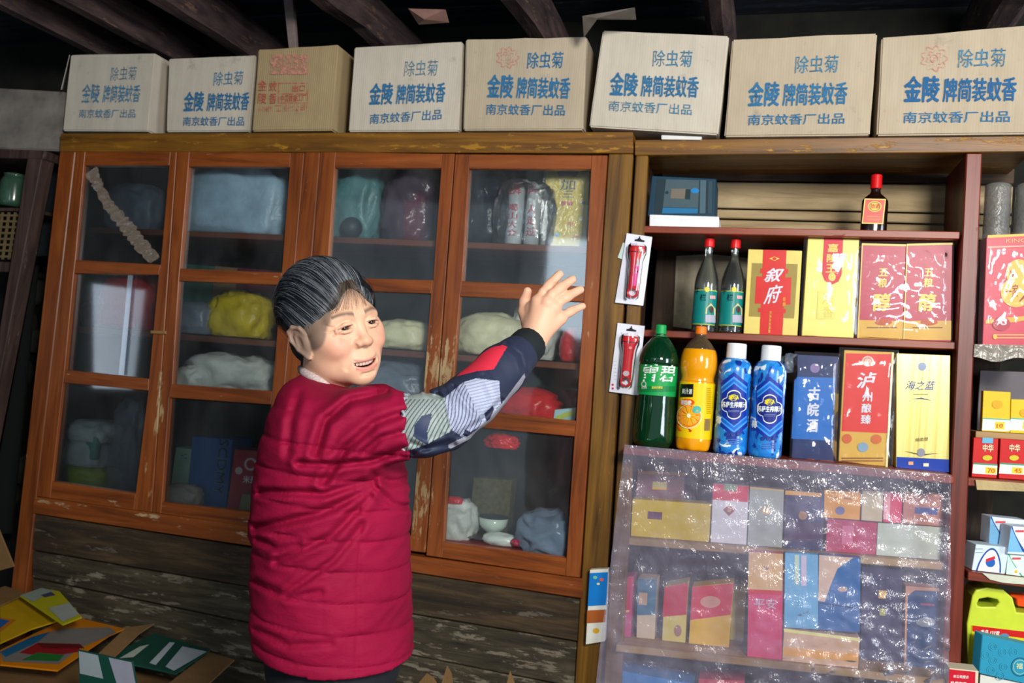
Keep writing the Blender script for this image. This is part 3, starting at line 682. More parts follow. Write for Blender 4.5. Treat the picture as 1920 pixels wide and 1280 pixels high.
# door 2
baggy('blue_bag', 1, 440, 322, 440, 190, .18, .2, B_BLUE, 'large pale blue plastic bag filling the upper pane of the second door', 'bag', 20, crumple=.18, freq=1.5, sq=.6)
baggy('clear_tub_bag', 2, 372, 570, 622, 74, .13, .14, B_GREY, 'clear crinkled bag left of the yellow bag', 'bag', 22, sq=.7)
baggy('yellow_bag', 2, 455, 555, 628, 92, .15, .15, B_YEL, 'folded yellow plastic bag on the shelf of the second door', 'bag', 23, sq=.75, crumple=.22)
bw_ = baggy('white_bags', 3, 440, 672, 735, 150, .17, .16, B_WHITE, 'slumped whitish bag with pale contents, second door third shelf', 'bag', 24, crumple=.3)
baggy('small_white_packet', 3, 360, 690, 725, 44, .11, .08, B_WHITE, 'small crumpled white packet left of the slumped bag', 'packet', 26, crumple=.25)
def pack(name, q, Y, dep, mats, label, cat, par=None, bevel=.0012, group=None, dx=0.0):
    v, f = prism_pts([P(x, y, Y) for x, y in q], (dx, dep, 0))
    o = obj(name, v, f, mats, par, bevel=bevel)
    if par is None: tag(o, label, cat, group)
    return o
def onshelf(q, k, Y, fz):    # drop the two lower corners of a pack onto a shelf
    return q
def packs(name, q, Y, dep, mat, zf, label, cat, group=None, bevel=.0012):
    pts = [P(x, y, Y) for x, y in q]
    for i in (2, 3): pts[i][2] = zf(pts[i][0])+0.0005
    o = obj(name, *prism_pts(pts, (0, dep, 0)), mat, bevel=bevel); tag(o, label, cat, group); return o
z4 = lambda x: shelf_z(4, x)
o = packs('green_carton', [(330, 838), (360, 842), (352, 925), (318, 925)], .14, .08, paint('#6f8f80', .5), z4, 'pale green carton left of the blue box', 'box')
p = Print(.14); p.text('一二', (338, 858), (350, 860), 9, paint('#24483c', .6), .03); p.done(o)
o = packs('blue_carton', [(361, 818), (436, 824), (424, 940), (350, 932)], .13, .12, paint('#10447c', .4), z4, 'dark blue box with vertical white lettering', 'box')
p = Print(.13); p.rtext('SCDMY', 412, 822, 926, 18, paint('#8ab0cc', .5), .01, x2=400); p.done(o)
o = packs('red_carton', [(440, 842), (496, 846), (486, 945), (427, 938)], .12, .10, paint('#9a1626', .4), z4, 'red printed carton beside the woman\'s back', 'box')
p = Print(.12); p.ring(470, 870, 12, 12, 4, paint('#c8a8a8', .5)); p.disc(448, 882, 7, 7, paint('#c8a8a8', .5)); p.text('米酥', (455, 905), (484, 907), 14, paint('#d8c8c8', .5), .02); p.done(o)
o = packs('olive_carton', [(454, 925), (500, 930), (496, 960), (446, 958)], .07, .05, paint('#7c7a50', .6), z4, 'low olive carton in front of the red carton', 'box')
o = baggy('packet', 4, 345, 908, 945, 62, .075, .07, plasticbag('shiny_packet', '#8a8478', .2, .1), 'small shiny packet lying before the blue box', 'packet', 27)
# books behind lower part of upper panes
for i, (x0, x1, h, lab) in enumerate([(338, 402, '#1f5a50', 'dull green folder lying on the second shelf of the second door'), (403, 445, '#7a6450', 'tan folder lying beside the dull green folder'), (446, 528, '#5a2434', 'maroon folder stack lying at the right of the tan folder')]):
    Y = .2; pts = [P(x0, 494+.07*(x0-340), Y), P(x1, 495+.07*(x1-340), Y)]; zb = shelf_z(2, pts[0][0])
    o = obj('folder', *prism_pts([pts[0], pts[1], [pts[1][0], Y, shelf_z(2, pts[1][0])+.002], [pts[0][0], Y, zb+.002]], (0, .1, 0)), paint(h, .6, .2)); tag(o, lab, 'folder')
# door 3
baggy('green_blue_bag', 1, 670, 318, 445, 88, .17, .16, plasticbag('bluegreen_bag', '#5a8a8e', .35, .15), 'tall blue and green bag in upper pane of the third door', 'bag', 30, crumple=.2, sq=.75)
bb = lumpy('blue_bag', (P(700, 330, .16)[0], .30, shelf_z(1, P(700, 330, .16)[0])+.004), (.16, .07, .185), plasticbag('strong_blue', '#1f64a8', .35, .1), 31, .2, sq=.7); tag(bb, 'strong blue bag behind the pale green bag', 'bag')
db = P(661, 422, .08); dbm = bmesh.new(); bmesh.ops.create_uvsphere(dbm, u_segments=24, v_segments=16, radius=.036)
o = obj('dark_ball', [tuple(np.array(q.co)+[db[0], .075, shelf_z(1, db[0])+.036]) for q in dbm.verts], [[a.index for a in g.verts] for g in dbm.faces], paint('#1a2e38', .5), smooth=True); dbm.free(); tag(o, 'round dark ball in front of the pale green bag', 'ball')
baggy('purple_bag', 1, 775, 335, 452, 88, .16, .16, B_PUR, 'dark purple-grey clear plastic bag in the third door', 'bag', 33, crumple=.25, freq=3)
baggy('red_ribbon_bag', 1, 775, 326, 452, 50, .26, .05, B_RED, 'red bag peeping above the purple plastic bag', 'bag', 34)
baggy('rice_bag', 2, 762, 603, 655, 100, .14, .17, B_CREAM, 'cream bag of rice on the shelf beside the woman\'s head', 'bag', 35, crumple=.12, freq=3, group='cream sacks in the right-hand doors')
baggy('grey_bag', 3, 745, 683, 775, 120, .15, .15, B_GREY, 'bluish grey plastic bag just right of the woman\'s chin', 'bag', 36, crumple=.2)
# door 4
baggy('dark_bag', 1, 915, 338, 452, 84, .15, .15, B_DARK, 'dark shiny plastic bag left of the two white cylinders', 'bag', 40, crumple=.3, freq=3)
for i, (px, lab, t) in enumerate([(966, 'left one of two white wrapped cylinders with red characters', '喝山大会'), (1000, 'right one of two white wrapped cylinders, partly hidden', '人走过')]):
    Y = .12+.0*i; c = shpos(1, px, 400, Y); r = .027-.003*i; top = P(px, 346, Y)[2]-c[2]
    o = obj('wrapped_cylinder', *lathe(c, [(r*.9, 0), (r, .004), (r, top-.01), (r*.85, top)], 28), plasticbag('white_wrap', '#b4b8bc', .25, .0, .4), smooth=True)
    tag(o, lab, 'cylinder', 'white wrapped cylinders'); pr = Print(Y, (c[0], Y, r)); RI = paint('#b8284a', .5)
    pr.text('烃阵' if i == 0 else '声', (952 if i == 0 else 992, 368), (980 if i == 0 else 1010, 368), 18, RI, .04); pr.vtext(t, px, 384, 446, 17, RI, .02, x2=px-3); pr.done(o)
cw = lumpy('film_wrap', (P(985, 400, .1)[0], .1, shelf_z(1, P(985, 400, .1)[0])), (.17, .12, .19), clearmat('film', (1, 1, 1), .10, .12, .04, bump=.9, scale=50), 41, .2, sub=4, sq=.6); tag(cw, 'loose clear film wrapped around the white cylinders', 'film')
o = packs('yellow_gift_box', [(1024, 320), (1106, 322), (1098, 461), (1016, 459)], .10, .09, [paint('#e6c83c', .35)], lambda x: shelf_z(1, x), 'yellow box with blue character in upper right pane', 'box')
p = Print(.10); p.poly([(1044, 321), (1084, 322), (1080, 331), (1048, 330)], paint('#1c3a6a', .4)); NB = paint('#27406a', .4); p.text('加', (1050, 356), (1078, 356), 19, NB, .01); p.text('三', (1054, 370), (1076, 370), 12, NB, .01)
p.text('恭贺', (1050, 386), (1074, 386), 9, paint('#d8506a', .4), .03)
for (x, y, r, h) in [(1040, 400, 5, '#6a9ac0'), (1070, 420, 7, '#e0a050'), (1045, 440, 6, '#78a8c8'), (1090, 410, 6, '#e4d890'), (1080, 445, 6, '#d88a50'), (1094, 380, 4, '#7a9ac8')]: p.disc(x, y, r, r*.7, paint(h, .4), 8)
p.done(o)
fw = obj('clear_wrap', *qprism([(1019, 318), (1108, 320), (1100, 462), (1013, 460)], .096, .001), clearmat('film2', (1, 1, 1), .08, .15, .05, bump=1.0, scale=45), o)
baggy('cream_sack', 2, 925, 592, 668, 140, .15, .18, B_CREAM, 'big cream rice sack behind the raised sleeve', 'bag', 43, crumple=.14, freq=2.8, group='cream sacks in the right-hand doors', sq=.9)
baggy('white_sack', 2, 1004, 566, 676, 78, .20, .12, B_WHITE, 'upright white plastic sack behind the wrist', 'bag', 44, crumple=.15)
baggy('red_bag', 2, 1075, 618, 680, 44, .15, .1, B_RED, 'small red bag at the right edge of the fourth door, under the hand', 'bag', 45)
rb = baggy('red_net_bag', 3, 990, 734, 792, 100, .13, .14, plasticbag('red_net', '#d0181c', .25, .1), 'crumpled red net bag on the shelf below the sleeve', 'bag', 46, crumple=.3, freq=3)
o = packs('pale_blue_carton', [(1040, 768), (1080, 764), (1078, 790), (1036, 792)], .07, .08, paint('#a8d0d8', .4), lambda x: shelf_z(3, x), 'pale blue and green flat carton right of the red net bag', 'box')
p = Print(.07); p.poly([(1042, 780), (1062, 772), (1080, 770), (1078, 776), (1042, 790)], paint('#b8c85a', .4)); p.done(o)
v, f = tube([P(935, 812, .03), P(936, 822, .03)], .003, 6)
hk = lumpy('red_knotted_bag', P(938, 836, .05)+[0, .012, 0], (.085, .05, .04), plasticbag('knot_red_bag', '#d8141c', .2, .0), 48, .42, freq=3.2, sq=1.0); hk.location.z = P(938, 840, .05)[2]; tag(hk, 'small red knotted bag hanging below the shelf of the fourth door', 'bag')
obj('knot', *tube([P(938, 830, .06), P(936, 818, .06), P(934, 806, .06)], [.008, .005, .008], 8), B_RED, hk, smooth=True)
# bottom of door 4: bowl, white packets, red tray, straw block
c = shpos(4, 920, 1000, .13); s_ = .012
zz = P(920, 990, .13)[2]
tray = obj('red_tray', *prism_pts([P(838, 955, .24)*[1, 0, 0]+[0, .05, shelf_z(4, c[0])+.001], P(1070, 955, .24)*[1, 0, 0]+[0, .05, shelf_z(4, P(1060, 1000, .1)[0])+.001], P(1070, 955, .24)*[1, 0, 0]+[0, .33, shelf_z(4, P(1060, 1000, .1)[0])+.001], P(838, 955, .24)*[1, 0, 0]+[0, .33, shelf_z(4, c[0])+.001]], (0, 0, .008)), paint('#8a1420', .4), bevel=.002)
tag(tray, 'flat red tray under the bowl and packets', 'tray')
sup = lumpy('clear_packet', (c[0]-.01, .15, c[2]+.01), (.15, .12, P(920, 1003, .15)[2]-c[2]-.01), B_PUR, 55, .15); tag(sup, 'dull clear packet under the white bowl', 'packet')
R = .047
bc = np.array([c[0], .15, P(920, 998, .15)[2]])
v, f = lathe(bc, [(.022, 0), (.024, .006), (.034, .012), (.043, .024), (R, .05), (R-.003, .05), (.040, .026), (.03, .015), (.002, .012)], 40)
bo = obj('bowl', v, f, paint('#c8d4c8', .15, .03, coat=.6), smooth=True); tag(bo, 'white enamel bowl with a dark rim on the bottom shelf', 'bowl')
obj('rim', *lathe(bc, [(R-.0035, .0495), (R+.001, .0495), (R+.001, .052), (R-.0035, .052)], 40), paint('#1c2c40', .3), bo)
baggy('salt_bag', 4, 860, 940, 1010, 60, .13, .12, B_WHITE, 'upright white packet with red mark left of the bowl', 'bag', 50, crumple=.2)
o = lumpy('red_mark', P(852, 944, .1), (.05, .03, .02), B_RED, 52, .2); tag(o, 'crumpled red tag on the upright white packet', 'tag')
fp = lumpy('white_pouch', (P(936, 1018, .08)[0], .095, shelf_z(4, P(936, 1018, .08)[0])+.009), (.115, .07, .035), plasticbag('shiny_white', '#dfe6e0', .2, 0), 53, .05, sq=.9); tag(fp, 'flat shiny white pouch in front of the bowl', 'pouch')
baggy('silver_bag', 4, 1030, 962, 1046, 100, .12, .16, plasticbag('silver_bag', '#8090a8', .2, .2), 'silvery crumpled bag at the right end of the bottom shelf', 'bag', 54, crumple=.25)
lumpyp = lumpy('pink_paper', P(976, 1024, .07), (.05, .03, .02), plasticbag('pink', '#c82850', .4), 57, .3); tag(lumpyp, 'pink paper scrap between white pouch and silver bag', 'scrap')
o = packs('straw_block', [(888, 895), (960, 900), (955, 950), (882, 950)], .27, .06, paint('#5a5030', .9, .4, 60, .8), z4, 'straw coloured block at the back behind the bowl', 'block')
# ================================================================ THINGS ON THE OPEN SHELVES
def C_(h, r=0.35, **k): k.setdefault('spec', .3); return paint(h, max(r, .12)+.05, 0.05, 25, **k)
FILM = clearmat('clear_wrap_film', (1, 1, 1), 0.035, 0.08, 0.03, '#d8d0d8', 0.38, 17)
def liquid(name, rgb, dens=0.0, rough=0.02):
    """bottle glass: fresnel gloss over a tinted see-through body"""
    k = ('liq', name)
    if k in MATS: return MATS[k]
    T = NT(name); g = T.n('ShaderNodeBsdfRefraction'); g.inputs['IOR'].default_value = 1.25; g.inputs['Roughness'].default_value = 0.05; g.inputs[0].default_value = (*rgb, 1)
    gl = T.n('ShaderNodeBsdfGlossy'); gl.inputs['Roughness'].default_value = 0.06
    fr = T.n('ShaderNodeFresnel'); fr.inputs[0].default_value = 1.5; m = T.n('ShaderNodeMixShader')
    T.l(mathn(T, 'ADD', fr.outputs[0], 0.05), m.inputs[0]); T.l(g.outputs[0], m.inputs[1]); T.l(gl.outputs[0], m.inputs[2])
    df = T.n('ShaderNodeBsdfDiffuse'); df.inputs[0].default_value = (*[min(1, x*1.0) for x in rgb], 1); m2 = T.n('ShaderNodeMixShader'); m2.inputs[0].default_value = dens
    T.l(m.outputs[0], m2.inputs[1]); T.l(df.outputs[0], m2.inputs[2])
    MATS[k] = T.out(m2.outputs[0]); return MATS[k]
def setup(px, ytop, k, Y, zf=rz):
    a = P(px, ytop, Y); z0 = zf(k, a[0])+0.001; return np.array([a[0], Y, z0]), a[2]-z0, P(px+1, ytop, Y)[0]-a[0]
# --- green soda bottle
c, H, u = setup(1240, 609, 3, -.040); R = 37.5*u
root = empty('soda_bottle', c); tag(root, 'large green plastic soda bottle with green cap beside the lower hanging torch', 'bottle')
pr = [(.55, 0), (.8, .004), (.97, .04), (1.0, .09), (.99, .30), (.965, .42), (.965, .44)]
body = smooth_prof([(r*R, z*H) for r, z in [(.5, 0), (.82, .008), (.98, .05), (1.0, .1), (.985, .3), (.95, .415), (.95, .66), (.985, .69), (.96, .74), (.80, .81), (.50, .88), (.30, .91), (.28, .925)]], 4)
v, f = lathe(c, body, 48)
v = [np.array(q) for q in v]
for q in v:          # petal foot
    z = q[2]-c[2]
    if z < .1*H: an = math.atan2(q[1]-c[1], q[0]-c[0]); k_ = 1-0.09*(1-z/(.1*H))*(0.5+0.5*math.cos(5*an)); q[0] = c[0]+(q[0]-c[0])*k_; q[1] = c[1]+(q[1]-c[1])*k_
    elif z < .4*H: an = math.atan2(q[1]-c[1], q[0]-c[0]); q[:2] = c[:2]+(q[:2]-c[:2])*(1-0.012*math.sin(an*14)*math.sin(z*330))
GSODA = liquid('green_soda_plastic', (.02, .34, .12), .07)
obj('bottle_body', v, f, GSODA, root, smooth=True)
obj('cap', *lathe(c+[0, 0, H*.925], [(.26*R, 0), (.27*R, .002), (.265*R, H*.068), (.24*R, H*.075)], 28), C_('#12a050', .3), root, bevel=.0004)
obj('neck_ring', *lathe(c+[0, 0, H*.905], [(.33*R, 0), (.33*R, .003)], 28), C_('#0c8040', .3), root)
rl = .957*R
obj('label', *lathe(c, [(rl, .425*H), (rl+.0008, .426*H), (rl+.0008, .666*H), (rl, .667*H)], 96), C_('#0f9a4a', .35), root, smooth=False)
p = Print(-.040, (c[0], -.040, rl+.0012)); WH = C_('#e8efe8', .35)
p.text('雪', (1208, 716), (1237, 716), 32, WH, .012, .1); p.text('碧', (1240, 716), (1266, 716), 31, WH, .014, .1)
p.rect(1203, 724, 1268, 734, C_('#0b7a3a')); p.ring(1211, 720, 5, 5, 1.2, WH); p.text('经典', (1206, 729), (1217, 729), 6, WH); p.text('清爽柠檬味', (1226, 729), (1246, 729), 5, C_('#d8d838'), .02)
p.done(root, 'label_print')
# --- orange juice bottle
c, H, u = setup(1315, 612, 3, -.034); R = 34.5*u
root = empty('juice_bottle', c); tag(root, 'orange juice bottle with orange cap and yellow fruit label', 'bottle')
OJ = C_('#e89a08', .12, coat=.8)
body = smooth_prof([(r*R, z*H) for r, z in [(.55, .0), (.9, .015), (.98, .05), (.95, .12), (.95, .14), (.96, .52), (.92, .555), (.90, .59), (1.0, .66), (1.0, .73), (.93, .79), (.86, .815)]], 4)
v, f = lathe(c, body, 48); v = [np.array(q) for q in v]
for q in v:
    z = q[2]-c[2]
    if z < .09*H: an = math.atan2(q[1]-c[1], q[0]-c[0]); k_ = 1-0.16*(1-z/(.09*H))*(0.5+0.5*math.cos(6*an)); q[0] = c[0]+(q[0]-c[0])*k_; q[1] = c[1]+(q[1]-c[1])*k_
obj('juice_body', v, f, OJ, root, smooth=True)
obj('neck', *lathe(c, smooth_prof([(.86*R, .815*H), (.62*R, .865*H), (.36*R, .905*H), (.29*R, .93*H), (.29*R, .94*H)], 4), 40), liquid('juice_neck', (.5, .35, .2), .12), root, smooth=True)
obj('cap', *lathe(c+[0, 0, H*.938], [(.30*R, 0), (.31*R, .002), (.30*R, H*.056), (.27*R, H*.062)], 28), C_('#f07810', .3), root)
rl = .965*R
obj('label', *lathe(c, [(rl, .105*H), (rl+.0005, .106*H), (rl+.0005, .545*H), (rl, .546*H)], 96), C_('#f0c808', .3), root)
p = Print(-.034, (c[0], -.034, rl+.0010))
p.rect(1278, 720, 1303, 744, C_('#12140e', .3), -.06); p.poly([(1279, 721), (1290, 727), (1303, 719), (1303, 726), (1291, 731), (1279, 727)], C_('#3c8a28')); p.text('美汁源', (1280, 738), (1300, 739), 10, WH, .02)
p.disc(1290, 754, 15, 7, C_('#e86018')); p.text('果粒橙', (1278, 758), (1298, 759), 9, WH, .03)
p.poly([(1273, 780), (1282, 790), (1300, 806), (1298, 808), (1276, 806), (1271, 795)], C_('#d03c10'))
p.disc(1294, 780, 24, 22, C_('#f0e0a0'), 30); p.disc(1294, 779, 22, 20, C_('#f08a10'), 30)
for i in range(10):
    a = 2*math.pi*i/10; a2 = a+.50; p.poly([(1294+4*math.cos(a+.25), 778+3*math.sin(a+.25)), (1294+20*math.cos(a), 778+18*math.sin(a)), (1294+20.5*math.cos(a+.25), 778+18.5*math.sin(a+.25)), (1294+20*math.cos(a2), 778+18*math.sin(a2))], C_('#f8a830')); p.lay -= 1
p.lay += 1; p.disc(1294, 778, 4, 4, C_('#f8f0c8')); p.disc(1309, 767, 8, 7, C_('#4cb0a0'))
for i in range(9): p.rect(1324+i*1.1, 784, 1324.6+i*1.1, 806, C_('#503858'), -.06); p.lay -= 1
p.lay += 1; p.lines(1327, 726, 1335, 775, 14, C_('#b89018'), .9); p.done(root, 'label_print')
# --- two blue juice bottles with white caps
def splash(name):
    T = NT(name); v_ = posn(T); n = noisen(T, v_, 24, 2, .5, .8); n2 = noisen(T, posn(T, (1, 1, .8)), 31, 2, .5)
    c_ = rampn(T, n, [(0.36, '#123a9a'), (0.40, '#1c78cc'), (0.52, '#2a8cd8'), (0.585, '#2a8cd8'), (0.60, '#dce8ee')])
    c_ = mixc(T, rampn(T, n2, [(0.60, 0.0), (0.62, 1.0)]), c_, '#10308a')
    for e in T.t.nodes:
        if e.type == 'VALTORGB' and len(e.color_ramp.elements) == 5: e.color_ramp.interpolation = 'CONSTANT'
    return T.out(prin(T, c_, .25, 0, None, .5, .4))
SPL = splash('blue_splash_print')
def bluebottle(px, ytop, cx, cy, label):
    Y = -.034; c, H, u = setup(px, ytop, 3, Y); R = 31.8*u
    root = empty('juice_bottle', c); tag(root, label, 'bottle', 'blue white-capped juice bottles')
    body = smooth_prof([(r*R, z*H) for r, z in [(.82, 0), (.93, .01), (1.0, .04), (1.0, .12), (.985, .45), (1.0, .70), (.98, .78), (.86, .83), (.64, .858), (.60, .865)]], 3)
    obj('bottle_body', *lathe(c, body, 48), SPL, root, smooth=True)
    obj('cap', *lathe(c+[0, 0, .862*H], [(.58*R, 0), (.60*R, .002), (.585*R, .128*H), (.55*R, .138*H)], 40), C_('#e4e8ec', .35), root, smooth=False, bevel=.0004)
    rr = lambda z: R*.995
    p = Print(Y, (c[0], Y, rr)); N1, N2, N3 = C_('#12309a'), C_('#1a62c8'), C_('#3a98e8')
    def hexa(w_, t, b, m): p.poly([(cx-w_, cy-t*.45), (cx-w_*.1-0, cy-t), (cx+w_*.1, cy-t), (cx+w_, cy-t*.45), (cx+w_, cy+b*.45), (cx+w_*.1, cy+b), (cx-w_*.1, cy+b), (cx-w_, cy+b*.45)], m)
    # wrap polygons need subdivision: build as vertical strips
    def strips(fn_top, fn_bot, w_, m, n=14):
        pts = []; 
        for i in range(n+1):
            x = -w_+2*w_*i/n; pts += [P(cx+x, cy+fn_top(x), Y), P(cx+x, cy+fn_bot(x), Y)]
        p._put(pts, [(2*i, 2*i+2, 2*i+3, 2*i+1)[::-1] for i in range(n)], m)
    for (w_, t, m) in [(25, 60, N1), (24, 52, N3), (24, 48, N2), (23, 42, N3), (23, 39, N1)]:
        strips(lambda x: -t+abs(x)*.8, lambda x: t-abs(x)*.8, w_, m)
    def quat(k):
        def r_(x):
            x = abs(x)/k
            a = math.sqrt(max(0, 15**2-(x)**2))+12 if x < 13 else math.sqrt(max(0, 11**2-(x-13)**2))+2
            return a*k
        return r_
    W_ = 23.5
    strips(lambda x: -quat(1.0)(x), lambda x: quat(1.0)(x), W_, WH, 24); strips(lambda x: -quat(.93)(x), lambda x: quat(.93)(x), W_*.93, C_('#14247a'), 24)
    p.disc(cx-1, cy-13, 8, 6, C_('#d8c820')); p.text('SOSA', (cx-10, cy-10), (cx+9, cy-10), 7, C_('#e8d830'), .03)
    p.text('苏萨生榨椰汁', (cx-23, cy+5), (cx+23, cy+6), 11, WH, .03); p.lines(cx-10, cy+9, cx+10, cy+14, 2, C_('#8898c8'), .7)
    for i in (-1, 0, 1): p.disc(cx-2+i*11, cy+54, 4.5, 4, C_('#1c3a8a')); p.lay -= 1
    p.lay += 1; p.text('椰', (cx-34, cy+34), (cx-24, cy+36), 14, WH, .03); p.lines(cx-14, cy+62, cx+12, cy+74, 3, C_('#3c66b8'), 2)
    p.done(root, 'label_print'); return root
bluebottle(1382, 644, 1377, 758, 'blue printed juice bottle with white cap next to the orange juice bottle')
bluebottle(1447, 648, 1443, 766, 'blue printed juice bottle with white cap beside the film-wrapped blue box')
# --- two clear spirit bottles with teal label
def clearbottle(px, ytop, lx, label):
    Y = .064; c, H, u = setup(px, ytop, 2, Y); R = 22.5*u
    root = empty('spirit_bottle', c); tag(root, label, 'bottle', 'clear spirit bottles with teal labels')
    body = smooth_prof([(r*R, z*H) for r, z in [(.9, 0), (1.0, .015), (1.0, .05), (1.0, .44), (.97, .54), (.82, .63), (.55, .73), (.36, .80), (.33, .87), (.33, .905)]], 4)
    obj('bottle_body', *lathe(c, body, 40), liquid('clear_spirit_glass', (.80, .86, .84), .02), root, smooth=True)
    obj('cap', *lathe(c+[0, 0, .905*H], [(.40*R, 0), (.42*R, .001), (.42*R, .055*H), (.40*R, .088*H), (.36*R, .092*H)], 28), C_('#d81c20', .25), root)
    rl = R*1.005
    def arc(z0, z1, m, nm, r_, a0=-1.2, a1=1.2):
        n = 24; vv = []
        for i in range(n+1):
            a = a0+(a1-a0)*i/n; x, y = c[0]+r_*math.sin(a), Y-r_*math.cos(a); vv += [(x, y, c[2]+z0*H), (x, y, c[2]+z1*H)]
        return obj(nm, vv, [(2*i, 2*i+2, 2*i+3, 2*i+1) for i in range(n)], m, root)
    arc(.075, .44, C_('#c8d040'), 'label_border', rl); arc(.082, .433, C_('#0f7f7a', .3), 'label', rl+.0004)
    p = Print(Y, (c[0], Y, rl+.0004)); K = C_('#0c1c30')
    p.text('牛', (lx-18, 554), (lx-10, 554), 14, K, .02); p.text('栏', (lx-9, 566), (lx+3, 566), 13, K, .02); p.disc(lx+5, 545, 4.5, 5, C_('#e8c820'))
    p.rect(lx+10, 556, lx+20, 562, C_('#d8a0a0')); p.poly([(lx+2, 590), (lx+3, 580), (lx+12, 570), (lx+20, 580), (lx+20, 592)], C_('#d8c48a')); p.disc(lx+13, 582, 3.5, 6, C_('#4a2c20')); p.rect(lx+2, 592, lx+20, 606, C_('#a8a8b8'))
    p.done(root, 'label_print')
clearbottle(1331, 447, 1322, 'clear red-capped spirit bottle with teal label, nearer the shelf post')
clearbottle(1380, 449, 1372, 'clear red-capped spirit bottle with teal label, touching the yellow red-cross box')
# --- small dark liquor bottle on top shelf
c, H, u = setup(1644, 328, 1, .07); R = 25*u
root = empty('liquor_bottle', c); tag(root, 'small flat dark liquor bottle with red cap and red label', 'bottle')
body = smooth_prof([(r*R, z*H) for r, z in [(.92, 0), (1.0, .02), (1.0, .3), (1.0, .50), (.92, .58), (.6, .65), (.40, .69), (.36, .75), (.36, .78)]], 4)
v, f = lathe(c, body, 40); v = [(q[0], c[1]+(q[1]-c[1])*.55, q[2]) for q in v]
obj('bottle_body', v, f, C_('#180a06', .08, coat=1.0), root, smooth=True)
obj('cap', *lathe(c+[0, 0, .76*H], [(.42*R, 0), (.44*R, .001), (.42*R, .225*H), (.38*R, .238*H)], 28), C_('#d01418', .25), root)
Yl = .07-.55*R-.0006
obj('label', *qprism([(1621, 372), (1661, 373), (1656, 420), (1616, 419)], Yl, .001), C_('#e8c050', .3), root)
p = Print(Yl); p.poly([(1623, 374), (1659, 375), (1654, 418), (1618, 417)], C_('#d8301c', .3)); p.disc(1640, 387, 13, 10, C_('#e8b838')); p.ring(1640, 387, 11, 8.5, 1.5, C_('#487030')); p.text('劲酒', (1631, 391), (1650, 391), 9, C_('#b01c10'), .03); p.lines(1625, 404, 1650, 414, 3, C_('#e89060'), 1); p.done(root, 'label_print')
# --- blue meter box on a foam slab
fs = obj('foam_slab', *prism_pts([P(1218, 402, .02), P(1348, 406, .02), P(1348, 422, .02)*[1, 1, 0]+[0, 0, rz(1, P(1348, 422, .02)[0])+.001], P(1218, 419, .02)*[1, 1, 0]+[0, 0, rz(1, P(1218, 419, .02)[0])+.001]], (0, .2, 0)), C_('#e4e6e8', .8), bevel=.0015)
tag(fs, 'white foam slab under the blue metal box', 'foam block')
zb = P(1280, 404, .02)[2]+.001
q = [P(1222, 329, .05), P(1343, 335, .05), P(1341, 404, .05), P(1214, 402, .05)]; q[2][2] = q[3][2] = zb
mb_ = obj('metal_box', *prism_pts(q, (0, .13, 0)), C_('#0c3448', .5), bevel=.002); tag(mb_, 'old dark blue metal box with grey panel on the top shelf', 'box')
p = Print(.05); p.poly([(1232, 336), (1338, 341), (1336, 400), (1226, 400)], C_('#1c3038', .6)); p.poly([(1249, 336), (1311, 338), (1309, 390), (1243, 388)], C_('#42565e', .6)); p.poly([(1243, 389), (1309, 391), (1308, 400), (1241, 400)], C_('#1a6a98', .5))
p.rect(1313, 338, 1324, 400, C_('#46606c', .6), -.02); p.rect(1328, 340, 1336, 400, C_('#2c4450', .6), -.02); p.poly([(1259, 354), (1286, 354), (1284, 373), (1257, 372)], C_('#70685c', .6)); p.poly([(1286, 355), (1295, 355), (1294, 374), (1284, 373)], C_('#1a3034', .6)); p.disc(1303, 358, 8, 5, C_('#1f78b8', .5)); p.disc(1251, 361, 3, 3, C_('#12303c')); p.done(mb_, 'panel')
# --- gift boxes, second shelf
z2 = lambda x: rz(2, x); z3 = lambda x: rz(3, x)
GOLD = C_('#d8be50', .3); PALE = C_('#e8d870', .3); REDP = C_('#c81c18', .3); SIL = C_('#ccd0da', .3)
o = packs('gift_box', [(1403, 467), (1504, 470), (1495, 630), (1394, 627)], .036, .085, C_('#d8c468', .35), z2, 'yellow and khaki box with red cross panel and silver characters', 'box')
p = Print(.036); p.poly([(1410, 493), (1496, 495), (1489, 597), (1404, 593)], C_('#94803a', .4)); p.poly([(1431, 468), (1475, 469), (1467, 629), (1424, 628)], REDP); p.poly([(1418, 518), (1484, 520), (1482, 571), (1415, 569)], REDP)
p.poly([(1426, 503), (1478, 504), (1477, 513), (1425, 512)], REDP); p.poly([(1422, 577), (1474, 579), (1473, 587), (1421, 585)], REDP)
p.text('叙', (1432, 529), (1469, 528), 26, SIL, .03, .3); p.text('府', (1431, 571), (1466, 566), 34, SIL, .02, .3); p.disc(1452, 485, 10, 4, C_('#d8b850'), 4); p.disc(1452, 485, 4, 3, REDP, 8); p.vtext('佳酿', 1470, 556, 575, 6, C_('#e88a18'), .04); p.rtext('优质白酒典藏', 1443, 583, 624, 4, GOLD, x2=1440); p.done(o)
o = packs('gift_box', [(1515, 446), (1611, 449), (1600, 639), (1503, 633)], .034, .09, PALE, z2, 'pale yellow box with red pointed banner in plastic wrap', 'box')
p = Print(.034); p.poly([(1545, 447), (1581, 448), (1578, 515), (1572, 528), (1559, 534), (1546, 526), (1541, 513)], C_('#c8182c')); p.vtext('嘉陵王', 1562, 455, 512, 20, GOLD, .04, x2=1557); p.disc(1560, 519, 7, 8, GOLD, 14); p.rect(1534, 545, 1568, 598, C_('#e0d468', .35), -.05); p.vtext('浓香', 1552, 547, 597, 22, C_('#d0c458', .4), .02)
p.done(o)
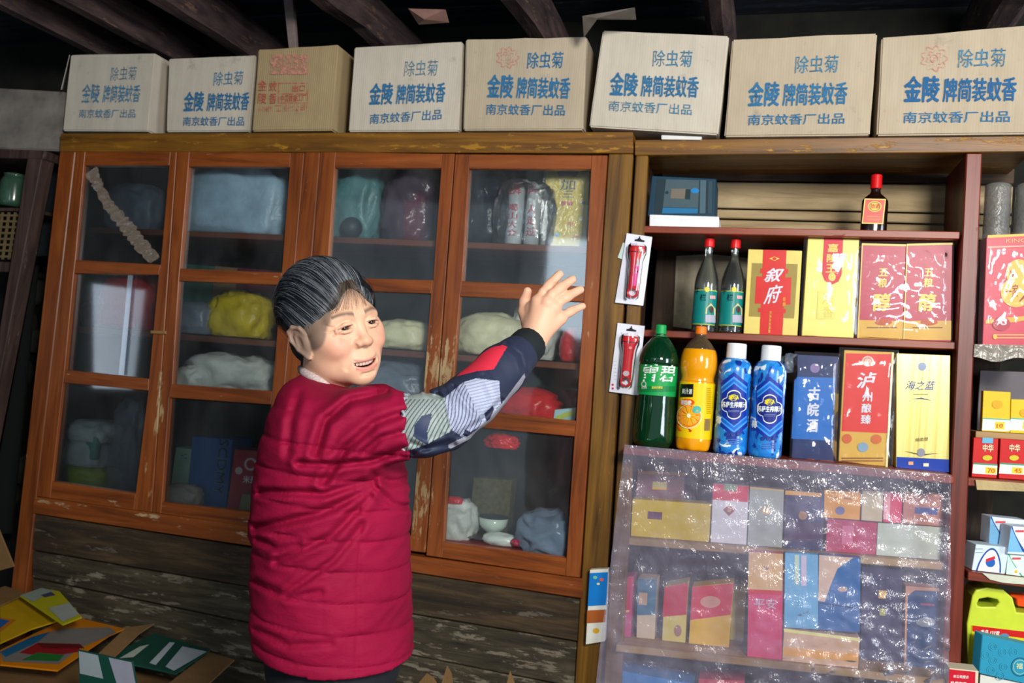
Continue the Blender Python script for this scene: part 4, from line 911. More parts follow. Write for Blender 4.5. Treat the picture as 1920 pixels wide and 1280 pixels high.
def wrap(par, q, Y, name='clear_wrap', amp=.004, n=18, drop=0):
    a, b, c_, d = [np.array(P(x, y, Y)) for x, y in q]; v = []
    for j in range(n+1):
        for i in range(n+1):
            u_, w_ = i/n, j/n; pt = (a*(1-u_)+b*u_)*(1-w_)+(d*(1-u_)+c_*u_)*w_
            edge = min(u_, 1-u_, w_, 1-w_)*8; k_ = 1 if edge > 1 else edge
            pt[2] = max(pt[2], LOC[par.name][2]+.0006); pt[1] -= amp*(.4+abs(mnoise.noise(Vector(pt)*26))*1.6)*k_-(.006*(1-k_)); v.append(pt)
    f = [(j*(n+1)+i, j*(n+1)+i+1, (j+1)*(n+1)+i+1, (j+1)*(n+1)+i) for j in range(n) for i in range(n)]
    return obj(name, v, f, FILM, par, smooth=True)
wrap(o, [(1508, 443), (1614, 445), (1606, 644), (1497, 640)], .029)
for i, (q, lab) in enumerate([([(1616, 456), (1699, 458), (1692, 640), (1607, 638)], 'left one of the paired crimson and gold boxes in shared plastic'), ([(1700, 457), (1786, 455), (1783, 640), (1693, 640)], 'right one of the paired crimson and gold boxes, by the dark red post')]):
    o = packs('gift_box', q, .037, .08, [C_('#a8163c', .3)], z2, lab, 'box', 'paired crimson and gold boxes')
    p = Print(.037); (x0, y0), (x1, y1), (x2, y2), (x3, y3) = q; L = lambda t: (x0+(x3-x0)*t, y0+(y3-y0)*t); R_ = lambda t: (x1+(x2-x1)*t, y1+(y2-y1)*t)
    p.poly([L(.79), R_(.79), R_(.985), L(.985)], C_('#c89a20', .3)); p.poly([L(0), (L(0)[0]+2, L(0)[1]), (L(.99)[0]+2, L(.99)[1]), L(.99)], GOLD); p.poly([L(0), R_(0), (R_(.02)[0], R_(.02)[1]), L(.02)], GOLD)
    xc = (x0+x1)/2-6; p.text('五粮', (xc-14, 534), (xc+8, 534), 1, GOLD) if False else None
    p.text('五', (xc-5, 518), (xc+13, 518), 15, GOLD, .03); p.text('粮', (xc-6, 539), (xc+11, 539), 18, GOLD, .03); p.text('醇', (xc-16, 584), (xc+17, 583), 34, GOLD, .04); p.disc(xc+5, 604, 16, 6, C_('#b04818')); p.lines(xc-26, 612, xc+30, 616, 1, C_('#7a4a18'), 2); p.done(o)
wr = wrap(o, [(1613, 452), (1790, 451), (1787, 645), (1604, 645)], .027, amp=.007, n=40); wr['label'] = 'shiny wrinkled clear wrap over both boxes'
# --- third shelf boxes
o = packs('gift_box', [(1495, 664), (1573, 668), (1563, 868), (1484, 858)], .03, .08, C_('#0f2a5c', .3), z3, 'blue box in wrinkled clear film with silver vertical characters', 'box')
p = Print(.03); p.poly([(1490, 706), (1566, 708), (1560, 826), (1484, 822)], C_('#1264b4', .3)); p.vtext('古皖酒', 1527, 722, 812, 22, SIL, .04, x2=1521); p.disc(1528, 690, 9, 9, C_('#7a6a98')); p.done(o)
wrap(o, [(1490, 658), (1576, 662), (1568, 872), (1480, 862)], .024, amp=.008, n=26)
o = packs('gift_box', [(1583, 656), (1676, 660), (1664, 878), (1572, 872)], .02, .09, C_('#c8a040', .35), z3, 'tall red and gold box in a clear bag between the blue and pale gold boxes', 'box')
p = Print(.02); p.poly([(1586, 662), (1671, 664), (1664, 812), (1578, 808)], C_('#cc2a22', .35)); p.disc(1627, 677, 11, 10, C_('#d8b0a0')); p.ring(1627, 677, 8, 7, 1.5, C_('#b86850')); p.text('泸', (1606, 728), (1642, 727), 30, SIL, .03, .15)
p.vtext('州酿臻', 1626, 733, 796, 19, SIL, .03, x2=1622); p.disc(1588, 822, 9, 9, C_('#c05828')); p.disc(1643, 823, 10, 9, C_('#c06028')); p.disc(1618, 838, 10, 9, C_('#7898b0')); p.lines(1578, 856, 1656, 866, 2, C_('#7a4a20'), 2); p.poly([(1672, 661), (1676, 661), (1664, 876), (1660, 876)], C_('#e8d8a0', .3)); p.done(o)
wrap(o, [(1574, 650), (1686, 656), (1674, 882), (1564, 876)], .014, amp=.006, n=24)
T = NT('pale_gold_foil'); v_ = posn(T, (1, 0, 0)); cgold = rampn(T, noisen(T, v_, 34, 2), [(0.35, '#c0a848'), (0.5, '#e4d888'), (0.65, '#d0c060')]); FOIL = T.out(prin(T, cgold, .28, .35))
o = packs('gift_box', [(1681, 662), (1782, 666), (1779, 886), (1680, 880)], .014, .09, FOIL, z3, 'pale gold foil box with blue base, at the right end of the third shelf', 'box')
p = Print(.014); p.poly([(1681, 856), (1779, 861), (1779, 885), (1681, 878)], C_('#10389a', .3)); p.disc(1729, 687, 8, 8, C_('#8898b0', .25)); p.text('海之蓝', (1697, 730), (1754, 731), 17, C_('#4a5a90', .3), .02, .3); p.lines(1712, 736, 1740, 742, 1, C_('#888858'), 1.5); p.poly([(1706, 748), (1728, 745), (1748, 751), (1728, 748)], C_('#405078'))
p.text('绵柔型', (1716, 828), (1740, 826), 7, C_('#8a8048'), .03); p.poly([(1694, 845), (1728, 851), (1760, 849), (1728, 854)], C_('#504a3c')); p.disc(1727, 848, 7, 8, C_('#888c98', .25)); p.rect(1703, 865, 1712, 871, C_('#e0a070')); p.rect(1731, 868, 1741, 874, C_('#e8d8b8')); p.done(o)
# grey plastic scraps peeping between
sp = lumpy('plastic_scrap', P(1485, 664, .10)*[1, 1, 0]+[0, 0, P(1485, 700, .1)[2]], (.05, .06, .05), B_GREY, 61, .3); tag(sp, 'crumpled grey plastic between the blue bottle and blue box', 'plastic'); sp.location.z = rz(3, sp.location.x)+.18 if False else sp.location.z
# --- torches in blister cards hanging at the post
def torch(q, y0, y1, cx0, cx1, label, sw):
    Y = -.012; o = empty('torch_card', P((q[2][0]+q[3][0])/2, q[3][1], Y)); tag(o, label, 'torch', 'red torches on white hanging cards')
    obj('card', *qprism(q, Y, .0012), C_('#e0e2ee', .3), o, bevel=.0004)
    # torch body: lathe along the card's long axis
    A = P(cx0, y0, Y-.011); B = P(cx1, y1, Y-.011); d = B-A; L = np.linalg.norm(d); d /= L; u = P(cx0+1, y0, Y)[0]-P(cx0, y0, Y)[0]
    pr = [(14.5, 0), (15.5, .03), (15.5, .10), (14.5, .14), (11.5, .2), (10, .3), (9, .5), (9.5, .75), (10, .86)]
    ax = np.array([1, 0, 0.0]); ax -= d*ax.dot(d); ax /= np.linalg.norm(ax); ay = np.array([0, 1.0, 0]); n = 24; v = []; f = []
    for r, t in pr:
        for k in range(n):
            th = 2*math.pi*k/n; v.append(A+d*t*L+ax*r*u*math.cos(th)+ay*min(.9, .010/(r*u+1e-6))*r*u*math.sin(th)*.9)
    for i in range(len(pr)-1):
        for k in range(n): f.append((i*n+k, i*n+(k+1) % n, (i+1)*n+(k+1) % n, (i+1)*n+k))
    f += [tuple(range(n)), tuple((len(pr)-1)*n+k for k in range(n))[::-1]]
    RD = C_('#d01018', .2, coat=.6)
    obj('torch_body', v, f, RD, o, smooth=True)
    ring = [A+d*(L*(.93)+math.sin(2*math.pi*k/20)*L*.085)+ax*u*9.5*math.cos(2*math.pi*k/20) for k in range(21)]
    obj('loop', *tube(ring, 2.6*u, 8, cap=False), RD, o, smooth=True)
    obj('black_band', *(lambda vv: (vv, [(i, (i+1) % 12, (i+1) % 12+12, i+12) for i in range(12)]))([A+d*(L*t)+ax*16*u*math.cos(math.pi*k/11)-ay*.0108*math.sin(math.pi*k/11) for t in (.115, .13) for k in range(12)]), C_('#300408', .3), o)
    p = Print(Y-.0225); xm = (cx0+cx1)/2; ym = (y0+y1)/2
    if sw: p.poly([(cx0-3+.3*0, y0+34), (cx0+5, y0+34), (xm+2, ym+28), (xm-6, ym+28)], C_('#e03c90', .2)); p.poly([(cx0-1, y0+26), (cx0+4, y0+26), (cx0+3, y0+38), (cx0-2, y0+38)], C_('#c0c0c8', .2)); p.disc(cx0, y0+48, 2, 2, C_('#401018'))
    else: p.disc(cx1+2, y1-22, 6, 5, C_('#c8b8c0', .2)); p.disc(cx1+1, y1-13, 4, 2.5, C_('#581018', .2)); p.disc(cx0, y0+22, 3, 2.5, C_('#f09898', .2))
    p.done(o, 'switch')
    p = Print(Y); (x0, yy0), (x1, yy1) = q[0], q[1]; xm = (x0+x1)/2; yh = yy0+13; K = C_('#202428')
    p.poly([(xm-9, yh-1), (xm-4, yh-2), (xm, yh-5), (xm+4, yh-1), (xm+10, yh+1), (xm+9, yh+4), (xm-9, yh+2)], K); p.text('Torch', (x0+6, yh+9), (x0+20, yh+10), 4, C_('#8890a0'))
    if not sw: p.disc(q[3][0]+7, q[3][1]-13, 2.2, 2.2, C_('#d02860')); p.disc(q[3][0]+7, q[3][1]-6, 2.2, 2.2, C_('#d02860')); p.lines(q[3][0]+10, q[3][1]-60, q[3][0]+14, q[3][1]-20, 6, C_('#a8acc0'), .8)
    p.done(o, 'card_print')
    obj('blister', *(lambda m: m)(( [A+d*(t*L)+ax*w_*u*s_+ay*(-.013 if abs(s_) < .9 else .010) for t, w_ in ((-.04, 14), (.0, 19), (.15, 19), (.3, 15), (.8, 14), (1.03, 13), (1.07, 9)) for s_ in (-1, -.8, 0, .8, 1)], [(i*5+k, i*5+k+1, (i+1)*5+k+1, (i+1)*5+k) for i in range(6) for k in range(4)])), clearmat('blister_plastic', (1, 1, 1), .08, .06, .01), o, smooth=True)
    hk = obj('hook', *tube([P(xm, yh-8, .0), P(xm+1, yh-6, -.02), P(xm, yh+1, -.02)], .0012, 6), C_('#2a2a2c', .4, metal=.5), o)
    return o
torch([(1175, 437), (1223, 444), (1206, 573), (1153, 567)], 461, 555, 1195, 1185, 'white hanging card with red torch, upper of two on the post', True)
obj('price_slip', *qprism([(1168, 455), (1174, 455), (1170, 487), (1158, 483)], -.006, .001), C_('#c8dcd8', .5), bpy.data.objects['torch_card'])
torch([(1158, 605), (1209, 611), (1195, 741), (1142, 734)], 630, 722, 1182, 1172, 'white hanging card with red torch, lower of two on the post', False)

# ================================================================ CIGARETTE RACK BEHIND THE PLASTIC SHEET
z5 = lambda x: rz(4, x); z6 = lambda x: rz(5, x)
def cp2(q, Y, dep, base, prints, label, zf=None, group='cigarette packs behind the plastic sheet', name='cigarette_pack'):
    pts = [P(x, y, Y) for x, y in q]
    if zf:
        for i in (2, 3): pts[i][2] = zf(pts[i][0])+.001
    o = obj(name, *prism_pts(pts, (0, dep, 0)), C_(base, .4), bevel=.0008); tag(o, label, 'pack', group)
    if prints:
        p = Print(Y)
        for pr_ in prints:
            if pr_[0] == 'q': p.poly(pr_[1], C_(pr_[2], .4))
            elif pr_[0] == 'd': p.disc(*pr_[1], C_(pr_[2], .4))
            elif pr_[0] == 't': p.text(pr_[1], pr_[2], pr_[3], pr_[4], C_(pr_[5], .4), .03)
        p.done(o)
    return o
YC = .06
cp2([(1186, 935), (1333, 945), (1330, 1006), (1183, 998)], YC, .07, '#d8b810', [('q', [(1215, 958), (1242, 960), (1241, 974), (1214, 972)], '#6a3a5a')], 'wide yellow carton lying at left of the upper rack row', z5)
cp2([(1196, 882), (1284, 886), (1284, 930), (1192, 926)], YC+.085, .05, '#8a6a74', [('q', [(1196, 882), (1284, 886), (1284, 891), (1196, 888)], '#d89858'), ('q', [(1224, 902), (1251, 904), (1250, 915), (1223, 914)], '#c8c080'), ('q', [(1223, 914), (1250, 915), (1250, 918), (1223, 917)], '#e8b020')], 'brownish carton with a yellow square standing behind the wide yellow carton', z5)
cp2([(1337, 907), (1404, 912), (1400, 1010), (1333, 1006)], YC, .045, '#e0dce4', [('q', [(1337, 907), (1404, 912), (1402, 941), (1336, 936)], '#d81c40'), ('q', [(1358, 906), (1382, 908), (1381, 921), (1357, 919)], '#789068'), ('q', [(1368, 945), (1379, 956), (1367, 967), (1356, 955)], '#a05a5a'), ('d', (1367.5, 956, 4, 4), '#c8a090')], 'white pack with a red top beside the wide yellow carton', z5)
cp2([(1406, 912), (1470, 918), (1467, 1014), (1402, 1010)], YC, .045, '#a8b0a8', [('q', [(1406, 912), (1470, 918), (1470, 921), (1406, 915)], '#d8b068'), ('d', (1436, 957, 9, 7), '#d8b070')], 'silver grey pack with a small gold mark', z5)
cp2([(1473, 920), (1546, 926), (1543, 1020), (1470, 1015)], YC, .045, '#26305c', [('q', [(1473, 919), (1540, 924), (1540, 931), (1472, 927)], '#e8a848'), ('d', (1505, 966, 8, 8), '#a8784a'), ('q', [(1472, 975), (1544, 980), (1543, 1018), (1470, 1013)], '#4a3858')], 'navy pack with gold top edge and round gold mark', z5)
cp2([(1551, 972), (1645, 980), (1642, 1030), (1548, 1024)], YC, .05, '#b82050', [('q', [(1580, 985), (1600, 986), (1598, 1022), (1578, 1020)], '#d86a8c')], 'crimson carton under the orange pack', z5)
cp2([(1646, 980), (1775, 989), (1773, 1046), (1643, 1034)], YC, .05, '#c0c8b8', [], 'pale green-grey carton at right of the crimson carton', z5)
z7 = lambda x: P((0), 0)[2]
def top_of(q0, q1, Y):
    A, B = P(*q0, Y), P(*q1, Y); return lambda x: A[2]+(B[2]-A[2])*(x-A[0])/(B[0]-A[0])
zt1 = top_of((1551, 971), (1782, 989), YC)
cp2([(1545, 918), (1614, 923), (1612, 970), (1545, 968)], YC+.002, .045, '#e8a030', [('d', (1575, 957, 9, 8), '#7a78a8'), ('q', [(1556, 930), (1570, 932), (1569, 934), (1556, 932)], '#a86a30'), ('q', [(1583, 932), (1597, 934), (1597, 937), (1583, 935)], '#a86a30')], 'orange pack on top of the crimson carton', zt1)
cp2([(1617, 919), (1656, 922), (1654, 975), (1615, 971)], YC+.002, .045, '#c8b898', [], 'beige pack right of the orange pack', zt1)
cp2([(1658, 922), (1692, 924), (1690, 976), (1656, 974)], YC+.002, .045, '#d83058', [('q', [(1658, 922), (1670, 923), (1668, 974), (1656, 973)], '#e89aa0')], 'pink-red pack on top of the pale carton', zt1)
cp2([(1695, 922), (1778, 928), (1776, 984), (1692, 978)], YC+.002, .045, '#b87868', [('q', [(1716, 950), (1758, 953), (1757, 965), (1715, 962)], '#4a5a98')], 'brick-coloured pack with blue band at the right end of the upper row', zt1)
# lower row
def mid(q): pass
cp2([(1160, 1082), (1188, 1080), (1181, 1205), (1152, 1205)], .05, .07, '#c84078', [('q', [(1162, 1084), (1184, 1082), (1180, 1143), (1151, 1145)], '#d01838'), ('q', [(1151, 1145), (1180, 1143), (1180, 1147), (1151, 1149)], '#e8c080')], 'tall red and pink pack at the left end of the lower row', z6)
cp2([(1196, 1084), (1232, 1086), (1226, 1212), (1192, 1210)], .055, .07, '#d8c4a8', [('q', [(1196, 1084), (1232, 1086), (1229, 1152), (1194, 1153)], '#2a7090'), ('q', [(1198, 1110), (1214, 1111), (1213, 1134), (1197, 1133)], '#c8a888')], 'teal and beige pack second in the lower row', z6)
cp2([(1246, 1100), (1290, 1092), (1284, 1215), (1240, 1217)], .052, .08, '#dcc868', [('q', [(1246, 1100), (1290, 1092), (1287, 1152), (1242, 1156)], '#cc1c3c'), ('d', (1271, 1182, 7, 11), '#a87a70')], 'red over pale yellow pack third in the lower row', z6)
cp2([(1298, 1100), (1376, 1092), (1366, 1222), (1290, 1222)], .05, .07, '#ecb818', [('q', [(1298, 1100), (1376, 1093), (1370, 1152), (1294, 1162)], '#d82848'), ('d', (1332, 1128, 19, 11), '#d89a88')], 'wide red over golden yellow pack fourth in the lower row', z6)
cp2([(1345, 1100), (1400, 1094), (1392, 1224), (1340, 1224)], .13, .05, '#e8dc40', [], 'lemon yellow pack behind the wide golden pack', z6)
cp2([(1404, 1034), (1468, 1038), (1466, 1246), (1400, 1242)], -.015, .035, '#d8386c', [('q', [(1404, 1034), (1468, 1038), (1467, 1108), (1402, 1104)], '#dcb07c'), ('q', [(1402, 1104), (1467, 1107), (1466, 1115), (1402, 1112)], '#d02838'), ('t', '平安', (1412, 1140), (1456, 1142), 20, '#c8a0b4'), ('d', (1436, 1064, 6, 4), '#a07058')], 'tall pink box with tan top and pale characters', z6)
cp2([(1472, 1036), (1534, 1040), (1534, 1180), (1470, 1176)], -.012, .035, '#68b0dc', [('q', [(1490, 1040), (1498, 1040), (1498, 1096), (1490, 1094)], '#c8dcc8'), ('q', [(1502, 1041), (1512, 1041), (1512, 1098), (1502, 1098)], '#d0c0d8')], 'sky blue box standing beside the tall pink box')
cp2([(1536, 1040), (1614, 1046), (1612, 1186), (1534, 1180)], -.012, .035, '#1f68a8', [('q', [(1536, 1040), (1600, 1045), (1570, 1066), (1556, 1100), (1546, 1128), (1534, 1126)], '#d8b8a0'), ('d', (1580, 1104, 9, 5), '#c8a8a0'), ('q', [(1536, 1128), (1613, 1140), (1613, 1142), (1536, 1131)], '#103c70')], 'deep blue box with peach sky pattern')
cp2([(1470, 1178), (1612, 1196), (1608, 1264), (1466, 1248)], -.018, .06, '#dcb088', [('q', [(1470, 1178), (1612, 1196), (1612, 1202), (1470, 1184)], '#f0e890'), ('q', [(1468, 1212), (1610, 1226), (1609, 1240), (1468, 1228)], '#f0a838')], 'orange and cream carton below the blue boxes', z6)
cp2([(1616, 1060), (1692, 1068), (1690, 1268), (1612, 1262)], .07, .05, '#3a3a58', [('q', [(1648, 1106), (1662, 1107), (1661, 1122), (1647, 1121)], '#d8a850'), ('q', [(1649, 1140), (1660, 1141), (1660, 1154), (1649, 1153)], '#a8a860')], 'dark slate pack with small gold squares', z6)
cp2([(1698, 1098), (1772, 1104), (1770, 1274), (1694, 1268)], .055, .05, '#d0987c', [('q', [(1702, 1116), (1716, 1106), (1758, 1108), (1770, 1120), (1768, 1270), (1698, 1264)], '#1c4878'), ('q', [(1726, 1130), (1752, 1132), (1752, 1136), (1726, 1134)], '#a85878'), ('d', (1736, 1166, 18, 9), '#9098a0')], 'navy pack with arched panel and copper border at right end', z6)
lb_ = cp2([(1285, 1036), (1302, 1038), (1300, 1066), (1280, 1062)], .2, .02, '#c8c8c0', [('q', [(1284, 1052), (1294, 1053), (1293, 1064), (1282, 1062)], '#d89080')], 'small pale paper slip behind the sheet in the middle row'); lb_['category'] = 'slip'; lb_.name = 'paper_slip'
lb_.location.z = rz(5, lb_.location.x)+.001+0.0
# bottom row just in view
bxs = [([(1158, 1256), (1300, 1282), (1300, 1330), (1150, 1320)], '#2a88d0', 'bright blue carton at the very bottom behind the sheet'), ([(1310, 1272), (1396, 1276), (1390, 1340), (1306, 1335)], '#c02840', 'red carton at the very bottom behind the sheet')]
zbx = lambda x: .52
obj('shelf', *prism_pts([P(1150, 1330, .03), P(1786, 1400, .03), P(1786, 1400, .03)+[0, .3, 0], P(1150, 1330, .03)+[0, .3, 0]], (0, 0, -.02)), W_TAN, un)
zb6 = top_of((1150, 1330), (1786, 1400), .03)
for q, h_, lab in bxs: cp2(q, .06, .1, h_, [], lab, zb6, name='cigarette_carton')
# pack hanging beside the sheet
o = cp2([(1106, 1068), (1140, 1066), (1134, 1202), (1098, 1208)], -.03, .024, '#dcdcd0', [('q', [(1106, 1074), (1140, 1072), (1137, 1134), (1102, 1136)], '#1278c8'), ('q', [(1101, 1144), (1137, 1142), (1135, 1166), (1100, 1168)], '#a85a28'), ('d', (1118, 1182, 6, 5), '#e0a828'), ('d', (1116, 1082, 4, 3), '#78c090'), ('d', (1128, 1086, 4, 3), '#d86048'), ('d', (1122, 1094, 3, 2), '#e8e0a0')], 'blue and white pack hung on the ochre post left of the sheet', group=None)
# the sheet
def sheet():
    nx, ny = 90, 80; v = []
    tl, tr, br, bl = (1172, 833), (1783, 890), (1776, 1330), (1112, 1330)
    for j in range(ny+1):
        for i in range(nx+1):
            a, b = i/nx, j/ny
            x = (tl[0]*(1-a)+tr[0]*a)*(1-b)+(bl[0]*(1-a)+br[0]*a)*b; y = (tl[1]*(1-a)+tr[1]*a)*(1-b)+(bl[1]*(1-a)+br[1]*a)*b
            pt = P(x, y, -.106)
            n1 = mnoise.noise(Vector((a*5, b*3, 0))); n2 = mnoise.noise(Vector((a*13, b*9, 4))); n3 = abs(mnoise.noise(Vector((a*20+b*9, b*16, 8)))); n4 = abs(mnoise.noise(Vector((a*45, b*36, 2))))
            amp = min(1, b*7)*.9+.1
            corner = math.exp(-((a-.82)/.28)**2-((b-.8)/.22)**2)
            pt[1] += amp*(.012*n1+.008*n2-.013*n3-.006*n4)-.006-corner*.034*(abs(mnoise.noise(Vector((a*24, b*20, 6))))+.2)
            v.append(pt)
    f = [(j*(nx+1)+i, j*(nx+1)+i+1, (j+1)*(nx+1)+i+1, (j+1)*(nx+1)+i) for j in range(ny) for i in range(nx)]
    o = obj('plastic_sheet', v, f, clearmat('crinkled_clear_sheet', (.97, .97, 1), .060, .16, .24, '#aaa6bc', 1.0, 22, (1, 1, 1), .4), smooth=True)
    return tag(o, 'large crinkled clear plastic sheet hanging over the cigarette packs', 'sheet')
sheet()

# ================================================================ RIGHT BAY
zB1 = lambda x: bz(1, x); zB2 = lambda x: bz(2, x); zB3 = lambda x: bz(3, x); zB4 = lambda x: bz(4, x)
for i, (px, w_) in enumerate([(1872, 27), (1930, 27)]):
    a = P(px, 345, .16); zb_ = zB1(a[0])+.001; Rr = w_*.9*(P(px+1, 345, .16)[0]-a[0])
    pf = [(Rr*.9, 0), (Rr, .01)]+[(Rr*(1+.015*(k % 2)), .01+k*.012) for k in range(int((a[2]-zb_)/.012))]+[(Rr*.8, a[2]-zb_)]
    o = obj('plastic_roll', *lathe([a[0], .16, zb_], pf, 28), plasticbag('roll_plastic', '#787874', .2, .25, .8, 60), smooth=True)
    tag(o, 'upright roll of clear ridged plastic, '+('nearest the dark red post' if i == 0 else 'at the right frame edge'), 'roll', 'rolls on the upper right shelf')
o = packs('food_bag', [(1850, 443), (1950, 438), (1950, 650), (1842, 645)], .03, .07, C_('#c02c44', .3), zB1, 'big red food packet with round yellow emblems and A3 badge', 'bag')
p = Print(.03); p.poly([(1852, 441), (1950, 437), (1950, 441), (1852, 446)], C_('#e8b840')); p.poly([(1852, 462), (1950, 459), (1950, 461), (1852, 465)], C_('#e0a890')); p.text('KINGPIN', (1886, 455), (1948, 453), 7, C_('#e0b060')) ; p.disc(1910, 512, 24, 26, C_('#e8b048')); p.disc(1905, 548, 29, 28, C_('#e8b048')); p.text('一家', (1884, 560), (1908, 558), 26, C_('#8a3a18'), .02); p.text('人', (1910, 566), (1935, 565), 24, C_('#8a3a18'), .02); p.vtext('福', 1897, 505, 520, 10, C_('#8a3a18'), .02)
p.poly([(1848, 600), (1880, 596), (1950, 590), (1950, 596), (1900, 604), (1847, 607)], C_('#e0a030')); p.disc(1877, 607, 17, 13, C_('#a82038')); p.text('A3', (1868, 610), (1887, 609), 11, C_('#f0d8d8'), .04); p.lines(1862, 625, 1940, 636, 2, C_('#d89060'), 3); p.disc(1865, 631, 4, 5, C_('#e8b040')); p.done(o)
wrap(o, [(1840, 438), (1950, 432), (1950, 655), (1834, 650)], .022, amp=.008, n=24)
lt = [P(1826, 648, -.004), P(1960, 650, -.004)]; v = []; n = 40
for j in range(4):
    for i in range(n+1):
        a = i/n; pt = lt[0]*(1-a)+lt[1]*a; pt = pt+np.array([0, -.004-.006*abs(mnoise.noise(Vector((a*14, j, 1)))), .004-.011*j-(.012*math.sin(a*5)**2 if j == 3 else 0)]); v.append(pt)
o = obj('shelf_liner', v, [(j*(n+1)+i, j*(n+1)+i+1, (j+1)*(n+1)+i+1, (j+1)*(n+1)+i) for j in range(3) for i in range(n)], plasticbag('liner', '#8a8478', .25, .2), smooth=True); tag(o, 'crumpled clear liner hanging over the shelf edge under the red packet', 'liner')
o = packs('grey_card', [(1838, 694), (1950, 698), (1950, 900), (1826, 890)], .30, .01, C_('#6a6468', .6), zB2, 'plain grey backing card behind the small yellow packs', 'card')
# stepped display of small packs
st = obj('tan_step', *prism_pts([P(1830, 808, .05), P(1960, 816, .05), P(1960, 827, .05), P(1829, 820, .05)], (0, .12, 0)), W_TAN, bevel=.001); 
v, f = prism_pts([P(1832, 821, .09), P(1960, 828, .09), P(1960, 900, .09)*[1, 1, 0]+[0, 0, zB2(P(1960, 900)[0])+.004], P(1832, 895, .09)*[1, 1, 0]+[0, 0, zB2(P(1832, 895)[0])+.004]], (0, .02, 0))
obj('support', v, f, W_TAN, st); tag(st, 'small tan wooden step carrying the yellow packs', 'step')
zst = top_of((1830, 808), (1960, 816), .05)
for q, lab in [([(1844, 732), (1895, 735), (1893, 809), (1841, 807)], 'yellow pack with white price band, nearest the dark red post'), ([(1896, 748), (1948, 750), (1946, 813), (1894, 811)], 'shorter yellow pack with white band at the right frame edge')]:
    (x0, y0), (x1, y1) = q[0], q[1]
    cp2(q, .06, .025, '#e0b818', [('q', [(x0-1, 783), (x1-1, 786), (x1-2, 808), (x0-3, 806)], '#d8e8e0'), ('q', [(x0-1, 783), (x1-1, 786), (x1-1, 788), (x0-1, 785)], '#40a890'), ('q', [(x0+22, 790), (x0+40, 791), (x0+39, 805), (x0+21, 804)], '#e8c830'), ('t', '10', (x0+24, 802), (x0+36, 802), 8, '#c84020'), ('d', (x0+26, y0+26, 10, 8), '#d8a010')], lab, zst, 'small yellow packs on the tan step')
for i, (q, lab, pr_) in enumerate([([(1826, 820), (1872, 823), (1869, 890), (1822, 887)], 'red pack with yellow price 70 on the right-hand shelf', '70'), ([(1876, 822), (1926, 826), (1923, 893), (1873, 890)], 'red pack with yellow price 45 at the right frame edge', '45')]):
    (x0, y0), (x1, y1) = q[0], q[1]
    cp2(q, .022, .025, '#c01818', [('q', [(x0-1, 868), (x1-2, 871), (x1-3, 890), (x0-3, 887)], '#e0e8d8'), ('q', [(x0-1, 867), (x1-2, 870), (x1-2, 873), (x0-1, 870)], '#3c9070'), ('q', [(x0+22, 875), (x0+42, 877), (x0+41, 888), (x0+21, 887)], '#e8c830'), ('t', pr_, (x0+25, 886), (x0+39, 887), 9, '#c86018'), ('t', '中华', (x0+16, 846), (x0+36, 847), 14, '#e8d8b0'), ('d', (x0+25, 858, 9, 5), '#c8b828')]+([('q', [(x0+16, 820), (x0+36, 821), (x0+35, 831), (x0+15, 830)], '#60a8c8')] if i == 0 else []), lab, zB2, 'red packs below the tan step')
rw = obj('worn_edge_tape', *qprism([(1829, 899), (1950, 908), (1950, 922), (1832, 918)], -.003, .003), plasticbag('worn_tape', '#b09a6a', .6, 0), bpy.data.objects['open_shelf_unit'])
# soap boxes
def soap(q, Y, dep, base, zf, lab, green=False, logo=None):
    pts = [P(x, y, Y) for x, y in q]
    if zf:
        for i in (2, 3): pts[i][2] = zf(pts[i][0])+.001
    o = obj('soap_box', *prism_pts(pts, (-.01, dep, 0)), C_(base, .35), bevel=.001); tag(o, lab, 'box', 'soap boxes on the lower right shelf')
    p = Print(Y); (x0, y0), (x1, y1), (x2, y2), (x3, y3) = q; f_ = lambda u, v_: ((x0*(1-u)+x1*u)*(1-v_)+(x3*(1-u)+x2*u)*v_, (y0*(1-u)+y1*u)*(1-v_)+(y3*(1-u)+y2*u)*v_)
    if logo == 'arch':
        p.poly([f_(.12, 1)]+[f_(.12+.76*t, 1-math.sin(math.pi*t)**.6*.92) for t in np.linspace(.05, .95, 13)]+[f_(.88, 1)], C_('#1c4c98', .35)); p.poly([f_(.17, 1)]+[f_(.17+.66*t, 1-math.sin(math.pi*t)**.6*.85) for t in np.linspace(.05, .95, 13)]+[f_(.83, 1)], C_('#e0eaf0', .35))
        c0 = f_(.5, .55); p.disc(c0[0], c0[1]+4, 9, 9, C_('#2460b0')); p.poly([(c0[0]-9, c0[1]-2), (c0[0]+8, c0[1]-8), (c0[0]+9, c0[1]-3), (c0[0]-8, c0[1]+3)], C_('#d02030')); p.lines(*f_(.0, .1), *f_(.25, .35), 2, C_('#8898b8'), 1.2)
    else:
        cc = C_('#2ca878' if green else '#1c4c98', .35)
        p.poly([f_(.04, 0)]+[f_(.04+.55*t**1.0, t**.8) for t in np.linspace(.1, .9, 9)]+[f_(.62, 1), f_(.52, 1)]+[f_(.45*t, t**.8) for t in np.linspace(.9, .1, 9)]+[f_(0, 0)], cc)
        p.poly([f_(0, .03), f_(.18, .4), f_(.47, .99), f_(0, 1)], C_('#78b4dc' if not green else '#c8ecd8', .35))
        c0 = f_(.75, .45)
        if green: c0 = f_(.3, .75); p.disc(c0[0], c0[1], 7, 7, C_('#f0f0e0')); p.disc(c0[0], c0[1], 3, 3, C_('#e0b020'))
        else: p.disc(c0[0], c0[1], 9, 9, C_('#2858a8'))
        q1, q2 = f_(.15, .14), f_(.42, .16); p.rect(q1[0], q1[1], q2[0], q1[1]+4, C_('#d05058'))
    p.done(o)
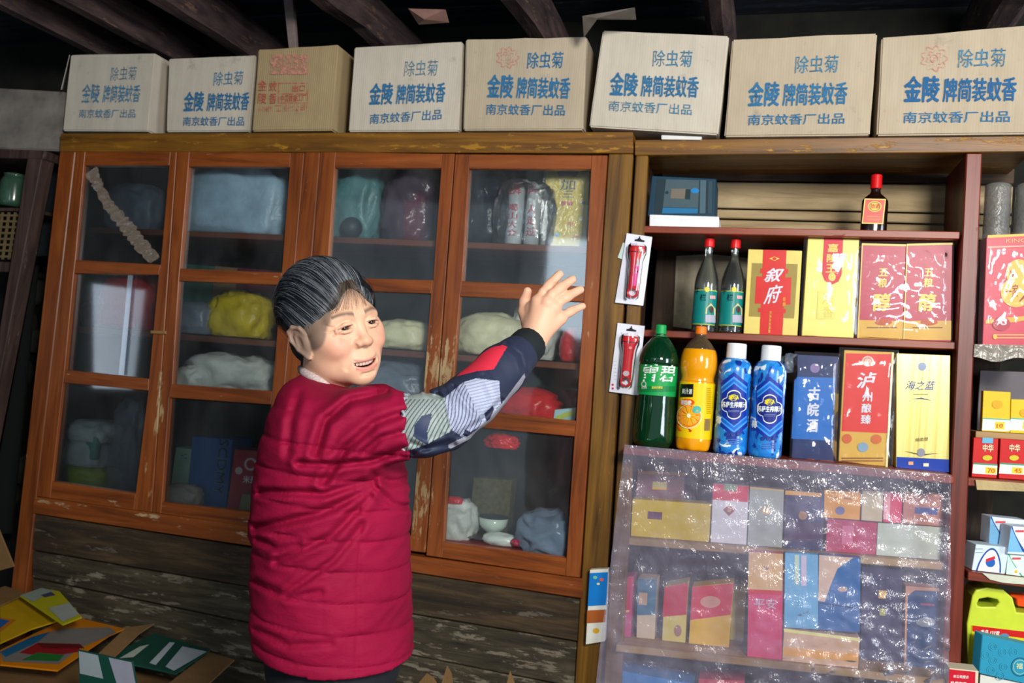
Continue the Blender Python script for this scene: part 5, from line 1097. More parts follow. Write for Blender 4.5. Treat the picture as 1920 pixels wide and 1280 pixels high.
soap([(1830, 1020), (1893, 1026), (1884, 1074), (1822, 1070)], .03, .06, '#cfe2ee', zB3, 'pale blue soap box with arched front, alone at left on the shelf', logo='arch')
soap([(1890, 1038), (1948, 1042), (1945, 1086), (1886, 1080)], .03, .06, '#d4ece0', zB3, 'green and white soap box with daisy, under the two blue ones', green=True)
zs1 = top_of((1830, 1019), (1948, 1037), .03)
soap([(1857, 968), (1925, 975), (1922, 1024), (1854, 1020)], .075, .05, '#d4e4f0', zs1, 'blue and white soap box at the back, topmost and furthest left')
zs2 = top_of((1890, 1037), (1948, 1041), .03)
soap([(1896, 986), (1955, 990), (1950, 1038), (1889, 1034)], .016, .05, '#dce8f4', zs2, 'blue and white soap box in front, above the daisy one')
pp = obj('paper_scrap', *qprism([(1842, 1074), (1950, 1086), (1950, 1098), (1880, 1092), (1856, 1086)], .001, .004), C_('#c8ccb8', .6)); tag(pp, 'pale paper lining the shelf edge under the soap boxes', 'paper')
# detergent jug
YJ = .08
def jug():
    root = empty('detergent_jug', P(1870, 1260, YJ)); root.location.z = zB4(root.location.x)+.001; LOC[root.name] = np.array(root.location)
    tag(root, 'lime yellow detergent jug with dark handle hole and red band', 'jug')
    out = [(1826, 1118), (1832, 1108), (1850, 1104), (1880, 1108), (1896, 1122), (1904, 1150), (1960, 1156), (1960, 1350), (1816, 1340), (1816, 1170)]
    hole = [(1829, 1131), (1834, 1120), (1852, 1117), (1872, 1121), (1877, 1130), (1868, 1140), (1840, 1140), (1831, 1138)]
    bm = bmesh.new()
    for dy, s_ in ((YJ, 0), (YJ+.10, 1)):
        pass
    # front outline minus hole through a filled curve
    cu = bpy.data.curves.new('j', 'CURVE'); cu.dimensions = '2D'; cu.fill_mode = 'BOTH'; cu.extrude = .045; cu.bevel_depth = .004; cu.bevel_resolution = 2
    for pl in (out, hole):
        pts = [P(x, y, YJ) for x, y in pl]; sp_ = cu.splines.new('POLY'); sp_.points.add(len(pts)-1)
        for a, b in zip(sp_.points, pts): a.co = (b[0], max(b[2], zB4(b[0])+.006), 0, 1)
        sp_.use_cyclic_u = True
    to = bpy.data.objects.new('j', cu); m = to.to_mesh(); vv = [(q.co.x, YJ+.049+q.co.z, q.co.y) for q in m.vertices]; ff = [tuple(q.vertices) for q in m.polygons]; to.to_mesh_clear(); bpy.data.objects.remove(to); bpy.data.curves.remove(cu)
    bm.free(); JL = C_('#c6d63a', .3, coat=.3)
    obj('jug_body', vv, ff, JL, root)
    lz = obj('label', *qprism([(1822, 1172), (1950, 1188), (1950, 1296), (1818, 1286)], YJ-.002, .002), C_('#d8d020', .35), root)
    p = Print(YJ-.002); p.poly([(1823, 1172), (1950, 1187), (1950, 1200), (1823, 1183)], C_('#c81c1c')); p.text('本品 127克', (1838, 1188), (1874, 1192), 9, WH, .04, .15); p.disc(1883, 1192, 9, 5, C_('#5888a8')); p.done(root, 'label_print')
    obj('red_cap', *qprism([(1890, 1158), (1905, 1160), (1904, 1174), (1888, 1172)], YJ+.03, .04), C_('#e04820', .3), root) if False else None
    obj('trigger', *qprism([(1894, 1114), (1950, 1117), (1950, 1142), (1908, 1136), (1906, 1122), (1895, 1118)], YJ+.035, .03), C_('#e84c18', .25), root, bevel=.002)
jug()
o = obj('teal_box', *prism_pts([P(1842, 1190, .01), P(1960, 1216, .01), P(1960, 1290, .01), P(1836, 1262, .01)], (-.012, .03, .003)), C_('#2a90b0', .4, bump=.0), bevel=.0015); tag(o, 'embossed teal box with round gold emblem, lower right corner', 'box')
p = Print(.01); p.ring(1912, 1250, 17, 18, 2, C_('#145878')); p.ring(1912, 1250, 13, 14, 1.5, C_('#8ac0a8')); p.text('福', (1905, 1253), (1917, 1254), 11, C_('#c8d8b0'), .03); T_ = C_('#3298b4', .4)
for (x, y) in [(1862, 1212), (1880, 1222), (1862, 1238), (1882, 1250), (1858, 1256), (1900, 1222), (1930, 1228), (1876, 1266), (1848, 1228)]:
    p.ring(x, y, 8, 8, 1.5, T_, 16); p.lay -= 1; p.ring(x, y, 4.5, 4.5, 1.3, T_, 12); p.lay -= 1
p.lay += 1; p.done(o, 'emblem')
o = obj('notice_box', *prism_pts([P(1780, 1252, -.06), P(1835, 1258, -.06), P(1832, 1320, -.06), P(1776, 1314, -.06)], (.0, .055, 0.0)), C_('#d8ccb0', .5), bevel=.001); tag(o, 'cream box with red front panel at the bottom of the dark red post', 'box')
p = Print(-.06); p.poly([(1780, 1254), (1829, 1259), (1827, 1316), (1777, 1310)], C_('#c81c30')); p.text('本公司提示', (1787, 1270), (1816, 1272), 6, WH, .02); p.text('吸烟有害', (1782, 1285), (1812, 1287), 9, WH, .02); p.done(o)
o = obj('white_box', *prism_pts([P(1838, 1264, .02), P(1960, 1290, .02), P(1960, 1340, .02)*[1, 1, 0]+[0, 0, zB4(P(1960, 1340, .02)[0])+.002], P(1834, 1330, .02)*[1, 1, 0]+[0, 0, zB4(P(1834, 1330, .02)[0])+.002]], (.0, .05, .0)), C_('#d8d8d0', .5), bevel=.001); tag(o, 'plain white box under the teal box', 'box')

# ================================================================ FLATTENED CARTONS, LOWER LEFT
def card(pxs, zs, mat, label, th=.005, prints=(), name='flattened_carton', cat='cardboard', group='flattened cartons piled at lower left'):
    for it in range(30):
        pts = np.array([Pz(x, y, z+.012*it) for (x, y), z in zip(pxs, zs)])
        ce_ = pts.mean(0); n = np.linalg.svd(pts-ce_)[2][2]; n = n if n[2] > 0 else -n
        pts = [CAM+ray(x, y)*(n.dot(ce_-CAM)/n.dot(ray(x, y))) for x, y in pxs]
        if max(p[1] for p in pts) < -.012: break
    n = np.cross(pts[1]-pts[0], pts[-1]-pts[0]); n /= np.linalg.norm(n); n = n if n[2] > 0 else -n
    o = obj(name, *prism_pts(pts, -n*th), mat, bevel=.0008); tag(o, label, cat, group)
    if prints:
        v = []; f = []; ms = []; mi = []
        # plane through the first three corners
        p0 = pts[0]; lay = 0; mb = MB()
        for poly, h_ in prints:
            lay += 1; q = []
            for x, y in poly:
                d = ray(x, y); t = n.dot(p0-CAM)/n.dot(d); q.append(CAM+d*t+n*(.0006+.0003*lay))
            m = C_(h_, .45)
            if m not in ms: ms.append(m)
            mb.add(q, [tuple(range(len(q)))], ms.index(m))
        mb.out('printing', ms, o)
    return o
CY, CO, CGR = C_('#b89410', .4), C_('#c8780c', .4), C_('#16463a', .4)
hp = lumpy('heap_of_board', (Pz(110, 1200, .33)[0], -.42, 0.0), (1.3, .70, .30), CB_B, 77, .04, sq=.45); tag(hp, 'brown heap of packed cardboard under the printed cartons', 'cardboard')
card([(0, 1205), (0, 1130), (50, 1112), (118, 1160), (60, 1178)], [.40, .42, .42, .41, .405], CY, 'mustard yellow flattened carton at the left edge', prints=[([(0, 1158), (30, 1162), (0, 1185)], '#b86a1c'), ([(0, 1160), (18, 1164), (0, 1178)], '#1c5aa0')])
card([(38, 1116), (78, 1102), (112, 1108), (154, 1156), (118, 1170)], [.44, .44, .44, .43, .43], C_('#a8a418', .4), 'lime and grey printed carton corner pointing right', prints=[([(38, 1116), (78, 1102), (100, 1108), (62, 1128)], '#8a9a90'), ([(90, 1140), (130, 1130), (148, 1152), (118, 1166)], '#98a098'), ([(76, 1116), (96, 1110), (104, 1116), (84, 1120)], '#40405c')])
card([(0, 1245), (0, 1218), (110, 1165), (150, 1158), (234, 1178), (206, 1190), (108, 1256)], [.36, .36, .37, .37, .37, .37, .36], CO, 'orange carton with grey and red oval print', prints=[([(6, 1240), (0, 1222), (60, 1194), (120, 1178), (205, 1176), (218, 1186), (150, 1215), (110, 1245)], '#787470'), ([(0, 1222), (60, 1194), (95, 1184), (70, 1204), (10, 1232)], '#1c6088'), ([(36, 1224), (70, 1206), (150, 1210), (148, 1222), (90, 1232)], '#8c1420'), ([(40, 1238), (70, 1224), (120, 1228), (110, 1240)], '#1c6a2c'), ([(70, 1206), (150, 1208), (158, 1216), (80, 1216)], '#601018')])
card([(176, 1232), (236, 1176), (290, 1168), (262, 1186), (205, 1240)], [.34, .35, .35, .345, .335], CB_B, 'brown cardboard strip between the orange and green cartons')
card([(212, 1225), (290, 1186), (394, 1218), (330, 1262), (250, 1245)], [.32, .33, .32, .31, .31], CGR, 'dark green and white striped carton flap', prints=[([(224, 1234), (262, 1212), (280, 1208), (250, 1232)], '#a8b4a8'), ([(280, 1243), (318, 1204), (328, 1205), (292, 1247)], '#b0bac0'), ([(310, 1250), (342, 1212), (388, 1222), (326, 1258)], '#a8b2b8')])
def vcard(q, Ys, mat, label, prints=(), th=.006, name='flattened_carton', cat='cardboard'):
    Y = Ys; o = obj(name, *qprism(q, Y, th), mat, bevel=.0008); tag(o, label, cat, 'flattened cartons piled at lower left')
    if prints:
        p = Print(Y)
        for poly, h_ in prints: p.poly(poly, C_(h_, .45))
        p.done(o)
    return o
vcard([(146, 1218), (248, 1240), (262, 1330), (150, 1330)], -.62, CGR, 'upright green and white striped carton side facing forward', [([(148, 1220), (184, 1228), (194, 1272), (150, 1262)], '#98a4a8'), ([(204, 1232), (247, 1241), (258, 1300), (222, 1290)], '#9a9cac')])
card([(290, 1300), (392, 1222), (440, 1236), (350, 1320)], [.30, .30, .30, .28], CB_B, 'plain tan cardboard flap right of the green striped carton')
vcard([(-10, 975), (26, 1062), (-10, 1072)], -.15, CB_B, 'tan cardboard corner standing at far left')
card([(-60, 1120), (10, 1098), (50, 1112), (0, 1135)], [.41, .42, .42, .41], CB_B, 'brown flap beneath the lime printed carton')
# open carton at the bottom, two flap tips in view
oc = empty('open_carton', [P(870, 1330, -.25)[0], -.25, 0]); tag(oc, 'open brown carton whose torn flap tips rise below the right doors', 'box')
zc = .28
cx = oc.location.x
obj('carton_wall', *box((cx, -.36, zc/2), (.44, .006, zc)), CB_B, oc); obj('carton_wall', *box((cx, -.14, zc/2), (.44, .006, zc)), CB_B, oc); obj('carton_wall', *box((cx-.22, -.25, zc/2), (.006, .22, zc)), CB_B, oc); obj('carton_wall', *box((cx+.22, -.25, zc/2), (.006, .22, zc)), CB_B, oc)
for q in ([(768, 1300), (800, 1262), (812, 1270), (850, 1330), (770, 1330)], [(822, 1300), (838, 1248), (846, 1262), (856, 1330), (818, 1330)], [(940, 1320), (956, 1258), (966, 1284), (972, 1330)]):
    obj('flap', *prism_pts([P(x, y, -.14) for x, y in q], (0, .004, 0)), CB_B, oc)
# ================================================================ THE WOMAN
def nets(fn, lo, hi, h, basis=None, org=None):
    """surface nets over fn(X,Y,Z); returns verts (n,3), quads (m,4)"""
    ax = [np.arange(lo[i], hi[i]+h, h) for i in range(3)]
    X, Y, Z = np.meshgrid(*ax, indexing='ij'); S = fn(X.astype(np.float32), Y.astype(np.float32), Z.astype(np.float32)); ins = S < 0
    nx, ny, nz = S.shape
    cnt = np.zeros((nx-1, ny-1, nz-1), np.float32); acc = np.zeros((nx-1, ny-1, nz-1, 3), np.float32)
    def edge(axis, o1, o2):
        sl = [slice(None)]*3
        a = [slice(0, n-1) for n in S.shape]; b = [slice(0, n-1) for n in S.shape]
        oth = [i for i in range(3) if i != axis]
        for i, o in zip(oth, (o1, o2)):
            a[i] = slice(o, S.shape[i]-1+o); b[i] = slice(o, S.shape[i]-1+o)
        b[axis] = slice(1, S.shape[axis])
        s0, s1 = S[tuple(a)], S[tuple(b)]; cr = (s0 < 0) != (s1 < 0)
        t = np.where(cr, s0/np.where(cr, s0-s1, 1), 0)
        cnt[...] += cr; off = [0, 0, 0]; off[oth[0]] = o1; off[oth[1]] = o2
        for i in range(3):
            acc[..., i] += np.where(cr, (t if i == axis else off[i]), 0)
    for axis in range(3):
        for o1 in (0, 1):
            for o2 in (0, 1): edge(axis, o1, o2)
    m = cnt > 0; idx = -np.ones(m.shape, np.int64); idx[m] = np.arange(m.sum())
    ii = np.argwhere(m); v = ii+acc[m]/cnt[m][:, None]; v = np.array(lo)+v*h
    Q = []
    for axis in range(3):
        a = [slice(1, n-1) for n in S.shape]; b = [slice(1, n-1) for n in S.shape]; a[axis] = slice(0, S.shape[axis]-1); b[axis] = slice(1, S.shape[axis])
        i0, i1 = ins[tuple(a)], ins[tuple(b)]
        for flip in (False, True):
            cr = (i0 & ~i1) if not flip else (~i0 & i1)
            c = np.argwhere(cr); 
            for k in range(3):
                if k != axis: c[:, k] += 1
            o = [k for k in range(3) if k != axis]
            def at(d1, d2):
                q = c.copy(); q[:, o[0]] += d1; q[:, o[1]] += d2; return idx[q[:, 0], q[:, 1], q[:, 2]]
            q = np.stack([at(-1, -1), at(0, -1), at(0, 0), at(-1, 0)], 1)
            if flip != (axis == 1): q = q[:, ::-1]
            Q.append(q)
    return v, np.concatenate(Q)
def smin(a, b, k): h = np.clip(0.5+0.5*(b-a)/k, 0, 1); return b*(1-h)+a*h-k*h*(1-h)
def smax(a, b, k): return -smin(-a, -b, k)
def ell(X, Y, Z, c, r):
    x, y, z = X-c[0], Y-c[1], Z-c[2]
    k0 = np.sqrt((x/r[0])**2+(y/r[1])**2+(z/r[2])**2); k1 = np.sqrt((x/r[0]**2)**2+(y/r[1]**2)**2+(z/r[2]**2)**2)+1e-6
    return k0*(k0-1)/k1
def cap(X, Y, Z, a, b, ra, rb=None):
    rb = ra if rb is None else rb; a = np.array(a, float); b = np.array(b, float); d = b-a; L = d.dot(d)+1e-12
    t = np.clip(((X-a[0])*d[0]+(Y-a[1])*d[1]+(Z-a[2])*d[2])/L, 0, 1)
    return np.sqrt((X-a[0]-t*d[0])**2+(Y-a[1]-t*d[1])**2+(Z-a[2]-t*d[2])**2)-(ra+(rb-ra)*t)
def chain(X, Y, Z, pts, rs, k=0.0):
    d = None
    for i in range(len(pts)-1):
        q = cap(X, Y, Z, pts[i], pts[i+1], rs[i], rs[i+1]); d = q if d is None else (smin(d, q, k) if k else np.minimum(d, q))
    return d
# ---- head pose
ya, pi_, ro = 0.763, 0.183, 0.280
_Ry = np.array([[math.cos(ya), 0, math.sin(ya)], [0, 1, 0], [-math.sin(ya), 0, math.cos(ya)]])
_Rx = np.array([[1, 0, 0], [0, math.cos(pi_), -math.sin(pi_)], [0, math.sin(pi_), math.cos(pi_)]])
_Rz = np.array([[math.cos(ro), -math.sin(ro), 0], [math.sin(ro), math.cos(ro), 0], [0, 0, 1]])
RH = MC.T @ (_Rz@_Ry@_Rx)           # columns: head right-of-picture, up, forward in world
HC = Pd(627, 611, 1.65)
def h2w(v): v = np.asarray(v, float); return HC+v[..., 0:1]*RH[:, 0]+v[..., 2:3]*RH[:, 1]+v[..., 1:2]*RH[:, 2]
def w2h(p): q = (np.asarray(p, float)-HC); return np.array([q.dot(RH[:, 0]), q.dot(RH[:, 2]), q.dot(RH[:, 1])])
NB = w2h(Pd(606, 745, 1.66))        # base of the neck inside the collar

def zline(A): return .072-.070*(A/.057)**1.7
def head_sdf(X, Y, Z):
    A = np.abs(X)
    d = ell(X, Y, Z, (0, -.018, .033), (.075, .096, .086))
    d = smin(d, ell(X, Y, Z, (0, .022, -.022), (.067, .064, .084)), .03)
    d = smin(d, ell(A, Y, Z, (.049, .045, -.018), (.025, .027, .024)), .022)
    d = smin(d, ell(A, Y, Z, (.039, .062, -.037), (.023, .0205, .020)), .016)
    d = smin(d, ell(A, Y, Z, (.050, .014, -.062), (.020, .034, .028)), .03)
    d = smin(d, ell(X, Y, Z, (0, .042, -.080), (.047, .038, .029)), .025)
    d = smin(d, ell(X, Y, Z, (0, .068, -.100), (.021, .015, .014)), .020)
    d = smin(d, chain(A, Y, Z, [(0, .079, .018), (.024, .080, .021), (.046, .066, .016)], [.0075, .0080, .0065]), .018)
    d = smax(d, -ell(A, Y, Z, (.030, .094, .001), (.018, .0115, .009)), .014)       # sockets
    d = smin(d, ell(X, Y, Z, (0, .0650, -.072), (.034, .0190, .022)), .022)          # muzzle
    # nose
    d = smin(d, cap(X, Y, Z, (0, .080, .004), (0, .095, -.026), .0065, .0082), .012)
    d = smin(d, ell(X, Y, Z, (0, .0965, -.0315), (.0124, .0105, .0088)), .008)
    d = smin(d, ell(A, Y, Z, (.0138, .0868, -.0338), (.0084, .0105, .0076)), .006)
    d = smax(d, -ell(A, Y, Z, (.0062, .0945, -.0408), (.0036, .0050, .0030)), .003)
    # smile folds
    d = smax(d, -chain(A, Y, Z, [(.0195, .0900, -.036), (.0320, .0860, -.055), (.0385, .0760, -.075)], [.0010, .0024, .0008]), .010)
    d = smax(d, -chain(A, Y, Z, [(.018, .091, -.010), (.028, .0895, -.017), (.040, .0820, -.018)], [.0004, .0009, .0002]), .006)   # under-eye
    # mouth, bent upward at the corners
    Zm = Z+.0035-8.0*np.minimum(A, .03)**2
    d = smax(d, -ell(X, Y, Zm, (0, .0900, -.0715), (.0275, .026, .0072)), .0025)
    d = smin(d, chain(A, Y, Zm, [(0, .0856, -.0636), (.005, .0862, -.0630), (.015, .0832, -.0642), (.0285, .0725, -.0690)], [.0021, .0024, .0021, .0008]), .005)
    d = smin(d, chain(A, Y, Zm, [(0, .0850, -.0804), (.013, .0820, -.0796), (.0275, .0720, -.0730)], [.0036, .0033, .0010]), .006)
    d = smax(d, -cap(X, Y, Z, (-.012, .0840, -.0925), (.012, .0840, -.0925), .0016), .008)
    # lids and slit
    d = smin(d, chain(A, Y, Z, [(.0155, .0815, .0005), (.024, .0868, .0062), (.034, .0862, .0060), (.0465, .0760, -.0020)], [.0024, .0034, .0036, .0022]), .007)
    d = smin(d, chain(A, Y, Z, [(.0155, .0815, -.0025), (.025, .0858, -.0070), (.035, .0848, -.0072), (.046, .0760, -.0040)], [.0020, .0030, .0032, .0020]), .007)
    Ze = Z+0.10*(A-.030)+8*(A-.030)**2
    d = smax(d, -ell(A, Y, Ze, (.0300, .086, .0002), (.0112, .012, .00185)), .0012)
    # crow's feet
    for (z1, z2) in ((.004, .010), (-.003, -.003), (-.009, -.015)):
        d = smax(d, -cap(A, Y, Z, (.050, .0745, z1), (.0615, .062, z2), .0006), .004)
    # ears
    Y0, Z0 = Y, Z; Z = Z+.013; Y = Y-.008+.30*(Z-.01)
    s_ = [( .0755, .010, .012), (.0800, .004, .024), (.0860, -.010, .027), (.0900, -.022, .018), (.0895, -.024, .002), (.0850, -.016, -.016), (.0785, -.004, -.030), (.0745, .003, -.026)]
    e = chain(A, Y, Z, s_, [.0035, .0036, .0038, .0038, .0038, .0042, .0056, .004], .004)
    e = smin(e, ell(A, Y, Z, (.0765, -.008, -.001), (.0085, .020, .028)), .006)
    e = smin(e, ell(A, Y, Z, (.0790, -.015, .006), (.0065, .012, .020)), .004)
    e = smin(e, chain(A, Y, Z, [(.0790, -.004, .016), (.0845, -.013, .008), (.0840, -.013, -.008), (.0790, -.005, -.018)], [.002, .0028, .0028, .003]), .004)
    e = smax(e, -ell(A, Y, Z, (.0875, -.004, -.002), (.0050, .0070, .0110)), .004)
    Y, Z = Y0, Z0
    d = smin(d, e, .005)
    d = smin(d, cap(X, Y, Z, (0, -.024, -.040), tuple(NB), .046, .050), .022)
    return d
hv, hf = nets(head_sdf, (-.10, -.128, -.215), (.105, .120, .128), .0016)
# skin colours
def skincol(v):
    X, Y, Z = v.T; A = np.abs(X); n = len(v)
    c = np.tile(np.array(lin('#dcae90')), (n, 1))
    def mixin(col, w_):
        nonlocal c
        w_ = np.clip(w_, 0, 1)[:, None]; c = c*(1-w_)+np.array(lin(col))*w_
    def g(x, y, z, r): return np.exp(-(((A-x)**2+(Y-y)**2+(Z-z)**2)/r**2))
    mixin('#cf7868', .62*g(.044, .066, -.032, .024)); mixin('#c87a62', .35*np.exp(-((X**2+(Y-.106)**2+(Z+.031)**2)/.012**2)))
    mixin('#dcae8c', .4*g(0, .085, .05, .03)); mixin('#b07a5c', .4*(Z < -.10)*(Y < .05))
    mixin('#b8705a', .30*g(.088, -.010, .0, .022)*1.2)
    nz = np.array([mnoise.noise(Vector(p)*90) for p in v[:, :3]]) if n < 400000 else 0
    c = c*(1+.05*nz)[:, None]
    # brows (thin greying)
    t = np.clip((A-.013)/.036, 0, 1); zb = .0195+.0055*np.sin(t*2.4)-.004*t; wb_ = np.exp(-((Z-zb-.003)/(.0044*(1.15-.5*t)))**2)*(A > .012)*(A < .050)*(Y > .05)
    mixin('#3e3430', .78*wb_)
    Zm = Z+.0035-8.0*np.minimum(A, .03)**2
    up = np.exp(-((Zm+.0636)/.0022)**2)*(A < .0255)*(Y > .070); lo_ = np.exp(-((Zm+.0800)/.0034)**2)*(A < .0245)*(Y > .069)
    mixin('#b8565a', .7*up); mixin('#cc6e6e', .8*lo_)
    cav = (A < .0250)*(Zm < -.0655)*(Zm > -.0772)*(Y < .0838-6*X*X)*(Y > .05); mixin('#5a1a18', .95*cav)
    Ze = Z+0.10*(A-.030)+8*(A-.030)**2
    mixin('#5a3226', .85*np.exp(-((Ze-.0030)/.0011)**2)*(A > .0155)*(A < .047)*(Y > .066)*(Y < .092)); mixin('#8a5444', .6*np.exp(-((Ze+.0024)/.0009)**2)*(A > .017)*(A < .045)*(Y > .066)*(Y < .092))
    mixin('#7a3c2c', .8*np.exp(-(((A-.0062)**2+(Y-.0945)**2+(Z+.0408)**2)/.0036**2)))
    # scalp
    sc_ = np.clip((Z-zline(A))/.010, 0, 1); sc_ = np.maximum(sc_, (Y < -.03)*(Z > -.05)); mixin('#5c544c', .75*sc_)
    return c
hcol = skincol(hv); hw = h2w(hv)
# ---- hand and wrist (right hand, back of the hand towards us)
FI = dict(index=[(1009, 566, 1.715), (1019, 549, 1.72), (1033, 531, 1.735), (1049, 514, 1.745)], middle=[(1026, 568, 1.705), (1035, 553, 1.71), (1054, 537, 1.725), (1073, 524, 1.74)],
          ring=[(1039, 577, 1.71), (1048, 566, 1.713), (1068, 553, 1.73), (1088, 543, 1.745)], little=[(1050, 598, 1.72), (1056, 592, 1.722), (1073, 582, 1.735), (1092, 574, 1.745)],
          thumb=[(993, 607, 1.735), (984, 584, 1.745), (984, 563, 1.745), (989, 546, 1.74)])
FR = dict(index=[.0115, .0108, .0098, .0084], middle=[.0115, .0110, .0100, .0085], ring=[.0112, .0105, .0096, .0082], little=[.0104, .0094, .0085, .0073], thumb=[.0145, .0125, .0108, .0088])
WR = Pd(1000, 638, 1.70); FORE = Pd(960, 684, 1.665)
HP = {k: [Pd(*q) for q in v] for k, v in FI.items()}
def hand_sdf(X, Y, Z):
    d = cap(X, Y, Z, FORE, WR, .027, .0235)
    for k, r in (('index', .0125), ('middle', .0120), ('ring', .0118), ('little', .0115)):
        d = smin(d, cap(X, Y, Z, WR, HP[k][0], .0195, r+.0012), .014)
    d = smin(d, cap(X, Y, Z, WR, HP['thumb'][1], .018, .0125), .012)
    web = HP['thumb'][1]*.5+HP['index'][0]*.5; d = smin(d, cap(X, Y, Z, WR*.6+web*.4, web, .014, .0085), .012)
    d = smin(d, cap(X, Y, Z, HP['thumb'][1], HP['index'][0], .0075, .008), .014)
    for p_, q_ in (('index', 'middle'), ('middle', 'ring'), ('ring', 'little')): d = smin(d, cap(X, Y, Z, HP[p_][0], HP[q_][0], .0100, .0098), .008)
    for k in HP:
        q = chain(X, Y, Z, HP[k], FR[k], .003)
        q = smin(q, ell(X, Y, Z, HP[k][1]*.3+HP[k][2]*.7, (FR[k][2]*1.02,)*3), .006)
        d = smin(d, q, .0045)
        if k != 'thumb':
            K = HP[k][0]+MC.T@np.array([0, 0, .005]); d = smin(d, ell(X, Y, Z, K, (.0078,)*3), .009)
    return d
allp = np.array([p for k in HP for p in HP[k]]+[WR, FORE]); gv, gf = nets(hand_sdf, allp.min(0)-.035, allp.max(0)+.035, .0017)
gc = np.tile(np.array(lin('#dcab8e')), (len(gv), 1))
for k in HP:
    for j, w_ in ((2, .35), (0, .3)): dd = np.linalg.norm(gv-HP[k][j], axis=1); q = (w_*np.exp(-(dd/.011)**2))[:, None]; gc = gc*(1-q)+np.array(lin('#c07860'))*q
    dd = np.linalg.norm(gv-HP[k][3], axis=1); q = (.5*np.exp(-(dd/.010)**2))[:, None]; gc = gc*(1-q)+np.array(lin('#dc9a86'))*q
# ---- inner body (torso, arms, legs) so that the figure is whole under the clothes
aX = np.array([cy_, sy_, 0.0]); aB = np.array([-sy_, cy_, 0.0])       # picture-right, away
def lev(px, py, dep): return Pd(px, py, dep)
SHR = Pd(655, 800, 1.51); ELB = Pd(790, 800, 1.51)
PEL = Pd(628, 1200, 1.62)
fr = PEL+aB*0.075; nr = PEL-aB*0.055
def foot(p, dx): return np.array([p[0]+aX[0]*dx, p[1]+aX[1]*dx, .07])
LEGS = [(fr, foot(fr, -.06)), (nr, foot(nr, .05))]
SHL = SHR+aB*.30; ELL = SHL+aX*.0+np.array([0, 0, -.27]); HNL = ELL+aX*.03-aB*.10+np.array([0, 0, -.15])
def body_sdf(X, Y, Z):
    d = cap(X, Y, Z, Pd(592, 745, 1.66), Pd(615, 830, 1.63), .045, .070)
    d = smin(d, cap(X, Y, Z, Pd(615, 830, 1.63), PEL, .085, .066), .05)
    d = smin(d, chain(X, Y, Z, [Pd(612, 800, 1.62), SHR, ELB, Pd(885, 752, 1.58), FORE], [.045, .036, .034, .031, .027], .02), .03)
    d = smin(d, chain(X, Y, Z, [Pd(612, 800, 1.62), SHL, ELL, HNL], [.055, .045, .036, .024], .02), .03)
    for a, b in LEGS: k = (a+b)/2+aX*.01; d = smin(d, chain(X, Y, Z, [a, k, b], [.060, .050, .038], .02), .03)
    return d
lo = np.array([min(p[i] for p in (PEL, SHR, ELB, FORE, SHL, HNL, LEGS[0][1], LEGS[1][1])) for i in range(3)])-.13; hi = np.array([max(p[i] for p in (PEL, SHR, ELB, FORE, SHL, HNL, Pd(592, 745, 1.66))) for i in range(3)])+.13
bv, bf = nets(body_sdf, lo, hi, .014)
V = np.concatenate([hw, gv, bv]); Fq = np.concatenate([hf, gf+len(hw), bf+len(hw)+len(gv)]); CC = np.concatenate([hcol, gc, np.tile(np.array(lin('#c8946f')), (len(bv), 1))])
SKIN = vcol('skin', .46, .10, .25, 700, .35)
woman = obj('person', V, Fq, SKIN, None, smooth=True, col=CC)
tag(woman, 'smiling woman in a quilted crimson jacket raising her right hand before the glass cabinet', 'person')
# eyes
for s_ in (-1, 1):
    bm = bmesh.new(); bmesh.ops.create_uvsphere(bm, u_segments=32, v_segments=24, radius=.0118); c0 = np.array([s_*.0305, .0725, .0]); 
    look = np.array([-.58, .80, .02]); look /= np.linalg.norm(look)       # towards the camera
    vv = np.array([q.co for q in bm.verts]); dt = vv@look/.0118; cl = np.where(dt[:, None] > .955, np.array(lin('#050303')), np.where(dt[:, None] > .80, np.array(lin('#1e0e08')), np.array(lin('#4a3c36'))))
    ff = [[q.index for q in g.verts] for g in bm.faces]; bm.free()
    obj('eye', h2w(vv+c0), ff, vcol('eye', .12, 0, 0, 300, .6), woman, smooth=True, col=cl)
# teeth
mb = MB(); TM = [(-.0215, .0058), (-.0158, .0062), (-.0100, .0066), (-.0036, .0074), (.0038, .0074), (.0102, .0066), (.0160, .0062), (.0215, .0058)]
for x, w_ in TM:
    y = .0815-17*x*x; z0 = -.0684+7*x*x; v, f = box((0, 0, 0), (w_*.93, .004, .0078))
    a = -math.atan(34*x); v = [(x+q[0]*math.cos(a)-q[1]*math.sin(a), y+q[0]*math.sin(a)+q[1]*math.cos(a), z0-.0042+q[2]) for q in v]; mb.add(h2w(np.array(v)), f)
th_ = obj('teeth', mb.v, mb.f, paint('#c4a496', .25, .25, 160, coat=.3), woman, bevel=.0010, seg=2)
# ---- hair
def hair_sdf(X, Y, Z):
    A = np.abs(X)
    sh = ell(X, Y, Z, (0, -.022, .037), (.0815, .102, .0925))
    # bangs roll at the front, thicker crown
    reg = np.minimum(zline(A)-Z, np.maximum(Y+.026, -Z-.072-np.clip(-Y-.03, 0, .1)*.1))
    d = smax(sh, reg, .012)
    d = smin(d, ell(X, Y, Z, (0, -.092, -.030), (.046, .030, .042)), .022)
    d = smin(d, ell(X, Y, Z, (0, -.062, -.075), (.050, .026, .048)), .02)
    d = smin(d, chain(X, Y, Z, [(.050, .048, .066), (.064, .042, .046), (.0690, .034, .022)], [.006, .007, .003], .01), .012)
    th = np.arctan2(X, Z-.0)*1.0
    return d-.0008*np.sin(40*np.arctan2(X, (Z+.03))+6*Y/.05)*(d < .01)
qv, qf = nets(hair_sdf, (-.10, -.14, -.12), (.10, .10, .142), .0022)
Xh, Yh, Zh = qv.T
def hn(a): return np.array([mnoise.noise(Vector(p)) for p in a])
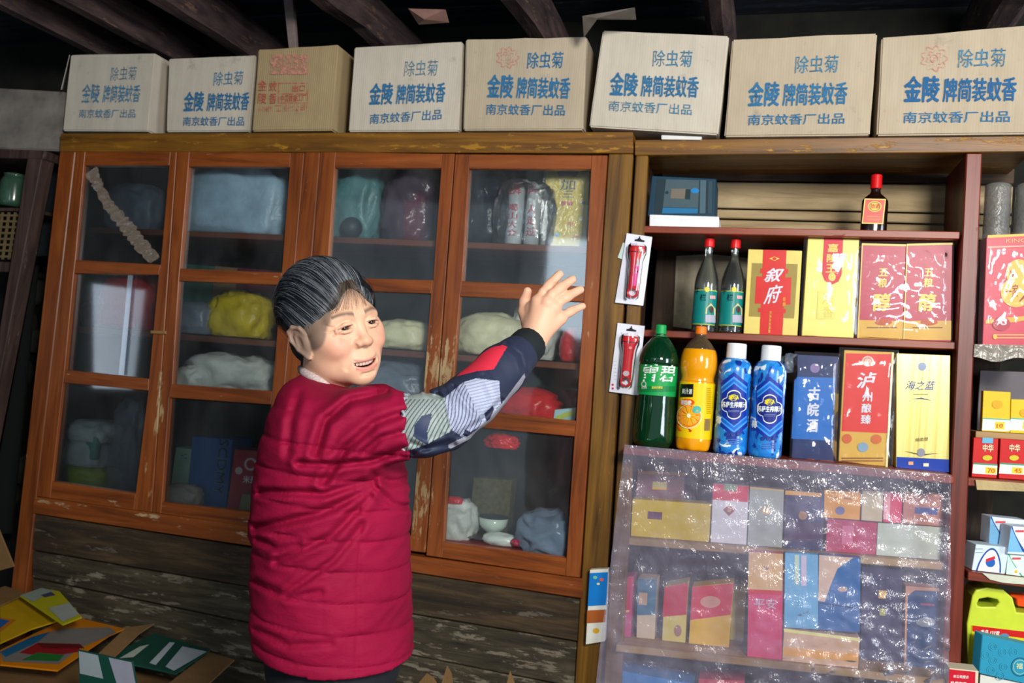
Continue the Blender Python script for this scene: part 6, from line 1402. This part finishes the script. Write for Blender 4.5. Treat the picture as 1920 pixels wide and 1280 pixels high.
ang = np.arctan2(Xh, Zh+.03)
st_ = hn(np.stack([ang*26, Yh*14, Zh*14], 1)); gz = np.clip(.5*np.exp(-(((Yh-.055)/.045)**2+((Zh-.095)/.04)**2+((Xh+.01)/.045)**2))+.12+.35*st_, 0, 1)
hc = np.array(lin('#121418'))*(1-gz[:, None])+np.array(lin('#5e5a54'))*gz[:, None]
hair = obj('hair', h2w(qv), qf, vcol('hair_base', .42, 0, .5, 500, .5), woman, smooth=True, col=hc)
# strands
rs = random.Random(11)
def strandset(name, paths, col, rad, rough=.3):
    n = len(paths[0]); cu = bpy.data.hair_curves.new(name); cu.add_curves([n]*len(paths))
    base = LOC[woman.name]
    pts = np.concatenate([h2w(p) for p in paths])-base
    cu.attributes['position'].data.foreach_set('vector', pts.astype(np.float32).ravel())
    ra = cu.attributes.new('radius', 'FLOAT', 'POINT') if 'radius' not in cu.attributes else cu.attributes['radius']
    rr = np.tile(rad*np.linspace(1, .35, n), len(paths)).astype(np.float32); ra.data.foreach_set('value', rr)
    T = NT(name+'_fibre'); m = T.out(prin(T, col, rough, 0, None, .5)); cu.materials.append(m)
    o = bpy.data.objects.new(name, cu); COL.objects.link(o); o.parent = woman; LOC[o.name] = base; o['kind'] = 'stuff'; return o
E0 = np.array([0, -.022, .037]); ER = np.array([.0825, .1035, .0940])
def unit(v): return v/np.linalg.norm(v)
def over(p0, p1, n=11, lift=1.0, wob=.0):
    a, b = unit((np.array(p0)-E0)/ER), unit((np.array(p1)-E0)/ER); out = []
    ax0 = max(-.97, min(.97, a[0]*1.12)); m_ = np.array([ax0, -.12, math.sqrt(1-ax0*ax0)])*1.35
    w1, w2 = rs.uniform(-wob, wob), rs.uniform(0, 6)
    for i in range(n):
        t = i/(n-1); q = unit((1-t)**2*a+2*t*(1-t)*m_+t*t*b)
        k = lift*(1+.012*math.sin(math.pi*t)); pt = E0+q*ER*k; pt = pt+np.array([w1*math.sin(3*t+w2), 0, w1*math.cos(4*t+w2)])*t; out.append(pt)
    return np.array(out)
dark, grey, mid_ = [], [], []
for i in range(11500):
    # start on the hairline or on the crown
    x0 = rs.uniform(-1, 1); x0 = .076*math.copysign(abs(x0)**.9, x0); z0 = zline(abs(x0))+rs.uniform(-.002, .006)
    q_ = 1-(x0/ER[0])**2-((z0-E0[2])/ER[2])**2; y0 = E0[1]+ER[1]*math.sqrt(max(.02, q_))
    if abs(x0) > .070: y0 = rs.uniform(-.005, .035)
    s0 = (x0, y0, z0); e0 = (rs.gauss(0, .016), -.118, -.028+rs.gauss(0, .014))
    pth = over(s0, e0, n=17, lift=1+rs.uniform(-.006, .020), wob=.011)
    t0 = 0 if rs.random() < .45 else int(rs.random()*8); pth = pth[t0:t0+9]
    if t0 == 0: pth[0] = E0+(pth[0]-E0)*.985
    front = math.exp(-((pth[0][0]+.01)/.05)**2-((pth[0][1]-.055)/.045)**2-((pth[0][2]-.09)/.05)**2)
    r_ = rs.random()
    (grey if r_ < .20+.42*front else (mid_ if r_ < .45+.4*front else dark)).append(pth)
bang_d, bang_g, side_g = [], [], []
def fsurf(x, z, up=.003): return -.018+.100*math.sqrt(max(.05, 1-(x/.080)**2-((z-.033)/.092)**2))+up
for i in range(170):
    xs = rs.gauss(.0, .007); s0 = np.array([xs, fsurf(xs, .088, .004), .089]); xe = rs.uniform(-.064, .030); ze = .028-.30*abs(xe)+rs.uniform(-.012, .028)
    if abs(xe) < .02: ze += .012*rs.random()
    pth = []
    for k in range(11):
        t = k/10; x = s0[0]+(xe-s0[0])*t**.8; z = s0[2]+(ze-s0[2])*t**1.1; pth.append([x, fsurf(x, z, .003+.006*math.sin(math.pi*t)), z])
    (bang_g if rs.random() < .5 else bang_d).append(np.array(pth))
for i in range(420):                               # strands of the far temple lock and near sideburn
    if rs.random() < .85:
        o_ = rs.gauss(0, .004); z1 = .082+rs.uniform(-.006, .016); pp_ = [(.006, fsurf(.006, z1, .003), z1), (.034+o_, fsurf(.034, z1-.008, .005), z1-.008), (.060+o_, fsurf(.060, .052, .007), .050+o_), (.0725+o_*.4, fsurf(.070, .02, .006)+rs.gauss(0, .003), .020+rs.uniform(-.022, .012))]
    else:
        o_ = rs.gauss(0, .006); pp_ = [(-.0745, .020+o_, .020), (-.0755, .022+o_, .008), (-.0755, .024+o_, -.004), (-.0745, .022+o_, -.018+rs.uniform(-.008, .012))]
    pp_ = np.array(pp_); pth = np.array([np.array([np.interp(t, [0, .4, .75, 1], pp_[:, j]) for j in range(3)]) for t in np.linspace(0, 1, 11)])
    pth[1:-1] = (pth[:-2]+pth[1:-1]*2+pth[2:])/4
    (bang_d if pp_[0][0] > 0 else side_g).append(pth)
fly = []
for i in range(90):
    u_ = rs.uniform(-2.3, 1.6); y0 = rs.uniform(-.10, .07); a = over((.078*math.sin(u_), y0, .04+.09*math.cos(u_)), (rs.gauss(0, .05), -.12, -.03+rs.gauss(0, .03)), lift=1.0, wob=.012)
    k = np.linspace(0, 1, 11)[:, None]; fly.append(a+(a-E0)*k*rs.uniform(.02, .11))
strandset('hair_strands', dark, '#161a20', .00038); strandset('grey_hair_strands', grey, '#858a8e', .00024); strandset('hair_strands', mid_, '#343b44', .00030)
nl = 420-len(side_g); lockd = bang_d[-nl:]; bang_d = bang_d[:-nl]; bang_g += side_g[:40]; strandset('temple_strands', lockd, '#15171c', .00028)
strandset('fringe_strands', bang_d, '#2a2422', .00016); strandset('fringe_strands', bang_g, '#6e5c4c', .00016); strandset('stray_hairs', fly, '#5a5a5c', .00016)
# ---- jacket
LV = [(700, 556, 606, 1.665, .060), (722, 540, 650, 1.65, .10), (745, 527, 694, 1.64, .14), (780, 513, 722, 1.63, .165), (830, 499, 742, 1.625, .172), (880, 486, 762, 1.625, .165), (950, 479, 766, 1.625, .16), (1050, 477, 768, 1.625, .158), (1150, 478, 772, 1.625, .162), (1230, 484, 778, 1.625, .168), (1262, 488, 780, 1.625, .17)]
Lz, Lc, Lb, Lr, Ld = [], [], [], [], []
for (y, l, r, dep, rb) in LV:
    p = Pd((l+r)/2, y, dep); Lz.append(p[2]); Lc.append(p.dot(aX)); Lb.append(p.dot(aB)); Lr.append((r-l)/2*dep/F); Ld.append(rb)
o_ = np.argsort(Lz); Lz, Lc, Lb, Lr, Ld = [np.array(q)[o_] for q in (Lz, Lc, Lb, Lr, Ld)]
zhem = Pd(620, 1256, 1.5)[2]
CREASE = [([(752, 775), (705, 792), (650, 838), (606, 905)], 9, .0065), ([(757, 842), (700, 862), (630, 872), (560, 868)], 8, .0055), ([(722, 738), (655, 752), (610, 790), (592, 850)], 10, .0060), 
          ([(700, 900), (610, 925), (490, 922)], 9, .006), ([(700, 912), (600, 962), (482, 990)], 10, .0065), ([(694, 930), (620, 1005), (520, 1050)], 9, .005), ([(680, 985), (625, 1050), (540, 1110)], 8, .004), ([(482, 1010), (520, 1030), (560, 1020)], 8, .004), ([(480, 1090), (540, 1120), (600, 1110)], 8, .003), ([(484, 1180), (540, 1210), (620, 1205)], 9, .003),
          ([(752, 810), (716, 820), (680, 850)], 7, .004), ([(560, 740), (545, 790), (540, 850)], 10, .003), ([(700, 890), (735, 905), (766, 900)], 9, .004), ([(706, 915), (735, 945), (764, 950)], 7, .003)]
def seg_dist(px, pl):
    d = None
    for a, b in zip(pl[:-1], pl[1:]):
        a, b = np.array(a, float), np.array(b, float); e = b-a; t = np.clip(((px[..., 0]-a[0])*e[0]+(px[..., 1]-a[1])*e[1])/e.dot(e), 0, 1)
        q = np.hypot(px[..., 0]-a[0]-t*e[0], px[..., 1]-a[1]-t*e[1]); d = q if d is None else np.minimum(d, q)
    return d
def jacket_sdf(U, Bq, Z):
    ca, cb = np.interp(Z, Lz, Lc), np.interp(Z, Lz, Lb); ra, rb = np.interp(Z, Lz, Lr), np.interp(Z, Lz, Ld)
    k = np.sqrt(((U-ca)/ra)**2+((Bq-cb)/rb)**2); d = (k-1)*np.minimum(ra, rb)
    d = smax(d, Z-Lz[-1], .03)
    X = U*aX[0]+Bq*aB[0]; Y = U*aX[1]+Bq*aB[1]
    arm = chain(X, Y, Z, [Pd(640, 812, 1.57), Pd(680, 803, 1.52), Pd(722, 800, 1.51), Pd(764, 797, 1.51)], [.080, .073, .064, .060])
    e1 = Pd(764, 797, 1.51); ax_ = e1-Pd(722, 800, 1.51); ax_ /= np.linalg.norm(ax_)
    arm = np.maximum(arm, (X-e1[0])*ax_[0]+(Y-e1[1])*ax_[1]+(Z-e1[2])*ax_[2])
    d = smin(d, arm, .035)
    la = chain(X, Y, Z, [SHL+aX*.0, ELL], [.07, .055]); d = smin(d, la, .03)
    # quilting
    tilt = -.05*(U-Lc[3]); ph = (Z-tilt)/.0535; fr_ = ph-np.floor(ph); dd = np.minimum(fr_, 1-fr_)*.0535
    lower = np.clip((Lz[-4]-Z)/.04, 0, 1)
    d = d+.0040*np.exp(-(dd/.0028)**2)*(.35+.65*lower)-.0012*np.sin(np.pi*fr_)*(.4+.6*lower)
    d = np.maximum(d, zhem-.004-Z+.010*np.clip(np.abs(U-Lc[0])/.17, 0, 1)**2)
    pw = np.stack([X, Y, Z], -1); px = proj(pw); near = (Bq < cb+.02) | (Z > 1.2)
    for pl, wd, am in CREASE:
        q = seg_dist(px, pl); d = d+np.where(near, am*1.45*np.exp(-(q/(wd*.72))**2)-am*.8*np.exp(-((q-wd*1.6)/(wd*.9))**2), 0)
    q = seg_dist(px, [(668, 905), (676, 1000), (672, 1080), (668, 1262)]); d = d+np.where(near, .0032*np.exp(-(q/4.0)**2), 0)
    for xs in ([(603, 1090), (606, 1200)], [(655, 1090), (655, 1200)]): q = seg_dist(px, xs); d = d+np.where(near, .0012*np.exp(-(q/2.0)**2), 0)
    return d
zl = zhem-.05; zh = Lz[-1]+.03
uc = np.mean(Lc); bc_ = np.mean(Lb)
jv, jf = nets(jacket_sdf, (uc-.20, bc_-.24, zl), (uc+.24, bc_+.26, zh), .0042)
# fine wrinkles
fw_ = np.array([mnoise.noise(Vector((p[0]*7, p[1]*7, p[2]*15-p[0]*9)))+.45*(1-2*abs(mnoise.noise(Vector((p[0]*14, p[1]*14, p[2]*34-p[0]*16)))))+.4*mnoise.noise(Vector((p[0]*26+p[2]*30, p[1]*20, p[2]*40))) for p in jv])
cx0 = np.interp(jv[:, 2], Lz, Lc); cb0 = np.interp(jv[:, 2], Lz, Lb); nr_ = np.stack([jv[:, 0]-cx0, jv[:, 1]-cb0], 1); nr_ /= np.linalg.norm(nr_, axis=1)[:, None]+1e-6
jv[:, :2] += nr_*(fw_*.0035)[:, None]
jw = jv[:, 0:1]*aX+jv[:, 1:2]*aB; jw[:, 2] = jv[:, 2]
T = NT('crimson_quilted_cloth'); v_ = posn(T); n_ = noisen(T, v_, 6, 3)
JM = T.out(prin(T, rampn(T, n_, [(0.3, '#7e0a2e'), (0.7, '#900e36')]), .72, 0, bumpn(T, mathn(T, 'ADD', noisen(T, posn(T, (1, 1, 2.2)), 34, 4, .6, .6), mathn(T, 'MULTIPLY', noisen(T, v_, 380, 3), .12)), .30, .005), .15))
jacket = obj('jacket', jw, jf, JM, woman, smooth=True)
# ---- collar of the shirt under the jacket
ring = []; 
for k in range(30):
    a = math.pi*2*k/29; p = h2w(np.array([[.050*math.cos(a), -.035+.050*math.sin(a), -.108]]))[0]; ring.append(p)
nb = Pd(592, 720, 1.66)
col_pts = [Pd(563, 690, 1.655), Pd(572, 699, 1.625), Pd(586, 707, 1.605), Pd(602, 716, 1.60), Pd(618, 726, 1.60)]
obj('collar', *tube(col_pts, [.006, .009, .009, .008, .006], 10), paint('#b8a8a4', .7, .25, 240), woman, smooth=True)
obj('collar_trim', *tube([p+np.array([0, 0, -.007])-aB*.004 for p in col_pts], .0028, 6), paint('#a83048', .6, .3, 300), woman, smooth=True)
# ---- patterned oversleeve
SLP = [(752, 797, 1.51, 54), (792, 798, 1.51, 57), (835, 785, 1.525, 56), (885, 748, 1.57, 51), (940, 694, 1.625, 47), (978, 660, 1.665, 37)]
SP = [Pd(x, y, d_) for x, y, d_, r in SLP]; SR = [r*d_/F for x, y, d_, r in SLP]
def sleeve_sdf(X, Y, Z):
    d = chain(X, Y, Z, SP, SR, .012)
    a0 = SP[1]-SP[0]; a0 = a0/np.linalg.norm(a0); st = Pd(758, 797, 1.51)
    d = np.maximum(d, -((X-st[0])*a0[0]+(Y-st[1])*a0[1]+(Z-st[2])*a0[2]))
    a1 = SP[-1]-SP[-2]; a1 = a1/np.linalg.norm(a1); en = SP[-1]; d = smax(d, (X-en[0])*a1[0]+(Y-en[1])*a1[1]+(Z-en[2])*a1[2]-.004, .008)
    px = proj(np.stack([X, Y, Z], -1))
    for pl, wd, am in [([(822, 738), (832, 760), (838, 800)], 5, .0045), ([(836, 735), (846, 770), (852, 815)], 5, .003), ([(850, 726), (868, 752), (886, 775)], 5, .004), ([(770, 830), (800, 842), (850, 832)], 5, .004), ([(775, 850), (810, 835), (870, 818)], 4, .003), ([(905, 705), (920, 740)], 5, .002), ([(860, 815), (900, 790), (940, 750)], 4, .003), ([(800, 735), (815, 742), (826, 742)], 4, .004), ([(950, 645), (975, 665), (985, 700)], 4, .002)]:
        q = seg_dist(px, pl); d = d+am*np.exp(-(q/wd)**2)-am*.5*np.exp(-((q-wd*2)/wd)**2)
    return d
sp_ = np.array(SP); sv, sf = nets(sleeve_sdf, sp_.min(0)-.075, sp_.max(0)+.075, .0017)
sn = np.array([mnoise.noise(Vector(p)*26) for p in sv]); 
spx = proj(sv)
def inpoly(px, poly):
    x, y = px[:, 0], px[:, 1]; c = np.zeros(len(px), bool); n = len(poly)
    for i in range(n):
        (x1, y1), (x2, y2) = poly[i], poly[(i+1) % n]
        with np.errstate(divide='ignore', invalid='ignore'):
            c ^= ((y1 > y) != (y2 > y)) & (x < (x2-x1)*(y-y1)/(y2-y1+1e-12)+x1)
    return c
scol = np.tile(np.array(lin('#262d42')), (len(sv), 1))
pr_r = [(856, 705), (900, 660), (938, 634), (953, 646), (926, 692), (893, 696)]
pr_l = [(834, 745), (869, 716), (893, 709), (936, 714), (939, 757), (902, 797), (867, 819), (847, 806), (838, 775)]
pr_g = [(750, 730), (768, 728), (814, 738), (834, 746), (847, 808), (814, 825), (803, 832), (750, 850)]
pr_n = [(811, 774), (790, 780), (777, 797), (776, 819), (803, 836), (801, 808)]
back = (sv-sp_.mean(0)).dot(aB) > .035
m_ = inpoly(spx, pr_r) & ~back; scol[m_] = lin('#c82c40')
x_, y_ = spx.T
def stripe(ph, per, lo_, hi_, m, ca, cb):
    w_ = np.clip((np.sin(ph*2*np.pi/per)-lo_)/(hi_-lo_), 0, 1)[:, None]; cc = np.array(lin(ca))*(1-w_)+np.array(lin(cb))*w_; scol[m] = cc[m]
m_ = inpoly(spx, pr_g); scol[m_] = lin('#8c9894'); stripe(x_*.80+y_*.52+3*np.sin(y_*.05), 6.6, .35, .95, m_ & (y_ > 748), '#8c9894', '#343c48')
m_ = inpoly(spx, pr_l) & ~back; stripe(y_*.92+x_*.22, 5.6, .2, 1., m_, '#a4abc2', '#7c8298')
m2 = m_ & (x_ < 852+.45*(y_-716)+18); stripe(x_*.90+y_*.3+4*np.sin(y_*.07), 6.0, .3, .95, m2, '#98a0b8', '#403e58')
m_ = inpoly(spx, pr_n); scol[m_] = lin('#2a3450')
q = seg_dist(spx, [(996, 690), (946, 757), (893, 812), (845, 836)]); scol[(q < 4.5) & ~back] = lin('#8c8c98')
m_ = inpoly(spx, [(912, 790), (908, 775), (924, 760), (926, 768), (918, 786)]) | inpoly(spx, [(868, 816), (872, 804), (886, 812), (876, 818)]); scol[m_] = lin('#20243c')
sleeve = obj('patterned_sleeve', sv, sf, vcol('sleeve_cloth', .55, 0, .2, 420, .3), woman, smooth=True, col=scol); sleeve['label'] = 'navy, red and striped grey oversleeve'
# frayed white edge where the oversleeve meets the jacket
e1 = Pd(761, 797, 1.51); ex = SP[1]-SP[0]; ex /= np.linalg.norm(ex); eu = np.cross(ex, np.array([0, 0, 1.0])); eu /= np.linalg.norm(eu); ev = np.cross(ex, eu)
pts = [e1+ex*.003*math.sin(k*1.7)+(eu*math.cos(2*math.pi*k/60)+ev*math.sin(2*math.pi*k/60))*(.0545+.0018*math.sin(k*2.3)) for k in range(61)]
obj('frayed_edge', *tube(pts, .0026, 6, cap=False), paint('#9aa0a8', .7, .5, 400), woman, smooth=True)
# cuff
ca_, cb_ = Pd(973, 664, 1.66), Pd(996, 641, 1.69); cx_ = cb_-ca_; Lc_ = np.linalg.norm(cx_); cx_ /= Lc_
pf = [(.031, -.1), (.0345, .0), (.0365, .25), (.0365, .6), (.0355, .9), (.0325, 1.02), (.0275, 1.0), (.026, .6)]
uu = np.cross(cx_, np.array([0, 0, 1.0])); uu /= np.linalg.norm(uu); vv_ = np.cross(cx_, uu); v = []; f = []; n = 36
for r, t in pf:
    for k in range(n):
        a = 2*math.pi*k/n; r2 = r*(1+.012*math.cos(a*18)); v.append(ca_+cx_*t*Lc_+uu*r2*math.cos(a)+vv_*r2*math.sin(a))
f = [(i*n+k, i*n+(k+1) % n, (i+1)*n+(k+1) % n, (i+1)*n+k) for i in range(len(pf)-1) for k in range(n)]
obj('cuff', v, f, paint('#0a1418', .8, .1), woman, smooth=True)
# trousers and shoes
def tr_sdf(X, Y, Z):
    d = ell(X, Y, Z, PEL+[0, 0, -.03], (.128, .126, .13))
    for a, b in LEGS: k = (a+b)/2+aX*.012; d = smin(d, chain(X, Y, Z, [a+[0, 0, -.02], k, b+[0, 0, .0]], [.082, .070, .060], .02), .02)
    return np.maximum(smax(d, Z-zhem-.06, .02), .045-Z)
lo = np.array([min(p[i] for a in LEGS for p in a) for i in range(3)])-.16; hi = np.array([max(p[i] for a in LEGS for p in a) for i in range(3)])+.16
tv, tf = nets(tr_sdf, lo, hi, .012)
obj('trousers', tv, tf, paint('#12151e', .8, .2), woman, smooth=True)
for a, b in LEGS:
    def sh_sdf(X, Y, Z): return np.maximum(smin(ell(X, Y, Z, (b[0], b[1], .05), (.045, .045, .055)), ell(X, Y, Z, tuple(np.array([b[0], b[1], .035])+aX*.09), (.10, .055, .042)), .03), .001-Z)
    v, f = nets(sh_sdf, (b[0]-.12, b[1]-.12, -.012), (b[0]+.24, b[1]+.14, .13), .009)
    obj('shoe', v, f, paint('#1a1a1c', .6, .1), woman, smooth=True)
